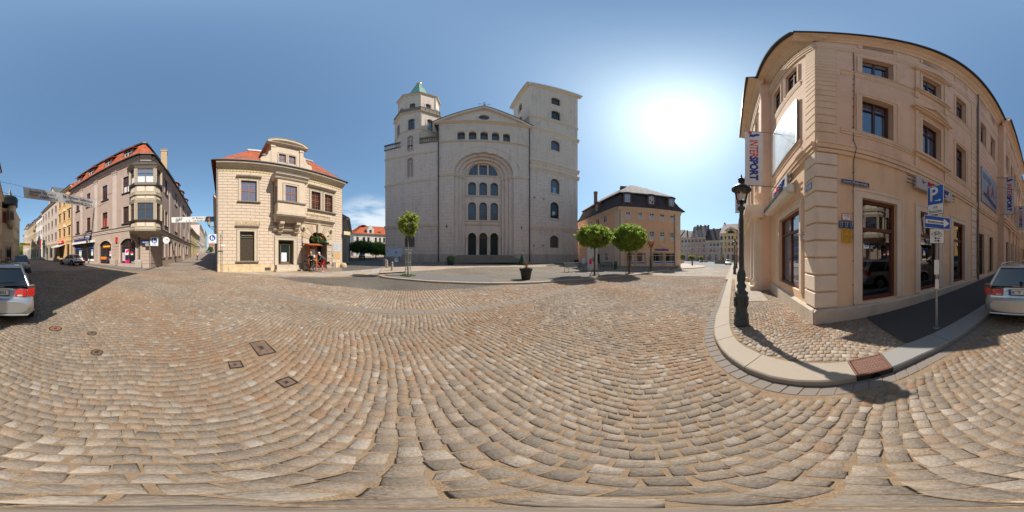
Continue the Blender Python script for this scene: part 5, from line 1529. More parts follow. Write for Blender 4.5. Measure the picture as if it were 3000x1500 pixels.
# base stones
for x in np.arange(0,HL,.95):
    x1=min(x+.95,HL)
    if x1 > W3[0] and x < W3[1] or x1 > W5[0] and x < W5[1]:
        if x < W3[0]-.2:x1=W3[0]
        else:continue
    q=MB();q.box(x+.008,x1-.008,-.05,.01,h.ground(x)-.2,h.Z(650,774)-.01);h.put(q,'base_stone',sand_or)
mb=MB();s=h.S(784);mb.box(s-.28,s+.28,-.06,.0,h.ground(s)+.12,h.ground(s)+.4);h.put(mb,'cellar_vent',mat('vent_dark',(.07,.065,.06),.8))
h.finish(ashj,-.5,HZ)
# painted frieze of cubes under the eaves
ochre_p=mat('ochre_paint',(.62,.46,.17),.9,.1,3);cube_g=mat('grey_cube_paint',(.36,.33,.29),.9)
mb=MB();mb.box(.06,HL-.06,-.03,.01,HZ-.97,HZ-.62);h.put(mb,'frieze',ochre_p)
mb=MB();
for i in range(int(HL/.3)):
    x=.1+i*.3
    for k in range(2):mb.prism([(x+k*.15,HZ-.95+k*.16),(x+.13+k*.15,HZ-.95+k*.16),(x+.19+k*.15,HZ-.81+k*.16),(x+.06+k*.15,HZ-.81+k*.16)],-.045,-.02,'y')
h.put(mb,'frieze_cubes',cube_g)
h.cornice('cornice',sandst,-.1,HL+.1,HZ-.62,HZ,.55)
mb=MB();mb.prism([(-.52,HZ),(-.66,HZ+.02),(-.66,HZ+.13),(-.5,HZ+.13)],-.4,HL+.4,'x');h.put(mb,'gutter',zinc_dark)
h.text('GOLDSCHMIEDE',h.S(688),h.S(763),h.Z(725,657),h.Z(725,650),gold)
h.text('HISTORISCHES WIRTSHAUS',h.S(893),h.S(966),h.Z(930,633.5)-.13,h.Z(930,633.5)+.13,gold)
# plates on the wall
def plate(w,u0,v0,u1,v1,m,name,out=.03):
    s0,s1=w.S(u0),w.S(u1);um=(u0+u1)/2;q=MB();q.box(s0,s1,-out,.01,w.Z(um,v1),w.Z(um,v0));return w.put(q,name,m)
plate(h,976.5,711,996.5,737,mat('bluish_panel',(.42,.45,.48),.7),'notice_panel',.045);plate(h,976.5,737.5,996.5,757,mat('tan_panel',(.52,.33,.16),.7),'notice_panel',.045)
plate(h,970,740.5,976,748,grey,'letter_box',.1);plate(h,970,770,977,779,iron,'small_hatch',.05);plate(h,875.5,704.5,880,709.5,sky_blue,'house_number_plate')
for i,ww_ in enumerate((.5,.8,.7,.75,.6)):
    s0=h.S(977.5);s1=h.S(996);z=h.Z(986,714)-.16*i;q=MB();q.box(s0+.05,s0+(s1-s0)*ww_,-.05,-.04,z-.03,z);h.put(q,'lettering_line',mat('faded_print',(.3,.32,.35),.8))
q=MB();p0,p1=h.S(1003)-.1,h.S(1003)+.05
mb=MB();mb.box(HL-.02,HL+1.0,-.35,-.28,h.Z(1003,688),h.Z(1003,678));h.put(mb,'hanging_sign',mat('ivory_board',(.6,.48,.28),.7));mb=MB();mb.tube((HL,-.31,h.Z(1003,675)),(HL+1.1,-.31,h.Z(1003,675)),.02);mb.tube((HL,-.31,h.Z(1003,691)),(HL+1.1,-.31,h.Z(1003,691)),.02);mb.lathe([(.0,0),(.05,.04),(0,.1)],(HL+1.1,-.31,h.Z(1003,675)),8);h.put(mb,'sign_rail',black_iron)
# gable
s0,s1=h.S(793),h.S(888.5);gzb=HZ+.05;gzt=h.Z(837,431)
gm=(s0+s1)/2;gw2=(s1-s0)/2
gp=[(s0,gzb),(s1,gzb),(s1,gzt),(s0,gzt)]
a1,b1_=h.S(817),h.S(837.5);a2_,b2_=h.S(846),h.S(866);wz0,wz1=h.Z(827,475.5),h.Z(827,451.5)
hh2=Wall(h.A,h.B,hs_,off=.0);
hh2.win(a1,b1_,wz0,wz1,wood_orange,gl_sky_tint,.15,2,.5,2,fw=.05,sur=(.14,.03,sandst));hh2.win(a2_,b2_,wz0,wz1,wood_orange,gl_sky_tint,.15,2,.5,2,fw=.05,sur=(.14,.03,sandst))
hh2.finish(render_c,gzb,gzt,'gable',poly=gp)
arc=[(gm+(gw2+.05)*math.cos(math.pi*(k+0)/14),gzt+.25+(h.Z(837,414)-gzt-.2)*math.sin(math.pi*k/14)) for k in range(15)]
mb=MB();mb.prism([(gm-gw2,gzt),(gm+gw2,gzt)]+arc,-.02,2.5,'y');h.put(mb,'gable_head',render_c)
mb=MB();mb.box(s0+.0,s1-.0,.3,3.5,gzb,gzt);mb2=h.put(mb,'gable_body',render_c)
for x in (s0+.02,s1-.42):
    q=MB();q.box(x,x+.4,-.08,.01,gzb,gzt-.35);q.box(x-.05,x+.45,-.13,.01,gzt-.35,gzt-.22);q.box(x-.02,x+.42,-.1,.01,gzt-.22,gzt);h.put(q,'pilaster',render_c)
q=MB();q.prism([(0,gzt),(-.12,gzt),(-.16,gzt+.1),(-.34,gzt+.2),(-.36,gzt+.28),(0,gzt+.3)],s0-.38,s1+.38,'x');h.put(q,'gable_cornice',sandst)
outer=[(gm+(gw2+.42)*math.cos(math.pi*k/16),gzt+.28+(h.Z(837,412)-gzt-.28)*math.sin(math.pi*k/16)) for k in range(17)]
inner=[(gm+(gw2+.05)*math.cos(math.pi*k/16),gzt+.28+(h.Z(837,412)-gzt-.62)*math.sin(math.pi*k/16)) for k in range(17)]
q=MB();q.ring([outer[-1],outer[0]]+outer[1:-1],[inner[-1],inner[0]]+inner[1:-1],-.34,2.6,open_base=True);h.put(q,'arched_pediment',sandst)
q=MB();q.ring([(x,z+.02) for x,z in [outer[-1],outer[0]]+outer[1:-1]],[(x,z-.03) for x,z in [outer[-1],outer[0]]+outer[1:-1]],-.38,2.65,open_base=True);h.put(q,'pediment_cover',zinc_dark)
q=MB();q.prism([(gm-.2,gzt+.75),(gm+.2,gzt+.75),(gm+.12,gzt+.9),(gm-.12,gzt+.9)],-.03,.0,'y');h.put(q,'gable_slot',black)
for sg,x in ((-1,s0),(1,s1)):
    pts_=[(x,gzb),(x+sg*1.05,gzb),(x+sg*1.05,gzb+.25),(x+sg*.9,gzb+.4),(x+sg*1.0,gzb+.75),(x+sg*.85,gzb+1.05),(x+sg*.5,gzb+1.15),(x+sg*.28,gzb+1.45),(x+sg*.2,gzb+1.9),(x,gzb+2.1)]
    q=MB();q.prism(pts_,-.05,.35,'y');h.put(q,'volute',render_c)
    q=MB();q.lathe([(.16,0),(.2,.1),(.24,.3),(.1,.42),(.02,.48)],(x+sg*.62,.1,gzb+1.12),10);h.put(q,'stone_ball',sand_dk)
# roof and the other walls
inn=-h.n;back=9.5
hp=[h.A,h.B,h.B+inn*back+h.d*-.5,h.A+inn*back+h.d*1.0]
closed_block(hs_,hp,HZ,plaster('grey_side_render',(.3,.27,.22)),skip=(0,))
rA,rB=h.S(727.5),h.S(966)
mb=MB();
def rp(s,y,z):return (s,y,z)
e=.55
v_=[(-e,-e,HZ+.1),(HL+e,-e,HZ+.1),(HL+e,back+e,HZ+.1),(-e,back+e,HZ+.1),(-e+.9,.35,HZ+.85),(HL+e-.9,.35,HZ+.85),(HL-.4,back,HZ+.85),(.4,back,HZ+.85)]
RZ=15.75;RA=Wall(h.A+inn*4.1,h.B+inn*4.1,hs_);ra,rb=max(2.6,RA.S(727.5)),min(HL-1.6,RA.S(966))
v_ +=[(ra,4.1,RZ),(rb,4.1,RZ),(rb,5.6,RZ),(ra,5.6,RZ)]
mb.add(v_,[(0,1,5,4),(1,2,6,5),(2,3,7,6),(3,0,4,7),(4,5,9,8),(5,6,10,9),(6,7,11,10),(7,4,8,11),(8,9,10,11)])
h.put(mb,'roof',red_tile)
mb=MB();mb.box(ra-.1,rb+.1,4.0,5.7,RZ+.02,RZ+.28);h.put(mb,'ridge_capping',zinc)
mb=MB()
for sA,sB in ((1.2,s0-1.2),(s1+1.4,HL-.5)):
    mb.tube((sA,-.05,HZ+.95),(sB,-.05,HZ+.95),.018,n=4);mb.tube((sA,-.1,HZ+.75),(sB,-.1,HZ+.75),.018,n=4)
    for x in np.arange(sA,sB,.16):mb.tube((x,-.12,HZ+.5),(x,-.05,HZ+.97),.011,n=3)
h.put(mb,'snow_guard',zinc)
downpipe(h,-.06,gh0,HZ-.4,zinc,.06,.05)
# big rounded kerb stone at the corner
bs=thing('guard_stone','rounded sandstone guard stone at the alley corner of the old inn house','stone',(*G(1006,782.5),gz(*G(1006,782.5))))
mb=MB();mb.lathe([(.42,-.05),(.42,.2),(.34,.4),(.18,.5),(.02,.52)],n=10);mb.build('stone',warm,bs)

# ---- alley wall behind the inn and the white monastery wing
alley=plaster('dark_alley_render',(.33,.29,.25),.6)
aA=h.B+inn*.0+h.d*.05;
aB=at_dist(1027,47)
al=building('alley_house','dark weathered row house with ornate brackets along the shaded alley beside the inn',h.B+(aB-h.B).normalized()*9.7)
p0=h.B+(aB-h.B).normalized()*9.6
# the side wall of the inn seen at a glancing angle
aw=Wall(p0,aB,al)
for k in range(6):
    x=1.5+k*(aw.L-3)/5;aw.win(x-.5,x+.5,5.6,7.2,wood_brown,gl_dark,.15,2,.6,sur=(.14,.06,sandst));
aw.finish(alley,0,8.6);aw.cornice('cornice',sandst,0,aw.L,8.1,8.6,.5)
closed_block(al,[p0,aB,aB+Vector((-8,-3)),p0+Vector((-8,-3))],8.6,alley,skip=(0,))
mb=MB();mb.prism([(-.5,8.6),(3.8,11.2),(8,8.6)],0,aw.L,'x');aw.put(mb,'roof',old_tile)
mA=at_dist(1010,62);mK=at_dist(1036,58);mB_=at_dist(1150,63)
white_r=plaster('white_render',(.66,.62,.55),.2)
mo=building('monastery_wing','white building with large red hipped roof and small stepped dormer behind the alley trees',mK)
mw=Wall(mK,mB_,mo);mz=height(1036,684,mK)
for u0,u1 in ((1044,1051),(1062.5,1070),(1076,1083),(1098,1104),(1110.5,1116),(1122.5,1128)):
    a,b=mw.S(u0),mw.S(u1);mw.win(a,b,mw.Z(1047,709),mw.Z(1047,694),wood_brown,gl_dark,.15,2,.6,2);mw.win(a,b,mw.Z(1047,740),mw.Z(1047,727),wood_brown,gl_dark,.15,2,.6,2)
mw.finish(white_r,0,mz);mw.cornice('cornice',white_r,0,mw.L,mz-.4,mz,.4);downpipe(mw,1.3,1.6,mz,zinc)
mpts=[mA,mK,mB_,mB_+Vector((0,14)),mA+Vector((-6,12))]
closed_block(mo,mpts,mz,white_r,skip=(1,))
mrd=mw.Z(1041,652)
roof_rings(mpts,[(-.5,mz),(5.5,mrd),(6.3,mrd)],red_tile,mo)
s=mw.S(1085.5);z=mw.Z(1085,690)
mb=MB();mb.prism([(s-1.7,z),(s+1.7,z),(s+1.7,z+.8),(s+1.25,z+1.1),(s+1.25,z+2.2),(s+1.5,z+2.4),(s+.9,z+2.7),(s+.5,z+3.4),(s,z+3.9),(s-.5,z+3.4),(s-.9,z+2.7),(s-1.5,z+2.4),(s-1.25,z+2.2),(s-1.25,z+1.1),(s-1.7,z+.8)],-.05,2.5,'y');mw.put(mb,'stepped_dormer',white_r)
mb=MB();mb.box(s-.45,s+.45,-.09,-.04,z+1.0,z+2.1);mw.put(mb,'dormer_window',gl_dark)
s=mw.S(1113);mb=MB();mb.prism([(s-2.2,z+1.0),(s-.8,z+1.25),(s-.3,z+1.75),(s+.3,z+1.75),(s+.8,z+1.25),(s+2.2,z+1.0)],.6,2.8,'y');e_=mw.put(mb,'eyebrow_dormer',red_tile);mb=MB();mb.prism([(s-.8,z+1.1),(s+.8,z+1.1),(s+.3,z+1.55),(s-.3,z+1.55)],.55,.62,'y');mw.put(mb,'dormer_window',gl_dark)

# ------------------------------------------------------------ the church
ch_st=stone('church_stone',(.68,.555,.46),.1,.65);ch_j=plaster('church_joint',(.6,.49,.41),.1);ch_tr=stone('church_trim',(.70,.57,.44),.1,.4);ch_pl=stone('church_plinth',(.46,.38,.32),.16,.7)
cw_d=Vector((math.sin(R(75)),math.cos(R(75))));cw_n=Vector((math.sin(R(-15)),math.cos(R(-15))))
CO=cw_n*27.5
def CP(s,t=0.0):return CO+cw_d*s+cw_n*t
church=building('church','large grey stone church front with two unequal towers, great stepped arch and open stairs',CP(0))
cl=Wall(CP(-15.6),CP(-5.3),church);cc=Wall(CP(-5.3),CP(10.65),church);cr=Wall(CP(10.65),CP(21.5),church)
leadg=mat('leaded_glass',(.05,.06,.075),.25,.3,6,spec=.6,ior=1.8);dgreen=paint('dark_green_wood',(.02,.035,.025),.6)
def cwin(w,u0,u1,z0,z1,semi=True,fr=black_iron,gl=leadg,depth=.45,sb=2,br=3,sur=.22,name='window',tr=0,sill=True,out=.03,rise=None):
    a,b=w.S(u0),w.S(u1)
    return w.win(a,b,z0,z1,fr,gl,depth,1,tr,br,rise=(b-a)/2*.98 if semi is True else (rise or 0),fw=.05,sbars=sb,sur=(sur,out,ch_tr) if sur else None,sill=(.15,.1,ch_tr) if sill else None,name=name)
# left tower block
g=cl.ground(5)
z_g=cl.Z(1277,660),cl.Z(1277,655.5);z_2=cl.Z(1277,527),cl.Z(1277,523.5);z_3=cl.Z(1275,445),cl.Z(1275,441.5);z_p0,z_p1=cl.Z(1275,418),cl.Z(1275,402)
cwin(cl,1185,1215,cl.Z(1200,724),cl.Z(1200,684),semi=False,rise=.75)
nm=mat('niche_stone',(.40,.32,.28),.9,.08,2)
for (v0,v1) in ((518.7,462.5),(442.5,397.5)):
    a,b=cl.S(1193),cl.S(1209.5);cl.hole(a,b,cl.Z(1201,v0),cl.Z(1201,v1),(b-a)/2*.98,.3)
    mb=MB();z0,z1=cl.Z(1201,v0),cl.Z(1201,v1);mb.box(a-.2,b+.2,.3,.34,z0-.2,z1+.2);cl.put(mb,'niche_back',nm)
    mb=MB();mb.box((a+b)/2-.07,(a+b)/2+.07,.18,.31,z0,z1-.9);mb.ring([(a+.1,z1-1.2),(a+.75,z1-1.2),(a+.42,z1-.55)],[(a+.2,z1-1.12),(a+.66,z1-1.12),(a+.42,z1-.7)],.2,.31);mb.ring([(b-.1,z1-1.2),(b-.75,z1-1.2),(b-.42,z1-.55)],[(b-.2,z1-1.12),(b-.66,z1-1.12),(b-.42,z1-.7)],.2,.31);cl.put(mb,'tracery',ch_tr)
    mb=MB();mb.box(a-.15,b+.1,-.1,.02,z0-.12,z0);cl.put(mb,'sill',ch_tr)
course(cl,-.1,cl.L,z_g[0]-.15,z_g[1]+.2,.22,ch_tr,'string_course');course(cl,-.1,cl.L,z_2[0]-.1,z_2[1]+.1,.16,ch_tr);course(cl,-.1,cl.L,z_3[0]-.1,z_3[1]+.1,.16,ch_tr)
# right tower
rg=cr.Z(1555,668),cr.Z(1555,662);rd1=cr.Z(1555,474),cr.Z(1555,468);rd2=cr.Z(1555,494),cr.Z(1555,488);ru=cr.Z(1555,378),cr.Z(1555,373);rt=cr.Z(1562,343),cr.Z(1562,339.5)
TOPR=cr.Z(1562,249)
tw=[(690,726,1),(592,640,1),(524,567,1),(412,442,0)]
for k,(vt,vb,sm) in enumerate(tw):
    ua,ub=((1611,1637),(1612,1638),(1613,1639.5),(1614,1640))[k]
    um=(ua+ub)/2;a,b=cr.S(ua),cr.S(ub)
    cr.win(a,b,cr.Z(um,vb),cr.Z(um,vt),black_iron if k != 1 else dgreen,leadg if k != 1 else gl_green,.4,1,0,2 if k != 0 else 4,rise=(b-a)/2*.95 if k else .55,fw=.06,sbars=3,sur=(.28,.05,ch_tr),sill=(.2,.1,ch_tr))
    if k in (1,2):
        mb=MB();z0=cr.Z(um,vb);mb.box((a+b)/2-.35,(a+b)/2+.3,.33,.37,z0+.1,z0+1.5);cr.put(mb,'reflecting_pane',gl_sky_tint)  # added pane, its blue colour stands for sky reflected in the window
for k,(vt,vb) in enumerate(((325,351),(287,308))):
    um=1628;a,b=cr.S(1615),cr.S(1641.5);cr.win(a,b,cr.Z(um,vb),cr.Z(um,vt),dgreen,gl_green,.4,3,0,6,rise=.95,fw=.07,sur=(.28,.05,ch_tr),sill=(.2,.1,ch_tr))
course(cr,0,cr.L+.2,rg[0]-.1,rg[1]+.3,.3,ch_tr)
for z in (rd1,rd2):cr.cornice('cornice',ch_tr,-.05,cr.L+.35,z[0]-.25,z[1]+.2,.4)
cr.cornice('cornice',ch_tr,-.05,cr.L+.3,ru[0]-.2,ru[1]+.25,.38);course(cr,0,cr.L+.1,rt[0]-.1,rt[1]+.25,.2,ch_tr)
for s in (.0,.7,cr.L-3.0,cr.L-.9):
    for z0,z1 in ((g+1.9,rg[0]-.15),(rg[1]+.35,rd2[0]-.3),(rd1[1]+.25,ru[0]-.3),(rt[1]+.3,TOPR-1.3)):
        if s in (.7,cr.L-3.0):mb=MB();mb.box(s,s+.06,-.05,.02,z0,z1);cr.put(mb,'panel_edge',ch_tr)
        else:mb=MB();mb.box(s,s+(.55 if s == 0 else .9),-.06,.02,z0,z1);cr.put(mb,'corner_strip',ch_st)
crside=Wall(CP(10.65,10.8),CP(10.65),church);crr=Wall(CP(21.5),CP(21.5,10.8),church)
for vt,vb in ((325,351),(287,308)):
    for w in (crside,crr):w.win(4.2,6.4,cr.Z(1628,vb),cr.Z(1628,vt),dgreen,gl_green,.4,3,0,6,rise=.95,fw=.07,sur=(.28,.05,ch_tr),sill=(.2,.1,ch_tr))
for vt,vb in ((412,442),(524,567),(592,640)):crr.win(4.2,6.4,cr.Z(1628,vb),cr.Z(1628,vt),black_iron,leadg,.4,1,0,3,rise=1.05,fw=.06,sbars=3)
for w in (crside,crr):course(w,0,10.8,rt[0]-.1,rt[1]+.25,.2,ch_tr);w.cornice('cornice',ch_tr,-.3,11.1,ru[0]-.2,ru[1]+.25,.38)
for z in (rd1,rd2):crr.cornice('cornice',ch_tr,-.35,10.8,z[0]-.25,z[1]+.2,.4)
tp=[CP(10.65),CP(21.5),CP(21.5,10.8),CP(10.65,10.8)]
for w in (cr,crside,crr):w.cornice('main_cornice',ch_tr,-.75,w.L+.75,TOPR-1.1,TOPR,.8)
roof_rings(tp,[(-.82,TOPR),(-.82,TOPR+.12),(.9,TOPR+.5),(1.6,TOPR+.5)],zinc_dark,church,'tower_roof')
roof_rings(inset(tp,1.7),[(0,TOPR+.4),(0.05,TOPR+2.6),(-.25,TOPR+2.65),(2.2,TOPR+4.0)],zinc,church,'roof_lantern')
mb=MB()
for w in (cr,crr,crside):
    pts_=[w.loc(x,TOPR+1.0,.6) for x in (-.5,w.L+.5)];mb.path(pts_,.02,4)
    for x in np.arange(-.5,w.L+.6,1.1):mb.tube(w.loc(x,TOPR+.1,.6),w.loc(x,TOPR+1.0,.6),.018,n=4)
mb.build('railing',black_iron,church)
# centre: great arch
cx=cc.S(1418.5);zsp=cc.Z(1290,511)
Rs=[cx-cc.S(1330),cx-cc.S(1341),cx-cc.S(1351.5),cx-cc.S(1361)]
zsp_c=height(1418,0,CP(0)) if False else cc.Z(1330,507.5)
steps_z=g+1.3
APX=cc.Z(1417.5,315);ENT=cc.Z(1418,358)
Wc=cc.L
hood=cx-cc.S(1304)
five=[(1340,1362),(1373,1395.5),(1407,1429.5),(1440.5,1462),(1474,1495)]
# centre them about the axis with equal spacing
hwid=.5*(cc.S(1429.5)-cc.S(1407));sp5=(cc.S(1484.5)-cc.S(1351))/4
f0,f1=cc.Z(1418,410),cc.Z(1418,386)
for k in range(5):
    a=cx+sp5*(k-2)-hwid;cc.win(a,a+2*hwid,f0,f1,black_iron,leadg,.6,1,0,3,rise=hwid*.62,fw=.05,sbars=3,sur=(.32,.06,ch_tr))
    if k < 4:mb=MB();mb.box(a+2*hwid+.33,a+sp5-.33,-.1,.02,f0-.1,f1-.5);cc.put(mb,'window_pier',ch_st)
R1=Rs[0];gdoor=steps_z
poly=[(0,-.5),(Wc,-.5),(Wc,ENT),(0,ENT)]
cc.hole(cx-R1,cx+R1,gdoor-2.2,zsp_c+R1,R1,.5)
cc.finish(ch_j,-.5,ENT)
def ringface(y,Ro,Ri,z0,m,name):
    o_=outline(2*Ro,zsp_c+Ro-z0,Ro*.999,28,z0,cx);i_=outline(2*Ri,zsp_c+Ri-z0,Ri*.999,28,z0,cx)
    mb=MB();mb.ring(o_,i_,y,y+.55,open_base=True);return cc.put(mb,name,m)
for k in range(3):ringface(.5*(k+1),Rs[k]+.02,Rs[k+1],gdoor-2.2,ch_st,'arch_order')
bw=Wall(CP(-5.3,1.95),CP(10.65,1.95),church)
bx=cx;hi=Rs[3]
rB=(bw.Z(1418,573),bw.Z(1418,534));rC=(bw.Z(1418,645),bw.Z(1418,593));rDz=(gdoor,bw.Z(1418,682));rL=(bw.Z(1418,514),bw.Z(1418,484))
wB=.5*(bw.S(1429)-bw.S(1406));spB=(bw.S(1450)-bw.S(1385))/2
for k in (-1,0,1):
    x=bx+k*spB
    for z0,z1,nmn in ((*rB,0),(*rC,0)):bw.win(x-wB,x+wB,z0,z1,black_iron,leadg,.45,1,0,4,rise=wB*.96,fw=.05,sbars=2,sur=(.36,.06,ch_tr))
    bw.win(x-wB,x+wB,rDz[0],rDz[1],black_iron,dgreen if k else gl_green,.5,2,.72,0,rise=wB*.96,fw=.1,sur=(.36,.06,ch_tr),name='door',sbars=3)
    mb=MB()
    for zz in (.25,1.2,2.2):mb.box(x-wB+.12,x-.06,.46,.52,rDz[0]+zz,rDz[0]+zz+.8);mb.box(x+.06,x+wB-.12,.46,.52,rDz[0]+zz,rDz[0]+zz+.8)
    bw.put(mb,'door_panels',dgreen)
# lunette: centre light and two quarter lights
bw.win(bx-wB,bx+wB,rL[0],rL[1],black_iron,leadg,.35,1,0,3,fw=.05,sbars=2)
RLu=bx-bw.S(1373.5);mull=.32
for sg in (-1,1):
    x0=wB+mull;t0=math.asin(0);tmax=math.acos(x0/RLu)
    pts_=[(bx+sg*x0,rL[0]),(bx+sg*RLu,rL[0])]+[(bx+sg*RLu*math.cos(tmax*k/8),rL[0]+(rL[1]-rL[0]+.15)/math.sin(tmax)*0+RLu*math.sin(tmax*k/8)*((rL[1]-rL[0])/(RLu*math.sin(tmax)))) for k in range(1,9)]
    if sg < 0:pts_=[pts_[0]]+pts_[:0:-1]
    mb=MB();mb.prism(pts_,.0-.02,.03,'y');o=bw.put(mb,'quarter_light',leadg)
    c_=(sum(p[0] for p in pts_)/len(pts_),sum(p[1] for p in pts_)/len(pts_));inn_=[(c_[0]+(p[0]-c_[0])*.9,c_[1]+(p[1]-c_[1])*.9) for p in pts_];out_=[(c_[0]+(p[0]-c_[0])*1.02,c_[1]+(p[1]-c_[1])*1.02) for p in pts_]
    mb=MB();mb.ring(out_,inn_,-.07,.0)
    for k in (1,2):x=bx+sg*(x0+(RLu-x0)*k/3);mb.box(x-.02,x+.02,-.05,-.02,rL[0],rL[0]+(rL[1]-rL[0])*(.85 if k == 1 else .6))
    bw.put(mb,'quarter_light_frame',black_iron)
mb=MB();oo=outline(2*(RLu+.75),RLu+.75,(RLu+.75)*.999,20,rL[0],bx);ii=outline(2*(RLu+.25),RLu+.25,(RLu+.25)*.999,20,rL[0],bx);mb.ring(oo,ii,-.16,.02,open_base=True);bw.put(mb,'lunette_hood',ch_tr)
for z in (rL[0]-.32,rB[0]-.3,rC[0]-.3,rC[0]-1.0):course(bw,bx-hi,bx+hi,z,z+.28,.2,ch_tr)
bw.finish(ch_st,-.5,zsp_c+hi+.3,s0=bx-hi-.3,s1=bx+hi+.3)
for x in (bx-1.5*spB,bx-.5*spB,bx+.5*spB,bx+1.5*spB):
    mb=MB();hc=rDz[1]-wB-gdoor
    mb.lathe([(.3,0),(.3,.12),(.22,.22),(.19,hc-.45),(.22,hc-.4),(.3,hc-.12),(.32,hc)],(x,-.12,gdoor),12);bw.put(mb,'column',ch_tr)
# hood moulding and impost bands
mb=MB();mb.ring(outline(2*hood,hood,hood*.999,30,zsp_c,cx),outline(2*(hood-.18),hood-.18,(hood-.18)*.999,30,zsp_c,cx),-.1,.02,open_base=True);cc.put(mb,'hood_mould',ch_tr)
for s0,s1,y in ((0,cx-R1,0),(cx-R1,cx-Rs[1],.5),(cx-Rs[1],cx-Rs[2],1.0),(cx-Rs[2],cx-Rs[3],1.5)):
    for sg in (0,1):
        x0,x1=(s0,s1+.12) if not sg else (2*cx-s1-.12,2*cx-s0 if y else Wc)
        mb=MB();mb.box(x0,x1,y-.22,y+.05,zsp_c-.15,zsp_c+.12);mb.box(x0,x1,y-.12,y+.04,zsp_c-.5,zsp_c-.15);cc.put(mb,'impost',ch_tr)
course(cc,.1,Wc-.1,f0-.55,f0-.15,.28,ch_tr);
# pediment
cc.cornice('entablature',ch_tr,-.3,Wc+.3,ENT-.5,ENT+.15,.65)
pz=ENT+.1;ov=.55
oc_=(cc.S(1418.5),cc.Z(1418,344.5));er,ez_=.5*(cc.S(1435)-cc.S(1402)),.5*(cc.Z(1418,337)-cc.Z(1418,352))
ell=[(oc_[0]+er*math.cos(2*math.pi*k/20),oc_[1]+ez_*math.sin(2*math.pi*k/20)) for k in range(20)]
tri=[(0,pz),(Wc,pz),(cx,APX-.3)]
V=[Vector((p,q,0)) for p,q in tri+ell];tr=tessellate_polygon([[Vector((p,q,0)) for p,q in tri],[Vector((p,q,0)) for p,q in ell]])
mb=MB();mb.add([(v.x,0,v.y) for v in V],tr);mb.add([(x,0,z) for x,z in ell]+[(x,.5,z) for x,z in ell],[(i,20+i,20+(i+1) % 20,(i+1) % 20) for i in range(20)])
cc.put(mb,'tympanum',ch_st,fix=False)
mb=MB();mb.prism(ell,.4,.45,'y');cc.put(mb,'oval_window',leadg)
mb=MB();mb.ring([(oc_[0]+(x-oc_[0])*1.3,oc_[1]+(z-oc_[1])*1.35) for x,z in ell],ell,-.12,.02);cc.put(mb,'oval_surround',ch_tr)
for sg in (-1,1):
    xe=cx+sg*(Wc/2+.6) if True else 0;ze=pz+.05
    mb=MB();pts_=[(xe,ze),(cx,APX),(cx,APX-.75),(xe-sg*.3,ze-.45),(xe,ze-.35)]
    mb.prism(pts_,-.6,.1,'y');pts2=[(xe+sg*.1,ze+.08),(cx,APX+.1),(cx,APX),(xe,ze)];mb2=MB();mb2.prism(pts2,-.72,16,'y')
    cc.put(mb,'raking_cornice',ch_tr);cc.put(mb2,'nave_roof',zinc_dark)
mb=MB();mb.tube((0,0,0),(0,0,1.9),.05);mb.tube((-.85,0,1.25),(.85,0,1.25),.045);
for x,z in ((-.85,1.25),(.85,1.25),(0,1.95),(0,.85)):mb.box(x-.2,x+.2,-.03,.03,z-.07,z+.07)
cc.put(mb,'roof_cross',mat('cross_gold',(.45,.12,.06),.4,metal=.4),cx,APX,.2) if False else mb.build('roof_cross',mat('cross_gold',(.45,.12,.06),.4,metal=.4),church,cc.loc(cx,APX+.1,.2),(0,0,cc.rz))
# plinth and walls of the side blocks
for w,xs in ((cl,(0,cl.L)),(cr,(0,cr.L)),(cc,(0,cx-R1)),(cc,(cx+R1,Wc))):
    mb=MB();mb.box(xs[0],xs[1],-.1,.02,-.5,g+1.3);mb.box(xs[0],xs[1],-.06,.02,g+1.3,g+1.42);w.put(mb,'plinth',ch_pl)
zo_=cl.Z(1201,389);sl_,sr2=cl.S(1174),cl.S(1229);cl.finish(ch_j,-.5,z_p0+.3,poly=[(0,-.5),(cl.L,-.5),(cl.L,z_p0+.3),(sr2,z_p0+.3),(sr2,zo_),(sl_,zo_),(sl_,z_p0+.3),(0,z_p0+.3)]);mb=MB();mb.box(sl_,sr2,.36,1.5,z_p0-.3,zo_-.001);cl.put(mb,'tower_buttress',ch_st);mb=MB();mb.box(sl_,sl_+.02,0,.4,z_p0+.3,zo_);mb.box(sr2-.02,sr2,0,.4,z_p0+.3,zo_);mb.box(sl_,sr2,0,1.5,zo_,zo_+.08);cl.put(mb,'buttress_cover',ch_tr);cr.finish(ch_j,-.5,TOPR-.3);crside.finish(ch_st,ENT-6,TOPR-.3);crr.finish(ch_st,-1.2,TOPR-.3)
hl=[(a-.3,b+.3,c-.15,d+.2) for a,b,c,d,_,_ in cl.holes];blocks(cl,0,cl.L,g+1.45,z_p0+.25,.6,1.6,hl,ch_st,limit=110,seed=2,proud=.03,gap=.04)
hl=[(a-.3,b+.3,c-.15,d+.25) for a,b,c,d,_,_ in cr.holes];blocks(cr,.55,cr.L-.9,g+1.45,TOPR-1.1,.6,1.6,hl,ch_st,limit=100,seed=3,proud=.03,gap=.04)
hl=[(a-.34,b+.34,c-.1,d+.3) for a,b,c,d,_,_ in cc.holes[:5]]+[(cx-R1,cx+R1,g,zsp_c+R1,(zsp_c-g,R1))]
hl[-1]=(cx-R1,cx+R1,g-1,zsp_c+R1,(zsp_c-g+1,R1));blocks(cc,0,Wc,g+1.45,ENT-.5,.6,1.45,hl,ch_st,limit=90,seed=4,proud=.03,gap=.04)
lp_=[CP(-15.6,10.3),CP(-15.6),CP(-5.3),CP(-5.3,10.3)]
wls=Wall(lp_[0],lp_[1],church);wls.finish(ch_st,-.5,z_p0+.3);Wall(CP(-5.3),CP(-5.3,10.3),church).finish(ch_st,ENT-8,z_p0+.3)
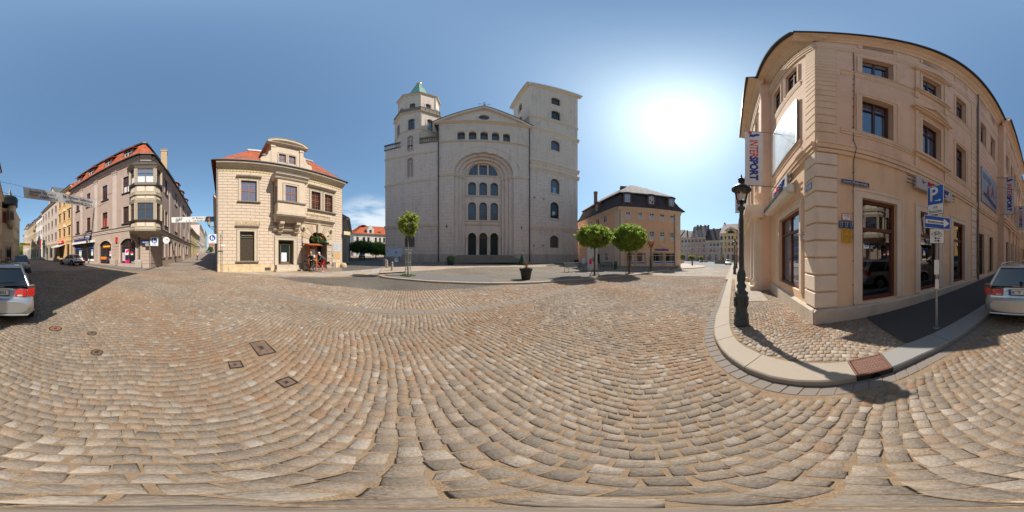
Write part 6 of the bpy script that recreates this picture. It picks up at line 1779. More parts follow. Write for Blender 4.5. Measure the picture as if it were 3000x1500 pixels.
for z in (z_g,z_2,z_3):course(wls,0,wls.L,z[0]-.1,z[1]+.15,.2,ch_tr)
# nave behind
nv=[CP(-5.2,10.9),CP(-5.2,45),CP(10.6,45),CP(10.6,10.9)]
closed_block(church,[CP(-14,11),CP(20,11),CP(20,52),CP(-14,52)],16.5,ch_st,name='nave_wall');roof_rings([CP(-14,11),CP(20,11),CP(20,52),CP(-14,52)],[(-.5,16.5),(9,25),(9.3,25)],slate,church,'nave_roof')
roof_rings(lp_[1:]+[lp_[0]],[(0,z_p0+.3),(2,z_p0+.35)],zinc_dark,church,'terrace')
# parapet balustrades
for s0,s1 in ((-.15,sl_-.05),(sr2+.05,cl.L)):
    mb=MB();mb.box(s0,s1,-.25,.15,z_p0+.2,z_p0+.42);mb.box(s0,s1,-.25,.15,z_p1-.05,z_p1+.22)
    x=s0+.15
    while x < s1-.2:
        mb.lathe([(.1,0),(.16,.15),(.07,.5),(.14,.8),(.09,z_p1-z_p0-.35)],(x,-.05,z_p0+.38),6);x +=.42
    cl.put(mb,'balustrade',stone('old_dark_stone',(.24,.2,.16),.2,.6))
# octagon
oc3=CP(-10.45,5.15);od=oc3.length
def oh3(u,v,dd=None):return CAMH+math.tan(R((750-v)*.12))*(od-4.7 if dd is None else dd)
o1=oh3(1229,380);o2=oh3(1229,328);o2b=oh3(1229,316);o3=oh3(1229,273.5,od-4.1)
A0=math.atan2(cw_d.y,cw_d.x)+R(22.5)
def octp(r):return [oc3+Vector((math.cos(A0+k*math.pi/4),math.sin(A0+k*math.pi/4)))*r for k in range(8)]
def octwalls(r,z0,z1,m,wins):
    P=octp(r)
    for k in range(8):
        a,b=P[k],P[(k+1) % 8];w=Wall(a,b,church)
        if w.n.dot((a+b)/2-oc3) < 0:w=Wall(b,a,church)
        if (w.A+w.d*w.L/2-oc3).dot(-oc3) > -3:
            for (wd,c,d,rise,gll) in wins:
                w.win(w.L/2-wd/2,w.L/2+wd/2,c,d,black_iron if gll else nm,leadg if gll else nm,.35,2,0,1,rise=rise,fw=.08,sur=(.25,.03,ch_st))
        w.finish(m,z0,z1,'tower_wall')
        for x in (0,w.L):mb=MB();mb.box(x-.12,x+.12,-.06,.1,z0,z1);w.put(mb,'corner_shaft',ch_tr)
        yield w
RO1,RO2=4.95,4.25
for w in octwalls(RO1,z_p0,o2,ch_st,[(1.3,oh3(1212,377),oh3(1212,345),.62,True)]):
    course(w,-.1,w.L+.1,o1-.15,o1+.15,.18,ch_tr);w.cornice('gallery_cornice',ch_tr,-.25,w.L+.25,o2-.2,o2+.25,.45)
    mb=MB();mb.box(-.1,w.L+.1,-.3,-.1,o2+.25,o2+.4);mb.box(-.1,w.L+.1,-.3,-.1,o2b-.05,o2b+.12)
    mb.box(0,w.L,-.24,-.16,o2+.3,o2b)
    for x in np.arange(0,w.L,.8):mb.box(x,x+.12,-.28,-.14,o2+.4,o2b-.05)
    w.put(mb,'gallery_parapet',MATS['old_dark_stone'])
for w in octwalls(RO2,o2,o3,ch_st,[(1.15,oh3(1212,322,od-4.1),oh3(1212,300,od-4.1),.56,True)]):
    w.cornice('tower_cornice',ch_tr,-.2,w.L+.2,o3-.55,o3,.45)
    mb=MB()
    for x in np.arange(.25,w.L-.2,.45):mb.prism([(x-.2,o3-1.0),(x,o3-.75),(x+.2,o3-1.0),(x+.2,o3-.6),(x-.2,o3-.6)],-.08,.01,'y')
    w.put(mb,'arched_frieze',ch_tr)
mb=MB();pr_=octp(RO2+.5)
mb.add([(p.x,p.y,o3) for p in pr_]+[(p.x,p.y,o3+.15) for p in pr_],[(i,(i+1) % 8,8+(i+1) % 8,8+i) for i in range(8)]+[tuple(range(8,16))]);mb.build('roof_edge',zinc_dark,church,off=church.location)
apx=CAMH+math.tan(R((750-246.5)*.12))*od;bz=CAMH+math.tan(R((750-276)*.12))*(od-1.5)
mb=MB();r1_,r0_=.42,3.0
P1=[oc3+Vector((math.cos(A0+k*math.pi/4),math.sin(A0+k*math.pi/4)))*r0_ for k in range(8)];P2=[oc3+(p-oc3)*(r1_/r0_) for p in P1]
mb.add([(p.x,p.y,o3+.1) for p in P1]+[(p.x,p.y,apx) for p in P2],[(i,(i+1) % 8,8+(i+1) % 8,8+i) for i in range(8)]+[tuple(range(8,16))])
mb.build('copper_roof',copper,church,off=church.location)
mb=MB()
for k in range(8):
    for f in (0,.25,.5,.75):
        a=P1[k].lerp(P1[(k+1) % 8],f);b=P2[k].lerp(P2[(k+1) % 8],f);mb.tube((a.x,a.y,o3+.12),(b.x,b.y,apx),.035,n=4)
mb.build('copper_seams',copper,church,off=church.location)
mb=MB();mb.lathe([(.2,0),(.5,.12),(.62,.3),(.5,.48),(.15,.6),(.05,.7),(.03,1.5)],(oc3.x,oc3.y,apx),10);mb.build('gilded_finial',gold,church,off=church.location)
for w,s in ((cc,.05),(cc,Wc-.05)):downpipe(w,s,g,ENT-.5,zinc_dark,.09,.2)
# small iron anchors and floodlights on the church wall
for u,v in ((1308.5,663),(1528,668)):
    mb=MB();mb.box(-.05,.05,-.06,0,-.3,.3);mb.box(-.16,.16,-.06,0,-.02,.06);mb.build('wall_anchor',black_iron,church,cc.loc(cc.S(u),cc.Z(u,v),.03),(0,0,cc.rz))
for u,v in ((1565,579),(1592,583),(1563.5,719),(1590.5,720)):
    mb=MB();mb.box(-.12,.12,-.3,-.05,-.1,.12);mb.tube((0,-.05,-.05),(0,.02,-.25),.03);mb.build('floodlight',grey,church,cr.loc(cr.S(u),cr.Z(u,v),.02),(0,0,cr.rz))
# steps
ns=8;sh_=(gdoor-g-.1)/ns;st_m=stone('step_stone',(.3,.265,.22),.18,.4)
for k in range(ns):
    e=(ns-k)*.0;y0=-1.95+.33*k*1.0;mb=MB();x0=cx-R1-1.5+.25*k;x1=cx+R1+1.5-.25*k
    mb.box(x0,x1,y0,1.96,g+.05+sh_*k,g+.05+sh_*(k+1)-.012);mb.box(x0-.02,x1+.02,y0-.03,y0+.05,g+.05+sh_*(k+1)-.055,g+.05+sh_*(k+1));cc.put(mb,'step',st_m)
mb=MB();xh=cx+.85;mb.path([(xh,-1.9,g+.2),(xh,-1.9,g+1.1),(xh,.5,gdoor+.95),(xh,.5,gdoor)],.025);cc.put(mb,'handrail',zinc)

# ------------------------------------------------------------ peach building with the slate mansard
pch=plaster('salmon_render',(.74,.44,.26),.15);pch_t=plaster('salmon_trim',(.70,.52,.37),.2);pch_g=plaster('beige_ground_floor',(.60,.46,.35),.3)
PK=G(1811.6,779.7,.12);PRt=at_dist(1993,PK.length*1.13);PL_=at_dist(1695,40.0)
pb_=building('mansard_building','salmon coloured three storey corner building with black slate mansard roof behind the round trees',PK)
w1=Wall(PL_,PK,pb_);w2=Wall(PK,PRt,pb_)
BZ=w2.Z(1812,606)
t0,t1=w2.Z(1840,641),w2.Z(1840,620.7);m0_,m1_=w2.Z(1911,703),w2.Z(1911,678)
for u0,u1 in ((1833,1847),(1869,1882),(1903,1916.6),(1934,1947),(1963.6,1975)):
    a,b=w2.S(u0),w2.S(u1)
    w2.win(a,b,t0,t1,white_fr,gl_dark,.12,2,.68,sur=(.18,.04,pch_t),sill=(.14,.08,pch_t),curtain=(curtain_m,.6));w2.win(a,b,m0_,m1_,white_fr,gl_dark,.12,2,.7,sur=(.18,.04,pch_t),sill=(.14,.08,pch_t),curtain=(curtain_m,.5))
for u0,u1 in ((1725,1734),(1745,1755),(1767.6,1777.5)):
    a,b=w1.S(u0),w1.S(u1);w1.win(a,b,t0,t1,white_fr,gl_dark,.12,2,.68,sur=(.18,.04,pch_t),sill=(.14,.08,pch_t));w1.win(a,b,m0_,m1_,white_fr,gl_dark,.12,2,.7,sur=(.18,.04,pch_t))
zbd=w2.Z(1960,719)
s1_,s0_=w2.Z(1875,741),w2.Z(1875,776)
for u0,u1 in ((1834.6,1860),(1865.7,1890),(1913,1944),(1949,1977.5)):w2.win(w2.S(u0),w2.S(u1),s0_,s1_,cream,gl_dark,.15,1,.78,fw=.08,sur=(.1,.06,pch_t))
for u0,u1 in ((1834.6,1860),(1865.7,1890),(1913,1944),(1949,1977.5)):
    a,b=w2.S(u0),w2.S(u1);mb=MB();mb.box(a+.1,b-.1,.12,.13,s0_+.1,s0_+.55);w2.put(mb,'window_strip',white_paint);mb=MB();mb.box(a+.15,b-.15,.11,.12,s0_+.22,s0_+.42);w2.put(mb,'blue_print',blue)
a,b=w1.S(1771),w1.S(1780);w1.win(a,b,w1.Z(1775,763.5),w1.Z(1775,741),white_fr,gl_dark,.15,2,.6,2,rise=(b-a)/2*.95,fw=.07)
a,b=w1.S(1749),w1.S(1757);w1.win(a,b,w1.ground(6)+.15,w1.Z(1753,743),wood_red,gl_dark,.2,1,.7,rise=(b-a)/2*.95,name='door')
for w in (w1,w2):
    hs=w.holes;w.holes=[q for q in hs if q[2] < zbd-1.5];w.finish(pch_g if w is w1 else pch,-1.2,zbd);w.holes=[q for q in hs if q[2] >= zbd-1.5];w.finish(pch,zbd,BZ)
    course(w,0,w.L,zbd-.2,zbd+.15,.12,pch_t);w.cornice('cornice',pch_t,-.1,w.L+.1,BZ-.7,BZ,.45)
for w,a,b in ((w2,0,.9),(w2,w2.L-1.1,w2.L),(w1,w1.L-.9,w1.L),(w1,0,.9)):mb=MB();mb.box(a,b,-.07,.01,w.ground(a)+.1,BZ-.7);w.put(mb,'corner_pilaster',pch_t)
mb=MB();mb.box(w2.S(1890)+.15,w2.S(1913)-.15,-.05,.01,0,s1_+.2);mb.box(w2.S(1830),w2.S(1980),-.08,.01,s1_+.15,s1_+.4);w2.put(mb,'shop_surround',pch_t)
mb=MB();mb.box(0,w2.L,-.1,.01,-1,s0_-.15);w2.put(mb,'plinth',pch_g)
w2.text('COLLOSSEUM',w2.S(1918),w2.S(1957),w2.Z(1938,734.5),w2.Z(1938,729),paint('sign_violet',(.03,.03,.4)),out=.12,depth=.06,bold=.03)
mp_=[PL_,PK,PRt,PRt+Vector((2,12)),PL_+Vector((10,3))]
closed_block(pb_,mp_,BZ,pch,skip=(0,1))
BRK=CAMH+math.tan(R((750-566)*.12))*(PK.length+1.0)
roof_rings(mp_,[(-.55,BZ),(-.5,BZ+.1),(.1,BZ+1.0),(.95,BRK)],slate,pb_,'mansard',cap=False)
roof_rings(mp_,[(.55,BRK-.05),(.6,BRK+.15),(5.0,BRK+3.6),(5.4,BRK+3.65)],slate_pink,pb_,'upper_roof')
for w,us in ((w2,(1837.5,1907.5,1966)),(w1,(1751,))):
    for u in us:
        s=w.S(u);z=BZ+.9
        mb=MB();mb.box(s-.62,s-.42,-.25,.9,z,z+1.5);mb.box(s+.42,s+.62,-.25,.9,z,z+1.5);mb.box(s-.62,s+.62,-.2,.9,z-.2,z);d_=w.put(mb,'dormer',mat('dormer_wood',(.2,.1,.07),.8))
        q=MB();q.ring(outline(.86,1.5,.35),outline(.72,1.36,.3,10,.07),-.03,.03);q.box(-.03,.03,-.03,.03,0,1.45);q.box(-.4,.4,-.03,.03,.85,.91);q.build('window',white_fr,d_,(s,-.16,z));q=MB();q.prism(outline(.8,1.45,.33),0,.01,'y');q.build('pane',gl_sky_tint,d_,(s,-.14,z))
        q=MB();arcp=[(s+.8*math.cos(math.pi*k/8),z+1.45+.35*math.sin(math.pi*k/8)) for k in range(9)];q.prism(arcp,-.35,1.3,'y');q.build('dormer_roof',slate,d_)
for u,v0,v1,wd,dd in ((1826,556,548,1.2,5.5),(1882,562,554,1.9,5.5),(1745,585,563,.8,5)):
    p=at_dist(u,(w2 if u > 1811 else w1).pt((w2 if u > 1811 else w1).S(u),0).length and ((w2 if u > 1811 else w1).A+(w2 if u > 1811 else w1).d*(w2 if u > 1811 else w1).S(u)).length+dd);chimney(pb_,p,BRK+1,height(u,v1,p),wd,.7,plaster('chimney_brick',(.2,.12,.09)),w2.rz)
downpipe(w2,.25,0,BZ-.5,zinc);downpipe(w2,w2.L-1.2,0,BZ-.5,zinc)
# red brick house glimpsed between church and mansard building
rbA=at_dist(1680,47);rbB=at_dist(1698,41)
row_house('town_house','narrow brick red house squeezed between the church tower and the salmon building',rbA,rbB,10.6,13.5,plaster('red_render',(.48,.2,.13)),red_tile2,2,3,white_fr,zb=0,shop_h=3)

# ------------------------------------------------------------ houses across the square
def sq_house(lb,u0,u1,d0,d1,ve,vr,colr,rm,fl,nc,key,fr=white_fr,**k):
    A=at_dist(u0,d0);B=at_dist(u1,d1);z1=height((u0+u1)/2,ve,(A+B)/2);rg=height((u0+u1)/2,vr,(A+B)/2*1.06)
    return row_house('town_house',lb,A,B,z1,rg,plaster('sq_'+key,colr,.2),rm,fl,nc,fr,zb=-1.3,wh=1.9,ww=1.25,shop_h=4.6,depth=12,group='houses on the far side of the square',**k)
sq_house('far grey gabled house just visible at the right of the salmon building',1975,1994.3,96,94,692,674,(.34,.3,.27),old_tile,3,3,'a')
r2_,w2_=sq_house('pale pinkish grey stucco house across the square with paired windows',1994.5,2024,93,91,696.5,677,(.46,.40,.37),old_tile,3,3,'b')
r3_,w3_=sq_house('dusky pink house across the square with four tall chimneys on its steep roof',2024.1,2067,91,88.5,695.6,662,(.42,.31,.27),old_tile,3,4,'c')
r4_,w4_=sq_house('pale grey green plain house with black slate roof across the square',2067.1,2108.3,88.5,86.5,704.5,670,(.42,.42,.36),slate,2,4,'d',eav=.3)
r5_,w5_=sq_house('yellow and white baroque house with gabled centre across the square',2108.4,2175,86.5,83,683.7,655,(.60,.54,.43),mat('pinkish_roof',(.5,.36,.3),.8),3,6,'e',fr=wood_red)
sq_house('brick red house partly hidden behind the lamp post across the square',2175.1,2192,83,82,679,662,(.5,.2,.11),red_tile2,3,2,'f')
for u in (2044,2053,2066,2075.5):p=at_dist(u,94.5);chimney(r3_,p,12,height(u,660,p),1.5,1.0,MATS['chimney_brick'],.4)
for u,v in ((2033,667),(2014,675),(2091,669),(2111,669),(2123.5,653)):p=at_dist(u,93);chimney(r3_ if u < 2040 else r5_,p,10.5,height(u,v,p),.9,.8,MATS['chimney_brick'],.4)
yel=plaster('baroque_yellow',(.62,.46,.16));a,b=w5_.S(2127),w5_.S(2157);z5=height(2141,683.7,at_dist(2141,85));zt5=height(2141,665,at_dist(2141,84))
mb=MB();mb.prism([(a,z5-.2),(b,z5-.2),(b,z5+1.6),((a+b)/2,zt5),(a,z5+1.6)],-.2,6,'y');w5_.put(mb,'gable',yel);mb=MB();mb.prism([(a-.6,z5+1.5),((a+b)/2,zt5-.1),(b+.6,z5+1.5),(b+.6,z5+1.9),((a+b)/2,zt5+.35),(a-.6,z5+1.9)],-.5,6.1,'y');w5_.put(mb,'gable_coping',white_r)
mb=MB();mb.box((a+b)/2-.7,(a+b)/2+.7,-.25,-.19,z5+.3,z5+2.2);w5_.put(mb,'balcony_door',gl_dark);mb=MB();mb.box((a+b)/2-1.5,(a+b)/2+1.5,-.7,-.2,z5+.1,z5+.3);mb.box((a+b)/2-1.5,(a+b)/2+1.5,-.7,-.66,z5+.3,z5+1.1);w5_.put(mb,'balcony',black_iron)
for u0,u1 in ((2121.5,2124),(2127,2129.5),(2131,2134.2),(2148,2157)):
    a,b=w5_.S(u0),w5_.S(u1);mb=MB();mb.box(a,b,-.06,.01,4.0,z5-.5);w5_.put(mb,'yellow_panel',yel)

# ------------------------------------------------------------ side street going north-west
def nw(name,lb,ua,ub,za,z1,rg,colr,rm,fl,nc,key,base,side=1,**k):
    A=cD+rdir*ua;B=cD+rdir*ub
    return row_house('town_house',lb,B,A,z1,rg,plaster('nw_'+key,colr,.2),rm,fl,nc,wood_brown,zb=za,group='houses of the narrow side street',**k) if False else row_house('town_house',lb,A,B,z1,rg,plaster('nw_'+key,colr,.2),rm,fl,nc,wood_brown,zb=za,group='houses of the narrow side street',**k)
def zg(t):p=cD+rdir*t;return gz(p.x,p.y)
nw('a','yellow house with red dormers behind the oriel house in the narrow street',.1,17,zg(8),9.2,12.5,(.56,.46,.24),red_tile,1,5,'a',0,shop_h=3.6,wh=1.7)
nw('b','low cream house with small windows in the narrow street',17.1,28,zg(22),9.6,12,(.52,.49,.38),old_tile,2,4,'b',0,shop_h=3.2)
nw('c','tall pale pink house with many windows in the narrow street',28.1,50,zg(40),15.6,19,(.58,.47,.41),old_tile,3,6,'c',0)
nw('d','greenish cream house further up the narrow street',50.1,66,zg(58),15.2,18,(.46,.47,.35),red_tile2,3,4,'d',0)
nw('e','grey tall house with bare gable wall at the bend of the narrow street',66.1,95,zg(80),19,22,(.45,.36,.3),old_tile,3,6,'e',0)
oA=h.A+rdir*10.5;rn=Vector((-rdir.y,rdir.x))
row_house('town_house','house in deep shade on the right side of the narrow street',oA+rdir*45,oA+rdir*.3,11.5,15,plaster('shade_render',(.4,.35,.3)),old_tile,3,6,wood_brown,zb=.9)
row_house('town_house','small far red roofed house closing the narrow street',at_dist(612,150),at_dist(630,150),12,17,plaster('far_red',(.45,.25,.18)),red_tile,2,4,white_fr,zb=5)

# ============================================================ OBJECTS
def orient(xd,zd=Vector((0,0,1))):
    x=Vector(xd).normalized();y=Vector(zd).cross(x).normalized();z=x.cross(y)
    return Matrix((x,y,z)).transposed().to_euler()
def rrect(w,h,r=0.03,n=3):
    pts=[]
    for cx_,cz,a0 in ((w/2-r,-h/2+r,-90),(w/2-r,h/2-r,0),(-w/2+r,h/2-r,90),(-w/2+r,-h/2+r,180)):
        for i in range(n+1):a=R(a0+90*i/n);pts.append((cx_+r*math.cos(a),cz+r*math.sin(a)))
    return pts
def flat(pts,y0,y1,name,m,parent,loc=(0,0,0),rot=(0,0,0)):
    q=MB();q.prism(pts,y0,y1,'y');return q.build(name,m,parent,loc,rot)
def disc(r,n=24,cx_=0,cz=0,sq=1.0):return [(cx_+r*math.cos(2*math.pi*i/n),cz+sq*r*math.sin(2*math.pi*i/n)) for i in range(n)]
def facing(p):return math.atan2(p.y,p.x)-math.pi/2      # rz so that local -y looks at the camera
iron_green=mat('cast_iron_green',(.055,.07,.065),.5,.15,6,.2,60,metal=.3)
sign_white=paint('sign_white',(.72,.72,.7),.35);galv=mat('galvanised',(.33,.34,.34),.45,.15,20,metal=.6);lamp_glass=mat('lamp_glass',(1,1,1),0)
make_clear(lamp_glass);lamp_glass.node_tree.nodes['Transparent BSDF'].inputs[0].default_value=(.98,.98,.98,1);lamp_glass.node_tree.nodes['Fresnel'].inputs[0].default_value=1.25

# ---- lamp posts
def make_lamp(p,z,label):
    t=thing('street_lamp',label,'street lamp',(p.x,p.y,z),0,'cast iron street lamps along the square')
    q=MB();q.lathe([(.19,0),(.19,.13),(.175,.15),(.175,.2),(.185,.22),(.185,.27),(.165,.3),(.15,.34),(.145,.5),(.14,.72),(.155,.8),(.17,.84),(.165,.87),(.12,.89),(.1,.93),(.1,.96),(.125,1.0),(.125,1.05),(.1,1.08),(.085,1.12)],n=18);q.build('base',iron_green,t)
    q=MB()
    for k in range(6):
        a=k*math.pi/3
        q.lathe([(.02,0),(.045,.04),(.035,.12),(.05,.2),(.02,.26)],(.155*math.cos(a),.155*math.sin(a),.5),6)
        q.lathe([(.015,0),(.03,.05),(.03,.2),(.012,.26)],(.085*math.cos(a),.085*math.sin(a),1.13),6)
    q.build('ornament',iron_green,t)
    q=MB();q.lathe([(.082,1.12),(.09,1.2),(.085,1.4),(.06,1.46),(.056,1.5),(.045,2.72),(.05,2.74),(.055,2.8),(.045,2.84),(.05,2.9),(.095,2.96),(.1,3.0),(.04,3.03),(.03,3.2)],n=14)
    for k in range(8):
        a=k*math.pi/4;q.tube((.056*math.cos(a),.056*math.sin(a),1.5),(.047*math.cos(a),.047*math.sin(a),2.7),.009,n=4)
    q.build('post',iron_green,t)
    q=MB();q.lathe([(.115,3.13),(.125,3.13),(.125,3.16),(.115,3.16)],n=20);q.tube((-.12,0,3.14),(.12,0,3.14),.012);q.tube((0,-.12,3.14),(0,.12,3.14),.012)
    hd=q.build('lantern_ring',black_iron,t)
    q=MB();vs=[(r*math.cos(2*math.pi*i/20),r*math.sin(2*math.pi*i/20),z_) for r,z_ in ((.118,3.16),(.19,3.5)) for i in range(20)];q.add(vs,[(i,(i+1) % 20,20+(i+1) % 20,20+i) for i in range(20)],True);q.build('lantern_glass',lamp_glass,t,fix=False)
    q=MB();q.lathe([(.03,3.2),(.03,3.26),(.05,3.3),(.05,3.38),(.025,3.42),(.01,3.45)],n=10);q.build('bulb',mat('milky_bulb',(.7,.68,.6),.3),t)
    q=MB();q.lathe([(.245,3.47),(.25,3.5),(.22,3.55),(.13,3.62),(.07,3.66),(.06,3.7),(.08,3.72),(.075,3.79),(.09,3.8),(.04,3.85),(.015,3.87),(.022,3.89),(.012,3.94),(.002,3.98)],n=20);q.build('lantern_cap',black_iron,t)
    return t
pl=at_dist(2172,3.72);lamp0=make_lamp(pl,gz(pl.x,pl.y)+.13,'large street lamp with iron post on the corner pavement, nearest of the lamps');lamp0.scale=(.93,.93,.93)
def lampcopy(u,d,label,s=.93,z=None):
    p=at_dist(u,d);return copy_tree(lamp0,(p.x,p.y,(gz(p.x,p.y)+.12) if z is None else z),0,label,None,s)
lampcopy(2152.5,16.6,'second street lamp along the kerb, just left of the nearest one');lampcopy(2158,27,'third street lamp along the kerb, thin behind the second one')
lampcopy(2181,46,'distant street lamp right of the near lamp post, by the shop row');lampcopy(2028,35,'street lamp on the traffic island in front of the distant houses')
lampcopy(46,60,'distant street lamp beside the domed corner house',1.1)
def wall_lantern(name,label,base,out_dir,ln,sc=1.0):
    t=thing(name,label,'wall lantern',base,math.atan2(out_dir.y,out_dir.x))
    q=MB();q.tube((0,0,0),(ln,0,0),.022);q.path([(0,0,-.5),(ln*.35,0,-.42),(ln*.7,0,-.18),(ln,0,-.02)],.018)
    for k in range(3):
        c=(ln*(.2+.24*k),-.12-.0,-.16+.03*k);r=.11-.02*k;q.path([(c[0]+r*math.cos(a),0,c[2]+r*math.sin(a)) for a in np.linspace(0,5.2,9)],.012,4)
    q.build('bracket',black_iron,t)
    q=MB();q.lathe([(.02,0),(.09,.12),(.1,.15)],(ln,0,0),8);q.lathe([(.24,.52),(.25,.55),(.1,.68),(.06,.78),(.07,.84),(.03,.95),(.01,1.05)],(ln,0,0),14);q.build('cap',mat('copper_brown',(.16,.08,.06),.5,metal=.4),t)
    q=MB();q.lathe([(.11,.15),(.19,.52)],(ln,0,0),12);q.build('lantern_glass',mat('dull_glass',(.4,.42,.4),.2),t,fix=True)
lb_=h.pt(0,h.Z(640,663.5),-.1)+Vector(((-rn).x*-.0,0,0));outd=-h.d
wall_lantern('wall_lantern','old wall lantern on a scrolled bracket at the side street corner of the inn',Vector((lb_.x,lb_.y,lb_.z)),outd,.75,1)

# ---- traffic signs
def pole(parent,h_,r=.03,m=galv):q=MB();q.tube((0,0,-.05),(0,0,h_),r,n=10);return q.build('pole',m,parent)
SP=G(2744,960,.12)
t=thing('sign_post','metal post with parking, one way and bicycle signs on the shaded pavement','sign post',(SP.x,SP.y,gz(SP.x,SP.y)+.12))
f0_=facing(SP);hz_=lambda v:CAMH+math.tan(R((750-v)*.12))*SP.length-gz(SP.x,SP.y)-.12
pole(t,hz_(560));q=MB();q.lathe([(.09,0),(.06,.03)],n=10);q.build('foot_plate',zinc,t)
q=MB();q.box(-.05,.05,-.034,-.028,1.2,1.5);q.box(-.03,.045,-.036,-.029,.9,1.1);q.build('sticker_residue',white_paint,t,(0,0,0),(0,0,f0_))
def board(t,z,w,hh_,rz,face,edge,name='sign',y=-.045,r=.03,bw=.012):
    b_=flat(rrect(w,hh_,r),y-.004,y,name,edge,t,(0,0,z),(0,0,rz))
    flat(rrect(w-2*bw,hh_-2*bw,max(.006,r-bw)),y-.007,y-.0042,'face',face,b_);return b_
def bletter(st,w,hh_,b_,x,z,m,y=-.052,**k):
    k.setdefault('depth',.002);return lettering(st,w,hh_,m,b_,(x,y,z),0,**k)
zP=(hz_(546)+hz_(602))/2;hP=hz_(546)-hz_(602)
pb1=board(t,zP,.40,hP,f0_-R(34),blue,sign_white);bletter('P',.2,hP*.72,pb1,-.03,hP*.07,sign_white,bold=.02)
ar=lambda s,x0,z0,w=.1:[(x0-w*s,z0-.008),(x0+w*.35*s,z0-.008),(x0+w*.35*s,z0-.032),(x0+w*s,z0),(x0+w*.35*s,z0+.032),(x0+w*.35*s,z0+.008),(x0-w*s,z0+.008)]
flat(ar(1,.07,-hP*.3,.07),-.056,-.053,'arrow',sign_white,pb1)
z=(hz_(599)+hz_(630))/2;hh_=hz_(599)-hz_(630);b_=board(t,z,.38,hh_,f0_-R(30),sign_white,black,bw=.008);bletter('mit',.1,hh_*.28,b_,0,hh_*.19,black);bletter('Parkschein',.3,hh_*.34,b_,0,-hh_*.19,black)
z=(hz_(631)+hz_(675))/2;hh_=(hz_(631)-hz_(675))*.82;b_=board(t,z,.62,hh_,f0_+R(30),blue,sign_white)
aw_=[(-.28,-hh_*.16),(.14,-hh_*.16),(.14,-hh_*.36),(.28,0),(.14,hh_*.36),(.14,hh_*.16),(-.28,hh_*.16)];flat(aw_,-.056,-.053,'arrow',sign_white,b_);bletter('Einbahnstraße',.36,hh_*.19,b_,-.05,0,black,y=-.058,bold=.01)
z=(hz_(671)+hz_(714))/2;hh_=hz_(671)-hz_(714);b_=board(t,z,.30,hh_,f0_+R(10),sign_white,black,bw=.008)
q=MB()
for cx_ in (-.065,.06):q.ring([(cx_+x,z_+.03) for x,z_ in disc(.042,16)],[(cx_+x,z_+.03) for x,z_ in disc(.034,16)],-.056,-.053)
def seg(q,a,b,w=.007,y0=-.056,y1=-.053):
    a,b=Vector(a),Vector(b);d=(b-a).normalized();n_=Vector((-d.y,d.x))*w/2;q.prism([tuple(a-n_),tuple(b-n_),tuple(b+n_),tuple(a+n_)],y0,y1,'y')
for a,b in (((-.065,.03),(-.03,.085)),((-.03,.085),(.035,.085)),((.035,.085),(0,.03)),((0,.03),(-.035,.08)),((.06,.03),(.03,.1)),((.03,.1),(.05,.105)),((-.04,.1),(-.015,.1)),((-.065,.03),(0,.03))):seg(q,a,b)
q.build('bicycle_pictogram',black,b_)
q=MB();q.prism(ar(-1,0,-.045,.06),-.056,-.053,'y');q.prism(ar(1,0,-.1,.06),-.056,-.053,'y');q.build('arrows',black,b_)
def ped(parent,s=1.0,z=.08,y=-.056):
    flat([(x,z_+z) for x,z_ in disc(.24*s,28)],y,y+.003,'blue_disc',blue,parent)
    q=MB();y0,y1=y-.003,y
    q.prism([(x,z_) for x,z_ in disc(.03*s,10,-.05*s,z+.15*s)],y0,y1,'y');q.prism([(-.09*s,z+.11*s),(-.01*s,z+.11*s),(.0,z-.02*s),(-.02*s,z-.02*s),(-.015*s,z-.17*s),(-.045*s,z-.17*s),(-.055*s,z-.06*s),(-.075*s,z-.17*s),(-.105*s,z-.17*s),(-.09*s,z-.03*s),(-.12*s,z-.02*s)],y0,y1,'y')
    q.prism([(x,z_) for x,z_ in disc(.024*s,10,.07*s,z+.02*s)],y0,y1,'y');q.prism([(.04*s,z-.01*s),(.1*s,z-.01*s),(.12*s,z-.08*s),(.1*s,z-.08*s),(.1*s,z-.17*s),(.08*s,z-.17*s),(.07*s,z-.1*s),(.06*s,z-.17*s),(.035*s,z-.17*s),(.04*s,z-.08*s),(.02*s,z-.06*s)],y0,y1,'y')
    q.build('pictogram',sign_white,parent)
def zone_sign(p,u0,u1,v0,v1,base_z,label,side=1,rot=0):
    t=thing('zone_sign_post',label,'traffic sign',(p.x,p.y,base_z));rz=facing(p)+R(rot);d=p.length
    zt_,zb2=CAMH+math.tan(R((750-v0)*.12))*d-base_z,CAMH+math.tan(R((750-v1)*.12))*d-base_z
    pole(t,zt_+.1,.035);hh=zt_-zb2;w_=hh*.88
    b=flat(rrect(w_,hh,.03),-.12,-.02,'sign',galv,t,(side*(w_/2+.06)*math.cos(rz),side*(w_/2+.06)*math.sin(rz),(zt_+zb2)/2),(0,0,rz));flat(rrect(w_-.06,hh-.06,.02),-.125,-.1201,'face',sign_white,b)
    ped(b,hh/.75,.08,-.129);bletter('ZONE',w_*.5,hh*.1,b,0,-hh*.37,black,y=-.126,bold=.01)
    return t,rz,zt_
pz_=G(438,785.5,.1);tz,rzz,ztt=zone_sign(pz_,440,464,694,721,gz(pz_.x,pz_.y)+.1,'post with blue pedestrian zone sign and small one way arrow before the oriel house')
zz_=lambda v:CAMH+math.tan(R((750-v)*.12))*pz_.length-gz(pz_.x,pz_.y)-.1
b_=flat(rrect(.72,.3,.02),-.03,-.02,'one_way_sign',blue,tz,(-.42*math.cos(rzz),-.42*math.sin(rzz),zz_(708.5)),(0,0,rzz));flat([(-.31,0),(-.16,.1),(-.16,.05),(.3,.05),(.3,-.05),(-.16,-.05),(-.16,-.1)],-.034,-.031,'arrow',sign_white,b_)
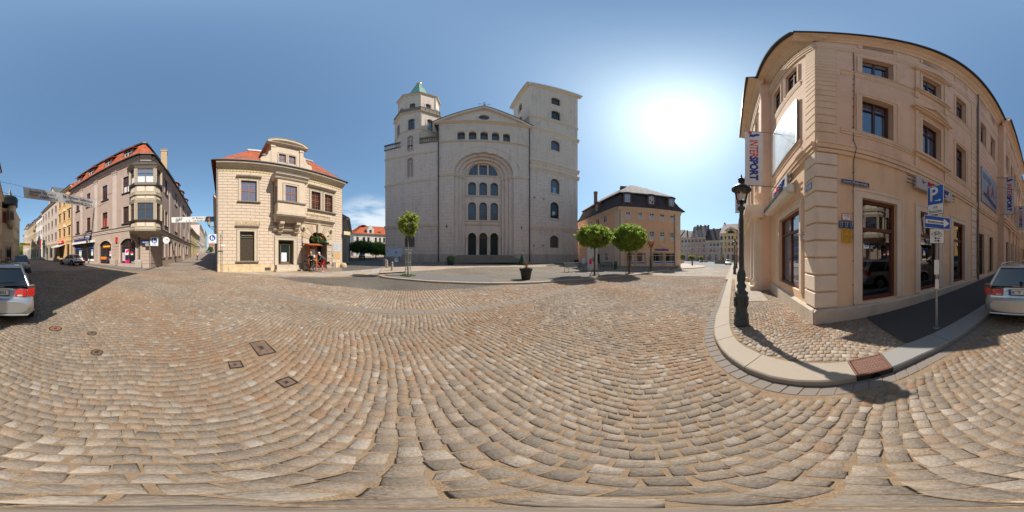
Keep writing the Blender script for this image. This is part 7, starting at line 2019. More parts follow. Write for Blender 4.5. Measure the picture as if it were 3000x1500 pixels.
flat(rrect(.36,.3,.02),-.03,-.02,'extra_plate',grey,tz,(-.25*math.cos(rzz),-.25*math.sin(rzz),zz_(717)),(0,0,rzz))
p=G(637,796);p=p*.965;zone_sign(p,621,647,686,714,gz(p.x,p.y),'post with blue pedestrian zone sign at the left corner of the inn',side=-1)
p=h.pt(h.S(651),0,.35);t=thing('drain_pole','thin grey pole with a tiny red and white direction plate before the inn wall','pole',(p.x,p.y,gz(p.x,p.y)));dp=math.hypot(p.x,p.y);pole(t,CAMH+math.tan(R((750-676)*.12))*dp-gz(p.x,p.y),.028);q=MB();q.lathe([(.05,0),(.06,.04),(.02,.08)],(0,0,CAMH+math.tan(R((750-676)*.12))*dp-gz(p.x,p.y)),8);q.build('cap',galv,t)
zpl=CAMH+math.tan(R((750-719)*.12))*dp-gz(p.x,p.y);b_=flat(rrect(.5,.13,.01),-.04,-.03,'plate',sign_white,t,(.05,0,zpl),(0,0,h.rz));flat(rrect(.12,.08,.01),-.045,-.041,'red_mark',red,b_,(-.15,0,0))

# ---- round magenta letter signs and other shop signs on the oriel house
def round_sign(u,v,d,label,rz=None):
    p=at_dist(u,d);z=CAMH+math.tan(R((750-v)*.12))*d;t=thing('round_shop_sign',label,'shop sign',(p.x,p.y,z));rz=facing(p) if rz is None else rz
    b=flat(disc(.36,28),-.07,.07,'board',sign_white,t,(0,0,0),(0,0,rz));bletter('T',.22,.3,b,.1,0,magenta,y=-.072,bold=.03,depth=.01)
    q=MB()
    for x in (-.24,-.14,.28):q.box(x-.02,x+.02,-.082,-.071,-.03,.01)
    q.build('dots',magenta,b)
    q=MB();q.tube((0,0,.36),(0,0,.5),.015);q.tube((-.5,0,.5),(.5,0,.5),.02);q.build('bracket',black_iron,t,(0,0,0),(0,0,rz))
round_sign(393.5,703.5,17.6,'round white sign with a magenta letter left of the oriel foot');round_sign(487,704,17.5,'round white sign with a magenta letter right of the oriel foot')
s_,z_=wl2.S(264.5),wl2.Z(264.5,696.5);pp=wl2.pt(s_,z_,.5);t=thing('hanging_sign','dark blue hanging sign with white word on an iron bracket over the first shop window','shop sign',pp);d0_=wl2.rz+R(90)
b=flat(rrect(1.0,.62,.05),-.05,.05,'board',paint('navy_paint',(.01,.02,.12)),t,(0,0,0),(0,0,facing(pp.xy)));bletter('KIND',.7,.24,b,0,.08,sign_white,y=-.055,bold=.03);bletter('HÖRGERÄTE',.7,.09,b,0,-.17,sign_white,y=-.055)
q=MB();q.path([(.4,0,.5),(-.9,0,.55)],.025);q.path([(-.9,0,.1),(-.3,0,.5)],.02);q.lathe([(.02,0),(.08,.06),(.02,.14)],(-.3,0,.55),8);q.build('bracket',black_iron,t,(0,0,0),(0,0,wl2.rz+R(90)))
wl2.text('KIND HÖRGERÄTE',wl2.S(221),wl2.S(257),wl2.Z(240,706),wl2.Z(240,699.5),paint('letter_blue',(.01,.02,.2)),out=.16,depth=.1,bold=.03)
t=thing('red_box','small red box on the oriel house wall between the two arched shop windows','alarm box',wl2.pt(wl2.S(343),wl2.Z(343,703),.05));q=MB();q.box(-.13,.13,-.12,0,-.28,.22);q.prism([(-.16,.22),(.16,.22),(.13,.3),(-.13,.3)],-.14,0,'y');q.build('body',red,t,(0,0,0),(0,0,wl2.rz))
t=thing('wall_alarm_lamp','tiny red lamp figure on the wall left of the oriel at second floor height','alarm lamp',wl2.pt(wl2.S(391),wl2.Z(391,626),.05));q=MB();q.lathe([(.03,-.3),(.05,-.1),(.12,0),(.08,.12),(.12,.2),(.03,.3)],(0,-.12,0),8);q.build('body',red,t,(0,0,0),(0,0,wl2.rz))
pz2=G(404,785,.1);t=thing('litter_bin','squat concrete litter bin before the arched window of the oriel house','litter bin',(pz2.x,pz2.y,gz(pz2.x,pz2.y)+.1));q=MB();q.box(-.38,.38,-.38,.38,0,.78);b=q.build('body',mat('exposed_concrete',(.36,.31,.26),.95,.2,60,.6,90),t,(0,0,0),(0,0,facing(pz2)),bevel=.08);q=MB();q.box(-.3,.3,-.3,.3,.78,.85);q.build('lid',grey,t,(0,0,0),(0,0,facing(pz2)))
s=wl2.S(338);t=thing('concrete_box','stone coloured box against the pier between the arched windows','planter box',(*wl2.pt(s,0,.3).xy,wl2.ground(s)+.1));q=MB();q.box(-.42,.42,-.25,.25,0,.78);q.build('body',mat('pale_concrete',(.42,.34,.27),.95,.15,30),t,(0,0,0),(0,0,wl2.rz),bevel=.04)
q=MB();q.box(-.3,.3,-.27,-.25,.15,.6);q.build('panel',MATS['pink_ground_floor'],t,(0,0,0),(0,0,wl2.rz))
# red box sign and flags further up the street
yw_=rows[0][1];s0,s1=yw_.S(172),yw_.S(188.5);z1_,z0_=yw_.Z(180,707),yw_.Z(180,714.5)
t=thing('box_sign','red box sign with white script over the ochre house shop','shop sign',yw_.pt((s0+s1)/2,(z0_+z1_)/2,.35));b=flat(rrect(s1-s0,z1_-z0_,.04),-.1,.3,'box',red,t,(0,0,0),(0,0,yw_.rz));bletter('Hut-Müller',(s1-s0)*.85,(z1_-z0_)*.55,b,0,0,sign_white,y=-.1,depth=.02,bold=.02)
t=thing('awning','pale rolled out awning under the red box sign','awning',yw_.pt(yw_.S(178),yw_.Z(180,721),0));q=MB();q.prism([(0,.3),(-1.3,-.1),(-1.3,-.3),(-1.25,-.3),(0,.2)],-2.3,2.3,'x');q.build('cloth',MATS['sign_white'],t,(0,0,0),(0,0,yw_.rz))
gw_=rows[1][1]
for u,m_,lb in ((130,red,'long hanging red flag on the pinkish white house'),(134.5,sign_white,'white flag with black mark between the red and the dark green flags'),(138.5,mat('dark_green_cloth',(.01,.05,.03),.8),'dark green hanging flag right of the white flag')):
    pp=gw_.pt(gw_.S(u),gw_.Z(u,715),.9);t=thing('flag',lb,'flag',pp);hgt=.75
    q=MB();q.box(-.33,.33,-.02,.02,-hgt*1.4,hgt*1.3);q.build('cloth',m_,t,(0,0,0),(0,0,facing(pp.xy)));q=MB();q.tube((-.6,0,hgt*1.32),(.6,0,hgt*1.32),.03);q.build('rod',zinc,t,(0,0,0),(0,0,facing(pp.xy)))
    if m_ is sign_white:flat(disc(.2,12),-.03,-.021,'mark',black,t,(0,0,0),(0,0,facing(pp.xy)))

# ---- banners across the streets
cloth=mat('banner_cloth',(.62,.61,.6),.6,.05,2,spec=.3)
def street_banner(A,B,hL,hR,label,items,sag=.12,nseg=24,m=cloth,cable=(None,None)):
    A,B=Vector(A),Vector(B);t=thing('street_banner',label,'banner',(A+B)/2);L_=(B-A).length
    t.rotation_euler=orient(B-A)
    q=MB();vs=[]
    for i in range(nseg+1):
        f=i/nseg;x=-L_/2+L_*f;sg_=-sag*math.sin(math.pi*f);y=.05*math.sin(f*9)+.03*math.sin(f*23);hh=hL+(hR-hL)*f
        vs +=[(x,y,hh/2+sg_),(x,y,-hh/2+sg_*1.0)]
    fs=[(2*i,2*i+1,2*i+3,2*i+2) for i in range(nseg)];q.add(vs,fs)
    o=q.build('cloth',m,t,fix=False);so=o.modifiers.new('solid','SOLIDIFY');so.thickness=.008;so.offset=1
    for st,x,z,w_,hh,mm,kw in items:
        f=x/L_+.5;sg_=-sag*math.sin(math.pi*f)
        lettering(st,w_,hh,mm,t,(x,-.1,z+sg_),rot=(0,0,0),depth=.004,**kw)
    for end,sgn in ((cable[0],-1),(cable[1],1)):
        if end is None:continue
        inv=(Matrix.Translation((A+B)/2) @ t.rotation_euler.to_matrix().to_4x4()).inverted();e=inv @ Vector(end)
        q=MB();
        for zz in (hL/2 if sgn < 0 else hR/2,-hL/2 if sgn < 0 else -hR/2):q.tube((sgn*L_/2,0,zz),e+Vector((0,0,zz*.8)),.012,n=4)
        q.build('cable',black_iron,t)
    return t
def ptz(u,v,d):p=at_dist(u,d);return Vector((p.x,p.y,CAMH+math.tan(R((750-v)*.12))*d))
A=ptz(69,563,15.2);B=ptz(277,597,22)
e1=wr.pt(12.2,8.3);p=wl2.pt(wl2.S(330),9.2)
Lb=(B-A).length
bt=street_banner(A,B,1.2,1.2,'long pale banner announcing a mountain run, hung across the left street',[
 ('Autohaus',-Lb*.38,.17,1.25,.28,black,dict(bold=.02)),('Winkel',-Lb*.22,.2,1.6,.42,grey,dict(bold=.03)),('CHEVROLET',-Lb*.24,-.28,1.95,.2,paint('navy_paint',(.01,.02,.12)),dict(bold=.03,shear=.2)),
 ('36. Zittauer Gebirgslauf',Lb*.2,.17,5.2,.46,black,dict(bold=.02)),('und Wandertreff - 25./26.4.',Lb*.21,-.33,4.7,.34,black,dict(bold=.01))],cable=(e1,p))
q=MB();q.prism([(-.5,-.08),(.12,-.08),(.12,-.16),(.38,-.16),(.38,-.08),(.5,-.08),(.5,.08),(.38,.08),(-.12,.08),(-.12,.16),(-.38,.16),(-.38,.08),(-.5,.08)],-.105,-.1,'y');q.build('emblem',mat('dull_gold',(.4,.28,.06),.6),bt,(-Lb*.4,0,-.22))
A=ptz(502.5,644.5,21.8);B=ptz(641,641.5,22.6);Lb=(B-A).length
bt=street_banner(A,B,.75,.75,'smaller white banner for a mountain run across the narrow side street',[
 ('LUST',-Lb*.34,.1,1.0,.3,black,dict(shear=.4,bold=.02)),('36. Zittauer Gebirgslauf',Lb*.17,.14,3.1,.23,black,dict(bold=.01)),('und Wandertreff - 25./26.4.',Lb*.17,-.19,2.9,.19,black,{})],sag=.03,cable=(wr3.pt(wr3.S(500),6.8),None))
q=MB();q.box(-.35,.1,-.105,-.1,-.16,-.1);q.build('underline',black,bt,(-Lb*.36,0,0));q=MB();q.prism(disc(.06,10),-.105,-.1,'y');q.build('crest',red,bt,(-Lb*.13,0,-.2));q=MB();q.prism([(-.05,.06),(-.05,-.03),(0,-.08),(.05,-.03),(.05,.06)],-.105,-.1,'y');q.build('crest',grey,bt,(-Lb*.19,0,-.2))
A=ptz(59,714.5,60);B=ptz(89,715.5,66);street_banner(A,B,1.0,1.0,'far away yellow banner hanging across the left street',[],m=yellow,cable=(None,Vector((-13.2,-65,6.5))))
t_=None

# ---- signs, banners and boards on the sports shop
red_l=paint('letter_red',(.62,.03,.03));blue_l=paint('letter_deep_blue',(.02,.05,.32))
def emblem(parent,x,z,s,y,rot=0,vertical=False):
    g_=link('emblem',bpy.data.meshes.new('emblem_root'),parent,(x,y,z),(0,R(rot),0))
    mbe=MB();mbe.prism(disc(.14*s,16,-.28*s,.24*s),-.012,0,'y');me=mbe.mesh('dot',red_l);bpy.data.objects.remove(g_)
    o=link('emblem_dot',me,parent,(x,y,z),(0,R(rot),0))
    q=MB();q.prism([(-.34*s,-.28*s),(-.02*s,-.3*s),(.12*s,-.18*s),(.38*s,-.12*s),(.38*s,.14*s),(.1*s,.1*s),(-.06*s,-.02*s),(-.3*s,.06*s)],-.012,0,'y');q.build('emblem_wave',blue_l,parent,(x,y,z),(0,R(rot),0))
bz1,bz2=wl_,None
def side_banner(w,s,out0,wd,z0,z1,label,face_rz,flip=False):
    """banner at right angles to the wall, held by two rods"""
    p=w.pt(s,(z0+z1)/2,out0+wd/2);t=thing('hanging_banner',label,'banner',p,0,'vertical banners on the sports shop');hh=z1-z0;rz=face_rz
    q=MB();q.box(-wd/2,wd/2,-.008,.008,-hh/2,hh/2);cb=q.build('cloth',cloth,t,(0,0,0),(0,0,rz))
    q=MB()
    for zz in (-hh/2,hh/2):q.tube((-wd/2-(out0+.3 if flip else .05),0,zz),(wd/2+(.05 if flip else out0+.3),0,zz),.018)
    q.build('rod',zinc,t,(0,0,0),(0,0,rz))
    # reading from top to bottom
    lettering('INTER',hh*.34,wd*.48,red_l,cb,(0,-.009,hh*.135),rot=(0,R(90),0),depth=.004,bold=.015);lettering('SPORT',hh*.4,wd*.5,blue_l,cb,(0,-.009,-hh*.22),rot=(0,R(90),0),depth=.004,bold=.05)
    emblem(cb,0,hh*.425,wd*.78,-.009)
    return t
a_=facing(wl_.pt(wl_.S(2245),0).xy)
sB1=risL.S(2262);P1=risL.pt(sB1,0)
d1_=P1.xy.length
side_banner(risL,sB1,.36,.66,1.72+math.tan(R((750-545)*.12))*d1_*.985,1.72+math.tan(R((750-387)*.12))*d1_*.985,'nearest long white hanging banner with red and blue lettering, above the near lamp',R(90-DAZ)+R(-90))
W_far=Wall(pE+dm*12,pE,shop);p2=at_dist(2206,16.5)
t2=copy_tree([o for o in COL.objects if o.get('label','').startswith('nearest long white hanging')][0],None,None,'second white hanging banner with red and blue lettering, partly behind the near lamp');t2.location=(pE.x+2.6,pE.y+1.9,1.72+17*math.tan(R((750-565)*.12)));t2.scale=(1.05,)*3
for (u,ud,lb) in ((2938,.0,'larger nearer white hanging banner with lettering on the side street front'),(2978,0,'smaller farther white hanging banner with lettering on the side street front')):
    s=ris.S(u);pp=ris.pt(s,0);dd2=pp.xy.length
    v0,v1=(629,521) if u == 2938 else (673,605);ll=Wall(ris.A,ris.B,ris.root)
    side_banner(ris,s,.15,.85,1.72+math.tan(R((750-v0)*.12))*dd2,1.72+math.tan(R((750-v1)*.12))*dd2,lb,R(90-WAZ)+R(90)+math.pi,flip=True)
def fascia(w,s0,s1,z0,z1,label,out=.22,kunick=True,st2='KUNICK'):
    t=thing('fascia_sign',label,'shop sign',w.pt((s0+s1)/2,(z0+z1)/2,0));w_,hh=s1-s0,z1-z0
    q=MB();q.box(-w_/2,w_/2,-out,-out+.12,-hh/2,hh/2);b=q.build('box',mat('sign_silver',(.46,.44,.43),.5),t,(0,0,0),(0,0,w.rz))
    lettering('INTER',w_*.29,hh*.36,red_l,b,(-w_*.1,-out,hh*.18),depth=.03,bold=.02,shear=.15);lettering('SPORT',w_*.31,hh*.36,blue_l,b,(w_*.22,-out,hh*.18),depth=.03,bold=.03,shear=.15)
    lettering(st2,w_*.5,hh*.34,black,b,(w_*.02,-out,-hh*.24),depth=.03,bold=.03);emblem(b,-w_*.34,hh*.16,hh*.42,-out-.01)
    q=MB()
    for zz in (-.3,0,.3):
        q.tube((-w_/2-.35,-out+.06,zz*hh),(-w_/2,-out+.06,zz*hh),.018);q.tube((w_/2,-out+.06,zz*hh),(w_/2+.3,-out+.06,zz*hh),.018)
    for x in (-w_*.3,w_*.3):q.tube((x,-out+.1,0),(x,.02,0),.03)
    q.build('brackets',zinc,t,(0,0,0),(0,0,w.rz));return t
zf=lambda u,v:wr.Z(u,v)
fascia(wr,wr.S(2671),wr.S(2776),wr.Z(2672,553),wr.Z(2672,519),'silver box sign with red, blue and black lettering behind the parking sign')
fascia(wl_,wl_.S(2278),wl_.S(2324),wl_.Z(2322,561),wl_.Z(2322,513),'silver box sign with lettering above the awning on the sunny shop front')
s0,s1=wl_.S(2262),wl_.S(2330);zt=wl_.Z(2329,558);t=thing('rolled_awning','white rolled awning cassette with scalloped dark edge above the shop window','awning',wl_.pt((s0+s1)/2,zt,0));w_=s1-s0
q=MB();q.prism([(0,.1),(-.2,.13),(-.36,.06),(-.38,-.1),(-.25,-.17),(0,-.15)],-w_/2,w_/2,'x');q.build('cassette',MATS['sign_white'],t,(0,0,0),(0,0,wl_.rz))
q=MB()
for i in range(int(w_/.12)):x=-w_/2+.06+.12*i;q.box(x-.045,x+.045,-.41,-.385,-.02,.09)
q.build('valance',zinc_dark,t,(0,0,0),(0,0,wl_.rz));q=MB();q.lathe([(.1,-.1),(.12,0),(.1,.1)],(w_/2+.12,-.2,0),8);q.build('motor_box',MATS['sign_white'],t,(0,0,0),(0,0,wl_.rz))
def poster_sign(w,s0,s1,z0,z1,label,bg,fig=True):
    t=thing('billboard',label,'poster',w.pt((s0+s1)/2,(z0+z1)/2,0));w_,hh=s1-s0,z1-z0
    q=MB();q.box(-w_/2,w_/2,-.09,-.02,-hh/2,hh/2);b=q.build('frame',galv,t,(0,0,0),(0,0,w.rz));q=MB();q.box(-w_/2+.05,w_/2-.05,-.096,-.0905,-hh/2+.05,hh/2-.05);q.build('print',bg,b)
    if fig:
        q=MB()
        for cx_,cz,s in ((-.15,-.1,1.0),(.14,.02,1.1)):
            X,Z=cx_*w_,cz*hh;k=s*hh*.2;q.prism([(X+x,Z+z) for x,z in disc(k*.2,10,0,k*.95)],-.1,-.0965,'y');q.prism([(X-k*.35,Z+k*.7),(X+k*.3,Z+k*.75),(X+k*.4,Z),(X+k*.7,Z-k*.6),(X+k*.4,Z-k*.7),(X,Z-k*.2),(X-k*.5,Z-k*.8),(X-k*.8,Z-k*.65),(X-k*.35,Z)],-.1,-.0965,'y')
        q.build('printed_figures',mat('figure_print',(.30,.09,.07),.6,.5,3),b)
        q=MB();q.prism([(-w_*.42,-hh*.3),(w_*.4,-hh*.42),(w_*.4,-hh*.3),(-w_*.1,-hh*.2),(-w_*.4,-hh*.2)],-.1,-.0965,'y');q.build('printed_ground',mat('dark_print',(.08,.08,.1),.6,.5,4),b)
        for i,ww in enumerate((.4,.5,.45)):
            q=MB();q.box(-w_*.44,-w_*.44+w_*ww,-.1,-.0965,hh*(.33-.07*i),hh*(.365-.07*i));q.build('printed_line',mat('dark_print',(.08,.08,.1),.6),b)
    return t
poster_sign(wr,wr.S(2872),wr.S(2918),wr.Z(2872,588),wr.Z(2872,486),'billboard with two sporting figures on grey blue, high on the side street front',mat('poster_blue',(.28,.33,.42),.35,.25,1.5))
poster_sign(wl_,wl_.S(2266),wl_.S(2341),wl_.Z(2341,416),wl_.Z(2341,291),'large glossy pale billboard high on the sunny shop front',mat('poster_pale',(.62,.62,.64),.12,.2,1.2,spec=.8),fig=False)  # whitish reflection on the gloss is put into the print colour
def street_plate(w,s0,s1,z0,z1,st,label,ms=paint('enamel_navy',(.01,.02,.10),.25)):
    t=thing('street_name_plate',label,'street sign',w.pt((s0+s1)/2,(z0+z1)/2,.065));w_,hh=s1-s0,z1-z0
    b=flat(rrect(w_,hh,.01),-.012,0,'plate',ms,t,(0,0,0),(0,0,w.rz));q=MB();q.ring(rrect(w_-.02,hh-.02,.008),rrect(w_-.03,hh-.03,.006),-.014,-.012);q.build('border',sign_white,b);bletter(st,w_*.86,hh*.52,b,0,0,sign_white,y=-.0125,shear=.1)
street_plate(wr,wr.S(2462),wr.S(2543),wr.Z(2462,538),wr.Z(2462,526),'Innere Weberstraße','dark blue street name plate to the left above the big display window')
street_plate(wl_,LcS-.42,LcS-.1,wl_.Z(2380,556),wl_.Z(2380,537),'Markt','light blue street name plate on the quoins of the sunny front',paint('enamel_light_blue',(.12,.25,.5),.25))
def small_plate(w,s0,s1,z0,z1,label,face,edge,lines,name='utility_plate',mk=black):
    t=thing(name,label,'utility sign',w.pt((s0+s1)/2,(z0+z1)/2,.03));w_,hh=s1-s0,z1-z0
    b=flat(rrect(w_,hh,.012),-.01,0,'plate',edge,t,(0,0,0),(0,0,w.rz));flat(rrect(w_-.03,hh-.03,.006),-.013,-.0105,'face',face,b)
    for st,x,z,ww,h2 in lines:bletter(st,ww*w_,h2*hh,b,x*w_,z*hh,mk,y=-.0135)
    return t
pw=lambda u,v0,v1:(wr.Z(u,v1),wr.Z(u,v0))
a0,a1=wr.S(2465),wr.S(2491);z0,z1=pw(2465,625,646);small_plate(wr,a0,a1,z0,z1,'red edged white hydrant plate above the blue and yellow plates',sign_white,red,[('H150',0,.2,.6,.26),('1,1',.15,-.05,.3,.2),('4,1',0,-.3,.3,.2)])
a0,a1=wr.S(2456),wr.S(2500);z0,z1=pw(2456,647,668);n3=(a1-a0)/3
for i,wd in enumerate(('first','middle','last')):small_plate(wr,a0+n3*i+.004,a0+n3*(i+1)-.004,z0,z1,'%s of three small dark blue valve plates in a row under the hydrant plate' % wd,paint('plate_blue',(.03,.07,.16),.4),paint('plate_blue',(.03,.07,.16),.4),[('S 150',0,.28,.7,.2),('1,3',0,0,.5,.2),('3,1',0,-.28,.4,.2)],mk=sign_white)
a0,a1=wr.S(2464),wr.S(2494);z0,z1=pw(2464,669,712);n2=(a1-a0)/2;n4=(z1-z0)/2
for i,a_n in enumerate(('left','right')):
    for j,b_n in enumerate(('lower','upper')):small_plate(wr,a0+n2*i+.003,a0+n2*(i+1)-.003,z0+n4*j+.003,z0+n4*(j+1)-.003,'%s %s one of four small yellow gas plates by the drainpipe' % (b_n,a_n),paint('plate_yellow',(.62,.33,.03),.45),paint('plate_yellow',(.62,.33,.03),.45),[('S 100',0,.28,.7,.2),('0,5',0,0,.5,.2),('0,1',0,-.28,.4,.2)])
a0,a1=wl_.S(2355),wl_.S(2363);small_plate(wl_,a0,a1,wl_.Z(2360,703),wl_.Z(2360,681),'small red edged plate on the sunny wall beside the shop window',sign_white,red,[('H100',0,.2,.6,.26),('1,1',0,-.15,.3,.2)])
t=thing('wall_cable','thin brown cable running down the shop corner beside the quoins','cable',wr.pt(.93,0,0));q=MB();q.path([(0,-.02,.2),(.01,-.03,1.3),(0,-.02,2.2),(.005,-.02,4.4),(.0,-.2,4.75),(.0,-.03,5.2),(.02,-.03,9),(0,-.03,15)],.011,5)
for z in np.arange(.4,15,.6):q.box(-.02,.02,-.035,0,z-.01,z+.01)
q.build('cable',mat('cable_brown',(.16,.09,.06),.6),t,(0,0,0),(0,0,wr.rz))
t=thing('wall_hatch','small peach coloured hatch low on the wall left of the big display window','hatch',wr.pt(wr.S(2478),wr.Z(2478,868),0));q=MB();q.box(-.12,.12,-.012,.01,-.1,.1);q.build('cover',peach,t,(0,0,0),(0,0,wr.rz));
# window displays
floor_w=mat('display_floor',(.6,.45,.3),.7);bgw=mat('display_back',(.62,.48,.32),.9);cols_={'g':mat('olive_cloth',(.06,.08,.03),.8),'k':mat('dark_cloth',(.02,.02,.025),.8),'o':mat('orange_cloth',(.65,.10,.03),.7),'t':mat('tan_strap',(.45,.28,.14),.8),'b':mat('pale_blue_cloth',(.35,.45,.5),.8),'w':mat('card_white',(.75,.75,.73),.6),'y':mat('acid_green',(.5,.55,.05),.6),'r':mat('mannequin_grey',(.35,.34,.33),.5)}
for k in range(3):
    a,b,tp_=disp[k];inn=.26;dep=1.3
    q=MB();q.box(a-.2,b+.2,inn,inn+dep,gz0-.1,gz0+.1);wr.put(q,'display_floor',floor_w);q=MB();q.box(a-.25,b+.25,inn+dep,inn+dep+.05,gz0-.1,tp_+.4);q.box(a-.25,a-.2,inn,inn+dep,gz0-.1,tp_+.4);q.box(b+.2,b+.25,inn,inn+dep,gz0-.1,tp_+.4);q.box(a-.25,b+.25,inn,inn+dep,tp_+.3,tp_+.4);wr.put(q,'display_box',bgw)
def backpack(s,y,z,sc,m1,m2,label,rzo=0):
    t=thing('backpack',label,'backpack',wr.pt(s,z,-y),wr.rz+rzo,'backpacks in the display window')
    q=MB();q.lathe([(.1,0),(.17,.04),(.19,.25),(.18,.5),(.15,.62),(.08,.7),(.02,.72)],n=12,squash=.75);o=q.build('bag',m1,t);q=MB();q.lathe([(.12,0),(.17,.03),(.18,.08),(.1,.13),(.02,.15)],(0,0,.62),12,squash=.8);q.build('lid',m2,t);q=MB();q.lathe([(.05,0),(.11,.03),(.12,.22),(.05,.28)],(0,-.12,.1),10,squash=.6);q.build('pocket',m2,t);q=MB();q.box(-.13,-.1,-.165,-.14,.1,.6);q.box(.1,.13,-.165,-.14,.1,.6);q.build('strap',cols_['t'],t);t.scale=(sc,)*3;return t
a,b,tp_=disp[0];wd=b-a
backpack(a+wd*.2,.62,gz0+.12,1.15,cols_['g'],cols_['k'],'olive and black backpack standing at the left of the display window');backpack(a+wd*.42,.8,gz0+.5,1.05,cols_['k'],cols_['g'],'black backpack hanging behind in the middle of the display window',.3);backpack(a+wd*.68,.6,gz0+.42,.95,cols_['o'],mat('grey_cloth',(.25,.25,.26),.8),'orange and grey backpack at the right of the display window',-.4)
backpack(a+wd*.22,.95,gz0+1.0,1.0,cols_['b'],cols_['w'],'pale blue backpack hanging high in the display window')
t=thing('display_card','white card on a small easel in front of the backpacks','card',wr.pt(a+wd*.48,gz0+.1,-.35),wr.rz);q=MB();q.box(-.1,.1,-.005,.005,.02,.34);o=q.build('card',cols_['w'],t,(0,0,0),(R(-12),0,0));q=MB();q.tube((0,0,.3),(0,.12,0),.006);q.build('leg',black,t)
t=thing('display_grid','black wire stand carrying the bags in the display window','display stand',wr.pt(a+wd*.45,gz0+.1,-1.1),wr.rz);q=MB()
for x in np.arange(-wd*.4,wd*.42,.12):q.tube((x,0,0),(x,0,1.9),.006,n=4)
for z in np.arange(0,1.95,.15):q.tube((-wd*.4,0,z),(wd*.4,0,z),.006,n=4)
q.build('wires',black,t)
a,b,tp_=disp[1];t=thing('display_plinth','white display plinth in the second shop window','plinth',wr.pt((a+b)/2-.1,gz0+.1,-.8),wr.rz);q=MB();q.box(-.35,.35,-.25,.25,0,1.1);q.build('block',cols_['w'],t,bevel=.01);q=MB();q.box(-.45,.45,-.05,.05,1.5,1.54);q.tube((-.4,0,1.1),(-.4,0,1.5),.01);q.tube((.3,0,1.1),(.3,0,1.5),.01);q.build('shelf',cols_['w'],t)
for i in range(3):
    t=thing('sports_shoe',('red','dark','white')[i]+' sports shoe on the shelf in the second shop window','shoe',wr.pt((a+b)/2-.35+.28*i,gz0+1.64,-.8),wr.rz);q=MB();q.prism([(-.13,0),(.13,0),(.13,.04),(.05,.07),(-.02,.11),(-.1,.11),(-.13,.06)],-.045,.045,'y');q.build('upper',[cols_['o'],cols_['k'],cols_['w']][i],t,bevel=.015);q=MB();q.box(-.135,.135,-.047,.047,-.02,0);q.build('sole',cols_['w'],t)

# ---- cars
tyre=mat('tyre_rubber',(.012,.012,.012),.85);rim_m=mat('wheel_rim',(.42,.43,.44),.3,metal=.8);plastic=mat('black_plastic',(.018,.018,.02),.6);lamp_red=mat('tail_lamp_red',(.55,.015,.01),.12,coat=1.0);lamp_white=mat('head_lamp',(.6,.62,.62),.1,coat=1.0);car_glass=mat('car_glass',(.012,.015,.018),.02,ior=1.9);chrome=mat('chrome_edge',(.6,.6,.6),.15,metal=1.0)
def lofted(q,sts,smooth=True):
    """sts: list of (x, [(y,z)...]) half sections from bottom centre to top centre"""
    n=len(sts[0][1]);full=[]
    for x,pr in sts:full.append([(x,y,z) for y,z in pr]+[(x,-y,z) for y,z in reversed(pr[1:-1])])
    m=len(full[0]);vs=[p for r in full for p in r];fs=[]
    for i in range(len(full)-1):
        for j in range(m):fs.append((i*m+j,i*m+(j+1) % m,(i+1)*m+(j+1) % m,(i+1)*m+j))
    q.add(vs,fs,smooth);q.add(vs,[tuple(range(m))[::-1],tuple((len(full)-1)*m+j for j in range(m))])
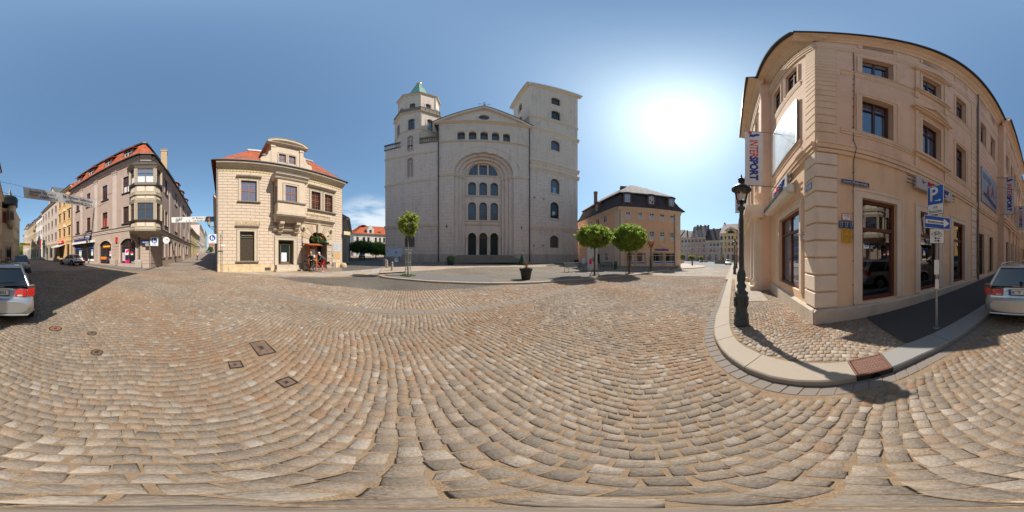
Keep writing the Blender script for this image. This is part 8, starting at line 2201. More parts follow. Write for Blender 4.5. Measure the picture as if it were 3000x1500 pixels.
def make_car(kind,col,label,p,z,az,detail=True,plate=None,grp=None,lights='rear'):
    rz=math.atan2(math.cos(R(az)),math.sin(R(az)))
    t=thing('parked_car' if kind != 'moving' else 'parked_car',label,'car',(p.x,p.y,z),rz,grp)
    body_m=mat('car_paint_%s' % col[0],col[1],.32,.02,3,metal=col[2],coat=1.0)
    wag=kind == 'wagon';L2={'wagon':2.32,'sedan':2.1,'hatch':1.95}[kind];H={'wagon':1.37,'sedan':1.38,'hatch':1.42}[kind];Wd=.86 if wag else .82
    def sec(w,zb,zs,zt,wt):return [(0,zb),(w*.86,zb),(w*.97,zb+.1),(w,(zb+zs)/2+.06),(w*.985,zs),(wt,zt),(wt*.5,zt+.015),(0,zt+.02)]
    hood=.80;belt=.93
    sts=[(-L2,sec(Wd*.80,.34,.5,.60,Wd*.72)),(-L2+.06,sec(Wd*.93,.26,.52,.64,Wd*.84)),(-L2+.13,sec(Wd*.965,.25,.58,.66 if not kind == 'sedan' else .66,Wd*.88)),(-L2+.16,sec(Wd*.97,.25,.72,belt if kind != 'sedan' else .9,Wd*.86)),(-L2+.5,sec(Wd,.22,.74,belt+.01 if kind != 'sedan' else .95,Wd*.9)),
           (-1.0,sec(Wd,.2,.74,belt,Wd*.92)),(.3,sec(Wd,.2,.72,belt-.02,Wd*.92)),(.95,sec(Wd,.2,.7,belt-.05,Wd*.9)),(1.35,sec(Wd*.98,.2,.66,hood,Wd*.84)),(L2-.35,sec(Wd*.95,.22,.6,hood-.09,Wd*.78)),(L2-.1,sec(Wd*.86,.24,.5,hood-.2,Wd*.7)),(L2,sec(Wd*.7,.3,.45,.52,Wd*.6))]
    q=MB();lofted(q,sts);bd=q.build('body',body_m,t)
    ss=bd.modifiers.new('sub','SUBSURF');ss.levels=1;ss.render_levels=1
    # glasshouse: bottom and top outlines
    if kind == 'wagon':rb,rt,fb,ft=-L2+.17,-L2+.5,.95,.25
    elif kind == 'hatch':rb,rt,fb,ft=-L2+.2,-L2+.6,.95,.2
    else:rb,rt,fb,ft=-1.62,-1.05,.8,.1
    wb,wt_=Wd*.91,Wd*.70;zb0=belt-.03;zt0=H-.05
    def ghpts(x,w,z):return [(x,w,z),(x,-w,z)]
    B_=[(rb,wb*.93,zb0+.02),(rb+.3,wb,zb0),(fb-.35,wb,zb0-.02),(fb,wb*.86,zb0-.04),(fb,-wb*.86,zb0-.04),(fb-.35,-wb,zb0-.02),(rb+.3,-wb,zb0),(rb,-wb*.93,zb0+.02)]
    T_=[(rt,wt_*.93,zt0),(rt+.25,wt_,zt0+.01),(ft-.25,wt_,zt0),(ft,wt_*.9,zt0-.03),(ft,-wt_*.9,zt0-.03),(ft-.25,-wt_,zt0),(rt+.25,-wt_,zt0+.01),(rt,-wt_*.93,zt0)]
    q=MB();q.add(B_+T_,[(i,(i+1) % 8,8+(i+1) % 8,8+i) for i in range(8)]);q.build('windows',car_glass,t,fix=True)
    q=MB();up=[(x*.985+.0,y*.96,z+.045) for x,y,z in T_];mid=[(x*.9,y*.6,z+.065) for x,y,z in T_]
    q.add([(x,y*1.01,z-.012) for x,y,z in T_]+up+mid,[(i,(i+1) % 8,8+(i+1) % 8,8+i) for i in range(8)]+[(8+i,8+(i+1) % 8,16+(i+1) % 8,16+i) for i in range(8)]+[tuple(range(16,24))],True);q.build('roof',body_m,t)
    q=MB()
    for i in (0,7,3,4):q.tube(Vector(B_[i])+Vector((0,0,-.02)),Vector(T_[i])+Vector((0,0,.0)),.038 if i in (0,7) else .028,.034 if i in (0,7) else .026,6)
    for x0,x1 in ((rb+.95,rt+.9),(.05,-.05)) if kind != 'sedan' else ((-.62,-.6),):
        for s in (1,-1):q.tube((x0,s*wb*1.0,zb0),(x1,s*wt_*1.005,zt0),.022,n=6)
    for s in (1,-1):q.tube((T_[0][0],s*T_[0][1],zt0+.01),(T_[3][0],s*T_[3][1],zt0-.01),.022,n=6)
    if kind == 'sedan':
        for s in (1,-1):q.add([(rb-.02,s*wb*.9,zb0),(rb+.36,s*wb*1.005,zb0),(rt+.22,s*wt_*1.01,zt0),(rt-.02,s*wt_*.9,zt0)],[(0,1,2,3)])
    q.tube((T_[0][0]-.01,T_[0][1],zt0+.015),(T_[7][0]-.01,T_[7][1],zt0+.015),.026,n=6);q.build('pillars',body_m,t)
    for x in (-L2+.82,L2-.78):
        for s in (1,-1):
            q=MB();q.tube((x,s*(Wd-.2),.31),(x,s*(Wd+.012),.31),.31,n=22);w_=q.build('wheel',tyre,t);q=MB();q.tube((x,s*(Wd-.02),.31),(x,s*(Wd+.018),.31),.195,n=14);q.build('rim',rim_m,w_)
            q=MB();q.tube((x,s*(Wd-.3),.33),(x,s*(Wd+.004),.33),.37,n=20);q.build('wheel_arch',plastic,t)
    for s in (1,-1):
        q=MB();q.box(.62,.8,s*(Wd+.03) if s > 0 else s*(Wd+.2),s*(Wd+.2) if s > 0 else s*(Wd+.03),.93,1.06);q.box(.68,.74,min(s*Wd*.85,s*(Wd+.05)),max(s*Wd*.85,s*(Wd+.05)),.95,.99);q.build('mirror',plastic if wag or kind == 'sedan' else body_m,t,bevel=.03)
    xr=-L2+.14
    # tail lamps, plates, bumper details
    for s in (1,-1):
        q=MB()
        if wag:
            q.box(xr-.035,xr+.06,min(s*.40,s*.66),max(s*.40,s*.66),.70,.86);lm=q.build('tail_lamp',lamp_red,t,bevel=.015)
            q=MB();q.prism([(xr-.03,.68*s),(xr-.0,.84*s),(xr+.16,.875*s),(xr+.16,.8*s),(xr+.02,.68*s)],.71,.88,'z');q.build('tail_lamp',lamp_red,t,bevel=.01)
            q=MB();q.prism([(xr-.02,.69*s),(xr+.01,.835*s),(xr+.15,.865*s),(xr+.15,.8*s),(xr+.02,.7*s)],.882,.95,'z');q.build('indicator',mat('smoked_lamp',(.12,.06,.05),.15,coat=1),t)
            q=MB();q.box(xr-.038,xr-.034,min(s*.45,s*.56),max(s*.45,s*.56),.715,.75);q.build('reversing_light',lamp_white,lm)
            q=MB()
            for z in (.775,.8,.825):q.box(xr-.038,xr-.0345,min(s*.42,s*.58),max(s*.42,s*.58),z,z+.01)
            q.build('lamp_rib',mat('lamp_rib',(.6,.12,.1),.2),lm)
        else:
            if kind == 'sedan':q.tube((xr-.03,s*.58,.74),(xr+.05,s*.58,.74),.13,n=14)
            else:q.box(xr-.03,xr+.08,min(s*.60,s*.75),max(s*.60,s*.75),.66,.92)
            q.build('tail_lamp',lamp_red,t)
        q=MB();q.box(L2-.22,L2-.06,min(s*.42,s*.68),max(s*.42,s*.68),.56,.68);q.build('headlight',lamp_white,t,bevel=.02)
    if wag:
        q=MB();q.tube((rb-.03,-.02,1.0),(rb-.03,-.62,1.035),.012,n=5);q.lathe([(.03,-.03),(.04,0),(.03,.04)],(rb-.03,-.0,1.0),8);q.build('wiper',plastic,t)
        q=MB()
        for s in (1,-1):
            q.path([(rt+.12,s*.56,H-.01),(rt+.2,s*.56,H+.05),(ft-.15,s*.56,H+.05),(ft-.05,s*.56,H-.02)],.016,6)
            for x in (-1.1,-.5,.1):q.tube((x,s*.56,H-.02),(x,s*.56,H+.05),.013,n=5)
        q.build('roof_rail',chrome,t);q=MB();q.tube((-.9,0,H),(-1.0,0,H+.22),.006,.003);q.lathe([(.02,0),(.01,.03)],(-.9,0,H),6);q.build('aerial',plastic,t)
        q=MB();q.tube((-L2-.02,-.66,.31),(-L2-.02,.66,.31),.022,n=6);q.tube((-L2-.02,.66,.31),(-L2+.3,.84,.33),.022,n=6);q.tube((-L2-.02,-.66,.31),(-L2+.3,-.84,.33),.022,n=6);q.build('bumper_trim',body_m,t)
        q=MB();q.box(xr-.03,xr-.02,-.7,.7,.655,.668);q.build('tailgate_gap',plastic,t)
        q=MB();q.box(xr-.045,xr-.02,-.36,.36,.875,.90);q.build('handle_bar',chrome,t)
        lettering('GALANT',.34,.028,chrome,t,(xr-.045,0.0,.93),rz=-math.pi/2,depth=.004)
        lettering('2.4 GDI',.14,.025,chrome,t,(xr-.03,-.55,.69),rz=-math.pi/2,depth=.003)
    zp=.80 if wag else .68;wp=.52
    if kind == 'sedan':
        q=MB();q.box(-L2-.03,-L2+.3,-Wd*.97,Wd*.97,.3,.56);q.build('bumper',plastic,t,bevel=.05)
    q=MB();q.box(xr-.05,xr-.03,-wp/2-.012,wp/2+.012,zp-.065,zp+.065);pp_=q.build('number_plate',plastic,t,bevel=.004)
    q=MB();q.box(xr-.055,xr-.051,-wp/2,wp/2,zp-.052,zp+.055);q.build('plate_face',sign_white,pp_)
    if plate:
        q=MB();q.box(xr-.058,xr-.0555,wp/2-.045,wp/2,zp-.052,zp+.055);q.build('plate_band',blue,pp_)
        for st,y,w_ in (plate[0],plate[1],plate[2]):lettering(st,w_,.07,black,pp_,(xr-.056,y,zp+.002),rz=-math.pi/2,depth=.002,bold=.01)
        q=MB();q.tube((xr-.058,.105,zp+.02),(xr-.055,.105,zp+.02),.013,n=10);q.build('sticker',red,pp_);q=MB();q.tube((xr-.058,.105,zp-.02),(xr-.055,.105,zp-.02),.011,n=10);q.build('sticker',MATS['acid_green'],pp_)
    q=MB()
    for s in (1,-1):
        for x in ((-1.0,-.05) if kind != 'sedan' else (-.65,)):q.box(x,x+.012,min(s*(Wd+.001),s*(Wd-.02)),max(s*(Wd+.001),s*(Wd-.02)),.3,.9)
    q.build('door_gap',plastic,t)
    return t
cp=at_dist(2989,3.48);cd_=Vector((math.sin(R(WAZ-1)),math.cos(R(WAZ-1))));cpos=cp+cd_*2.32
make_car('wagon',('silver',(.50,.52,.52),.75),'silver estate car with roof rails seen close from behind, parked at the kerb',cpos,gz(cpos.x,cpos.y),WAZ-1,plate=(('GR',.17,.085),('TP',.04,.085),('803',-.135,.135)))
p2_=at_dist(62,14.0);p2_=p2_+dw*1.9;make_car('hatch',('pale_gold',(.42,.42,.36),.6),'pale gold small hatchback parked ahead of the silver estate car',p2_,gz(p2_.x,p2_.y),WAZ)
p3_=at_dist(66,22)+dw*1.9;make_car('hatch',('blue_grey',(.25,.32,.4),.5),'blue grey car mostly hidden ahead of the pale gold hatchback',p3_,gz(p3_.x,p3_.y),WAZ)
fw=G(184,775);rw=G(204,777.5)
ctr=at_dist(208.5,22.2);az_=-178+14;make_car('sedan',('white',(.62,.64,.68),0),'white saloon car with black bumper parked on the far side of the left street',ctr,gz(ctr.x,ctr.y),180-9)
c4=at_dist(2133.5,44);make_car('hatch',('champagne',(.5,.47,.42),.4),'champagne coloured car driving towards the square, front view',c4,gz(c4.x,c4.y),255)
c5=at_dist(2061,66);make_car('hatch',('light_silver',(.5,.5,.5),.4),'small silver car crossing the far square before the grey green house',c5,gz(c5.x,c5.y),120)
c6=at_dist(1060,45);make_car('hatch',('turquoise',(.03,.28,.3),.2),'turquoise car parked under the trees at the end of the alley',c6,gz(c6.x,c6.y),125)
c7=at_dist(602,85);make_car('hatch',('dark',(.03,.03,.035),.2),'dark car far away in the narrow street by the right hand wall',c7+Vector((-1,1)),gz(c7.x,c7.y),250)

# ---- trees
def leaf_mat(name,col):
    m=mat(name,col,.6,spec=.3);nt=m.node_tree;L=nt.links.new;b=nt.nodes['Principled BSDF'];o=nt.nodes['Material Output']
    at=N(nt,'ShaderNodeAttribute',attribute_name='tone');mx=N(nt,'ShaderNodeMix',data_type='RGBA',blend_type='MULTIPLY');mx.inputs[0].default_value=1;mx.inputs[6].default_value=(*col,1);L(at.outputs['Color'],mx.inputs[7]);L(mx.outputs[2],b.inputs['Base Color'])
    tr=N(nt,'ShaderNodeBsdfTranslucent');hs=N(nt,'ShaderNodeHueSaturation',inp={'Value':1.7});L(mx.outputs[2],hs.inputs['Color']);L(hs.outputs[0],tr.inputs[0]);ms=N(nt,'ShaderNodeMixShader',inp={0:.5});L(b.outputs[0],ms.inputs[1]);L(tr.outputs[0],ms.inputs[2]);L(ms.outputs[0],o.inputs[0])
    return m
leaf=leaf_mat('maple_leaves',(.20,.28,.05));leaf_l=leaf_mat('young_leaves',(.24,.29,.06));leaf_d=leaf_mat('dark_leaves',(.09,.15,.04));leaf_o=leaf_mat('olive_leaves',(.22,.22,.06));leaf_r=leaf_mat('reddish_buds',(.28,.13,.07))
bark=mat('bark',(.12,.085,.055),.95,.3,12,.8,40);bark2=mat('young_bark',(.20,.17,.08),.9,.25,12,.6,60)
def leaves(n,rad,size,seed,shell=.55,lump=.14,flat_top=0,clumps=None,holes=.0):
    r=np.random.default_rng(seed);rx,ry,rz_=rad
    if clumps:
        c=r.normal(size=(clumps,3));c /= np.linalg.norm(c,axis=1)[:,None];c *= (r.uniform(.45,1,clumps)**.5)[:,None]
        idx=r.integers(0,clumps,n);d=c[idx]+r.normal(0,.115,(n,3))*r.uniform(.6,1.4,(clumps,1))[idx];P=d*np.array([rx,ry,rz_])
    else:
        d=r.normal(size=(n,3));d /= np.linalg.norm(d,axis=1)[:,None]
        th=np.arctan2(d[:,1],d[:,0]);ph=np.arcsin(d[:,2])
        lum=1+lump*(np.sin(th*5+seed+2*ph)*np.cos(ph*4+seed)+.6*np.sin(th*11+3*ph+seed)+.5*np.sin(ph*13+th*7))*.6
        lum=lum+.09*np.sin(th*17+seed*2+ph*9)*np.sin(ph*19+th*5)+.12*(r.random(n) < .06)*r.random(n)
        s=(shell+(1-shell)*r.random(n)**.5)*lum;P=d*s[:,None]*np.array([rx,ry,rz_])
    nn=d/np.maximum(np.linalg.norm(d,axis=1)[:,None],1e-3)+r.normal(0,.75,(n,3));nn /= np.linalg.norm(nn,axis=1)[:,None]
    a=np.cross(nn,r.normal(size=(n,3)));a /= np.linalg.norm(a,axis=1)[:,None];b=np.cross(nn,a);sz=size*r.uniform(.6,1.3,n)[:,None]
    V=np.stack([P-a*sz,P-b*sz*.62+nn*sz*.15,P+a*sz,P+b*sz*.62+nn*sz*.15],1).reshape(-1,3)
    F=np.arange(n*4).reshape(-1,4);tone=np.ones((n*4,4));tone[:,:3]=np.repeat(r.uniform(.65,1.35,(n,1))*np.array([[1,1,1]])*(1+r.normal(0,.06,(n,3))),4,0)
    me=bpy.data.meshes.new('leaves');me.vertices.add(n*4);me.vertices.foreach_set('co',V.ravel());me.loops.add(n*4);me.loops.foreach_set('vertex_index',F.ravel());me.polygons.add(n);me.polygons.foreach_set('loop_start',np.arange(n)*4);me.update(calc_edges=True)
    at=me.attributes.new('tone','FLOAT_COLOR','POINT');at.data.foreach_set('color',tone.ravel());return me
def tree(name,label,p,z,th,cz,rad,n,size,m,seed,tr=.07,grp=None,clumps=None,bark_m=bark,offs=(0,0),shell=.42,lump=.22,limbs=7):
    t=thing(name,label,'tree',(p.x,p.y,z),0,grp);r=random.Random(seed)
    q=MB();k=7;pts=[Vector((offs[0]*i/k+r.uniform(-.02,.02),offs[1]*i/k+r.uniform(-.02,.02),th*i/k)) for i in range(k+1)]
    for i in range(k):q.tube(pts[i],pts[i+1],tr*(1.15-.35*i/k),tr*(1.15-.35*(i+1)/k),9,cap=False)
    q.build('trunk',bark_m,t);q=MB()
    top=pts[-1]
    for i in range(limbs):
        a=2*math.pi*i/limbs+r.uniform(-.3,.3);e=Vector((math.cos(a)*rad[0]*.75,math.sin(a)*rad[1]*.75,r.uniform(-.1,.7)*rad[2]));c_=Vector((offs[0],offs[1],cz))+e;md=top.lerp(c_,.5)+Vector((0,0,.1));q.tube(top-Vector((0,0,.1)),md,tr*.55,tr*.38,6);q.tube(md,c_,tr*.38,tr*.12,5)
        for j in range(3):q.tube(md.lerp(c_,.2+.25*j),md.lerp(c_,.2+.25*j)+Vector((r.uniform(-.4,.4)*rad[0],r.uniform(-.4,.4)*rad[1],r.uniform(.1,.5)*rad[2])),tr*.22,tr*.06,4)
    q.build('limbs',bark_m,t);me=leaves(n,rad,size,seed,shell,lump,clumps=clumps);o=link('crown',me,t,(offs[0],offs[1],cz),m=m);return t
def cage(p,z,label,hgt=1.55,r0=.17,m=galv,flare=True,full=True):
    t=thing('tree_guard',label,'tree guard',(p.x,p.y,z),0,'metal guards around the street trees');q=MB();nb_=10
    for i in range(nb_):
        a=2*math.pi*i/nb_;c,s=math.cos(a),math.sin(a);pts=[(c*.42,s*.42,.02),(c*.22,s*.22,.35),(c*r0,s*r0,.5)]+([(c*r0,s*r0,hgt),(c*(r0+.07),s*(r0+.07),hgt+.07),(c*(r0+.02),s*(r0+.02),hgt+.12)] if full else []);q.path(pts,.013,5)
    q.build('bars',m,t);q=MB()
    for z_,rr in ((.02,.42),(.45,.19),(.95,r0),(hgt-.12,r0)) if full else ((.02,.42),(.48,r0)):q.path([(rr*math.cos(2*math.pi*i/16),rr*math.sin(2*math.pi*i/16),z_) for i in range(17)],.014,5)
    q.build('ring',m,t)
def tdist(p):return math.hypot(p.x,p.y)
def zat(p,v):return CAMH+math.tan(R((750-v)*.12))*tdist(p)
p=G(1742,807,.12);z=gz(p.x,p.y)+.12;d=tdist(p);cz=zat(p,695)-z;tree('street_tree','wide flat crowned maple before the church tower, its crown touching the neighbouring one',p,z,2.5,cz+.05,(d*.104,d*.104,d*.066),13000,.085,leaf,3,.07,'clipped trees on the church square',limbs=9,offs=(0,0),lump=.2)
cage(p,z,'low rod guard around the trunk of the wide flat crowned maple',m=zinc,full=False)
p=G(1843.5,801,.12);z=gz(p.x,p.y)+.12;d=tdist(p);cz=zat(p,697)-z;tree('street_tree','dense ball crowned maple in front of the salmon building, the largest round crown',p,z,2.6,cz,(d*.104,d*.104,d*.083),14000,.09,leaf,8,.085,'clipped trees on the church square',limbs=9,lump=.12)
cage(p,z,'rod guard around the trunk of the ball crowned maple',m=zinc)
p=G(1907,794,.12);z=gz(p.x,p.y)+.12;d=tdist(p);cz=zat(p,716)-z;tree('bare_tree','small almost bare tree with reddish buds right of the ball crowned maple',p,z,2.7,cz,(d*.038,d*.038,d*.034),1500,.03,leaf_r,5,.07,'clipped trees on the church square',limbs=16)
cage(p,z,'tall rod guard around the almost bare tree',m=zinc)
p=G(1195.5,808,.12);z=gz(p.x,p.y)+.12;d=tdist(p);cz=zat(p,655)-z;tree('young_tree','young slender maple with loose light green crown left before the church',p,z,3.0,cz,(d*.062,d*.062,d*.072),2600,.085,leaf_l,12,.035,'clipped trees on the church square',clumps=60,bark_m=bark2)
cage(p,z,'pale metal guard with curled top around the young slender maple',hgt=1.7,r0=.19)
gr=thing('grass_tuft','patch of green weeds at the foot of the young maple','grass',(p.x,p.y,z));gme=leaves(500,(.5,.5,.05),.05,4);link('blades',gme,gr,(0,0,.04),m=leaf_d)
for i,(u,d,zc,rr,lb) in enumerate(((1058,40,3.0,(3.6,3.0,1.55),'broad dark green clipped tree over the turquoise car'),(1101,44,2.7,(3.2,3.0,1.75),'second clipped tree behind, in the middle by the white wing'),(1126,46,2.5,(2.6,2.6,1.6),'third clipped tree half hidden by the church corner'))):
    p=at_dist(u,d);z=gz(p.x,p.y);tree('clipped_tree',lb,p,z,2.0,zc,rr,6000,.17,leaf_d if i == 0 else leaf,20+i,.12,'clipped trees at the end of the alley')
for i,(u,d,va,vb,lb,m_) in enumerate(((1998.5,55,744,757,'small olive green tree beside the salmon building',leaf_o),(2026.5,56,747,760,'olive green tree behind the traffic island lamp',leaf_o),(2053,58,750.5,761,'smaller green tree right of the island lamp',leaf))):
    p=at_dist(u,d);z=gz(p.x,p.y);zt_,zb2=zat(p,va),zat(p,vb);tree('small_tree',lb,p,z,zb2-z+.3,(zt_+zb2)/2-z,((9.5,11,6)[i]*.0021*d,)*2+((zt_-zb2)/2,),2200,.13,m_,30+i,.08,'small trees on the far square')
for i,(u,d,r_,hh) in enumerate(((50,120,8,5),(60,128,7,5.6),(66,118,5,4))):
    p=at_dist(u,d);tree('park_tree',('leftmost','tallest middle','rightmost')[i]+' light green park tree at the far end of the left street',p,gz(p.x,p.y),2,hh+.5,(r_,r_,hh*.72),5000,.38,leaf_l,40+i,.3,'trees closing the left street')
p=at_dist(606,88);tree('dark_bush','dark bush by the right hand wall far up the narrow street',p+Vector((0,2)),gz(p.x,p.y),.5,1.6,(1.5,1.5,1.6),1500,.2,leaf_d,50)

# ---- furniture of the church square
p=G(1541,818.5,.12);z=gz(p.x,p.y)+.12;d=tdist(p);rr=d*math.tan(R(2.25))
t=thing('plant_pot','big black plant pot with a small bare shrub in front of the church steps','plant pot',(p.x,p.y,z));hh=zat(p,785.5)-z;q=MB();q.lathe([(rr*.66,0),(rr*.7,.03),(rr*.86,hh*.62),(rr*.9,hh*.75),(rr,hh*.78),(rr*1.03,hh*.95),(rr*1.03,hh),(rr*.93,hh),(rr*.9,hh*.93)],n=26);q.build('pot',mat('pot_black',(.025,.025,.026),.5,.2,5),t);q=MB();q.lathe([(rr*.9,hh*.9),(rr*.4,hh*.94),(0.01,hh*.95)],n=20);q.build('earth',mat('earth',(.06,.04,.03),1),t)
q=MB();r=random.Random(3)
for i in range(26):
    a=r.uniform(0,6.28);l=r.uniform(.25,.55);b_=Vector((r.uniform(-.06,.06),r.uniform(-.06,.06),hh*.93));e=b_+Vector((math.cos(a)*.3*l,math.sin(a)*.3*l,l));q.tube(b_,e,.007,.003,4)
    for j in range(3):e2=b_.lerp(e,.5+.15*j);q.tube(e2,e2+Vector((r.uniform(-.12,.12),r.uniform(-.12,.12),r.uniform(.05,.15))),.004,.002,3)
q.build('twigs',mat('twig',(.2,.1,.06),.9),t);link('buds',leaves(160,(.22,.22,.28),.016,6,.2),t,(0,0,hh+.22),m=leaf_r)
bench_g=mat('bench_green',(.03,.06,.055),.45)
def bench(u0,v0,u1,v1,label,front=1):
    a,b=G(u0,v0,.12),G(u1,v1,.12);c=(a+b)/2;rz=math.atan2(b.y-a.y,b.x-a.x);L_=(b-a).length;t=thing('bench',label,'bench',(c.x,c.y,gz(c.x,c.y)+.12),rz,'green steel benches')
    for s in (-1,1):
        x=s*L_/2;q=MB();q.path([(x,.28,.02),(x,-.28,.02),(x,-.32,.4),(x,.12,.42),(x,.34,.84)],.022,8);q.path([(x,.28,.02),(x,.34,.84)],.022,8);q.build('leg',bench_g,t)
    q=MB();
    for i in range(16):y=-.34+.46*i/15;q.tube((-L_/2,y,.42),(L_/2,y,.42),.008,n=4)
    for i in range(12):x=-L_/2+L_*i/11;q.tube((x,-.34,.415),(x,.13,.415),.007,n=4)
    q.build('seat',bench_g,t);q=MB()
    for i in range(13):f=i/12;q.tube((-L_/2,.13+.2*f,.44+.4*f),(L_/2,.13+.2*f,.44+.4*f),.008,n=4)
    for i in range(12):x=-L_/2+L_*i/11;q.tube((x,.13,.44),(x,.33,.84),.007,n=4)
    q.tube((-L_/2,.34,.85),(L_/2,.34,.85),.02);q.build('backrest',bench_g,t)
bench(1660,797.5,1704,794,'left green steel bench beside the church tower corner');bench(1764,791,1798,788.5,'right green steel bench by the litter bin before the salmon building')
p=G(1735,792,.12);z=gz(p.x,p.y)+.12;t=thing('advertising_pillar','white advertising pillar with torn magenta and orange posters behind the maple trunk','advertising pillar',(p.x,p.y,z));wv=tdist(p)*math.tan(R(1.5));hv=zat(p,722)-z;q=MB();q.box(-wv,wv,-wv,wv,0,hv);q.build('pillar',mat('pillar_white',(.58,.57,.55),.8,.08,3,stain=.3),t,(0,0,0),(0,0,facing(p)+.25),bevel=.02)
q=MB();q.box(-wv*1.06,wv*1.06,-wv*1.06,wv*1.06,hv,hv+.12);q.build('cap',zinc,t,(0,0,0),(0,0,facing(p)+.25))
for x0,x1,z0,z1,m_ in ((-.98,-.38,.27,.43,magenta),(-.98,-.6,.43,.5,orange),(-.6,-.38,.43,.51,magenta),(-.3,.12,.4,.44,red),(-.25,.15,.44,.54,mat('faded_green',(.25,.36,.33),.8))):
    q=MB();q.box(x0*wv,x1*wv,-wv-.02,-wv-.003,z0*hv,z1*hv);q.build('poster',m_,t,(0,0,0),(0,0,facing(p)+.25))
p=G(1803.5,790.5,.12);z=gz(p.x,p.y)+.12;t=thing('park_bin','dark green round litter bin on legs beside the right bench','litter bin',(p.x,p.y,z));hb=zat(p,765)-z;rr=.2;q=MB();q.lathe([(rr,hb*.15),(rr,hb*.78),(rr*.95,hb*.8)],n=16);q.build('body',bench_g,t);q=MB();q.lathe([(rr*1.02,hb*.84),(rr,hb*.92),(rr*.6,hb*.99),(.02,hb)],n=16);q.build('lid',bench_g,t);q=MB();
for a in (0,2.1,4.2):q.tube((rr*.8*math.cos(a),rr*.8*math.sin(a),0),(rr*.8*math.cos(a),rr*.8*math.sin(a),hb*.9),.015)
q.build('leg',zinc,t)
p=G(1709.5,771.8,.12);t=thing('a_board','white pavement board by the passage between church and salmon building','pavement board',(p.x,p.y,gz(p.x,p.y)+.12));q=MB();q.prism([(-.3,0),(-.04,1.05),(0,1.05),(.26,0),(.3,0),(.02,1.1),(-.06,1.1),(-.34,0)],-.33,.33,'x');q.build('board',sign_white,t,(0,0,0),(0,0,facing(p)))
p=G(1689,773,.12);t=thing('dark_tub','small dark tub at the outer corner of the church tower','tub',(p.x,p.y,gz(p.x,p.y)+.12));q=MB();q.lathe([(.35,0),(.45,.75),(.4,.78)],n=14);q.build('tub',plastic,t)
conc_b=mat('bollard_stone',(.33,.28,.23),.85,.15,12)
def bollard(u,v,label,h_=.92):
    p=G(u,v);t=thing('bollard',label,'bollard',(p.x,p.y,gz(p.x,p.y)),0,'stone bollards at the church corner');q=MB();q.lathe([(.1,-.05),(.095,h_*.9),(.09,h_*.95),(.05,h_)],n=12);q.build('post',conc_b,t);q=MB();q.lathe([(.1,h_*.82),(.1,h_*.85)],n=12);q.build('band',zinc,t)
for u,v,lb in ((1148.8,797,'nearest stone bollard in the row at the church corner'),(1134,787.5,'second stone bollard of the row at the church corner'),(1130,781.5,'third stone bollard of the row, behind the second'),(1126.5,777,'fourth stone bollard of the row'),(1123.5,773,'fifth stone bollard of the row'),(1121,770,'farthest stone bollard of the row')):bollard(u,v,lb)
# information board of the church
pb0=G(1154,768,.12);z=gz(pb0.x,pb0.y)+.1;d=tdist(pb0);t=thing('information_board','large pale blue information board on posts at the church corner','information board',(pb0.x,pb0.y,z));w_=d*2*math.tan(R(2.72));z1=zat(pb0,726)-z;z0=zat(pb0,751.5)-z;rz=facing(pb0)
q=MB();q.box(-w_/2,w_/2,-.03,.03,z0,z1);b=q.build('board',mat('board_blue_white',(.48,.54,.62),.6),t,(0,0,0),(0,0,rz));q=MB();q.box(-w_*.34,-w_*.3,-.02,.04,0,z0);q.build('post',zinc,t,(0,0,0),(0,0,rz));q=MB();q.box(w_*.33,w_*.37,-.02,.04,0,z0);q.build('post',zinc,t,(0,0,0),(0,0,rz))
lettering('St. Johannis-Kirche',w_*.56,(z1-z0)*.1,paint('print_blue',(.04,.08,.25)),b,(0,-.031,z1-(z1-z0)*.11),depth=.004,bold=.01)
q=MB();
for i,(x,ww) in enumerate(((-.32,.26),(-.32,.3),(.1,.3),(-.32,.24),(.0,.34),(-.4,.3),(-.38,.26),(.05,.4))):zz=z1-(z1-z0)*(.25+.085*i);q.box(w_*x,w_*(x+ww),-.036,-.031,zz-.015,zz+.015)
q.build('print_lines',mat('faint_print',(.3,.36,.46),.7),b);q=MB();q.box(w_*.08,w_*.2,-.038,-.031,z0+(z1-z0)*.3,z0+(z1-z0)*.62);q.box(-w_*.46,-w_*.38,-.038,-.031,z0+(z1-z0)*.55,z0+(z1-z0)*.8);q.build('print_picture',mat('print_slate',(.2,.25,.36),.7),b);q=MB();q.path([(w_*.25,-.035,z0+(z1-z0)*.4),(w_*.3,-.035,z0+(z1-z0)*.43),(w_*.33,-.035,z0+(z1-z0)*.38),(w_*.44,-.035,z0+(z1-z0)*.42)],.012,4);q.build('signature',red,b)
p=G(1161,767.6,.12);t=thing('a_board','small white pavement board below the pale blue information board','pavement board',(p.x,p.y,gz(p.x,p.y)+.12));q=MB();q.prism([(-.3,0),(-.04,1.15),(0,1.15),(.26,0),(.3,0),(.02,1.2),(-.06,1.2),(-.34,0)],-.36,.36,'x');q.build('board',sign_white,t,(0,0,0),(0,0,facing(p)+.2))
for (u,v,lb,m_) in ((1320,776,'dark shrub in a low tub left of the church steps',leaf_d),):p=G(u,v,.12);t=thing('tub_plant',lb,'plant',(p.x,p.y,gz(p.x,p.y)+.1));q=MB();q.lathe([(.4,0),(.45,.4),(.4,.42)],n=12);q.build('tub',plastic,t);link('foliage',leaves(700,(.6,.6,.5),.06,7),t,(0,0,.8),m=m_)
p=G(1530.5,776.5,.12);t=thing('covered_figure','dark green cloaked cone shaped cover with a grey top right of the church steps','covered shrub',(p.x,p.y,gz(p.x,p.y)+.1));q=MB();q.lathe([(.55,0),(.6,.2),(.4,.8),(.15,1.4),(.05,1.6)],n=12);q.build('cover',mat('cover_green',(.02,.05,.03),.9),t);q=MB();q.lathe([(.05,1.55),(.15,1.7),(.1,1.85),(.02,1.9)],n=10);q.build('knob',grey,t)
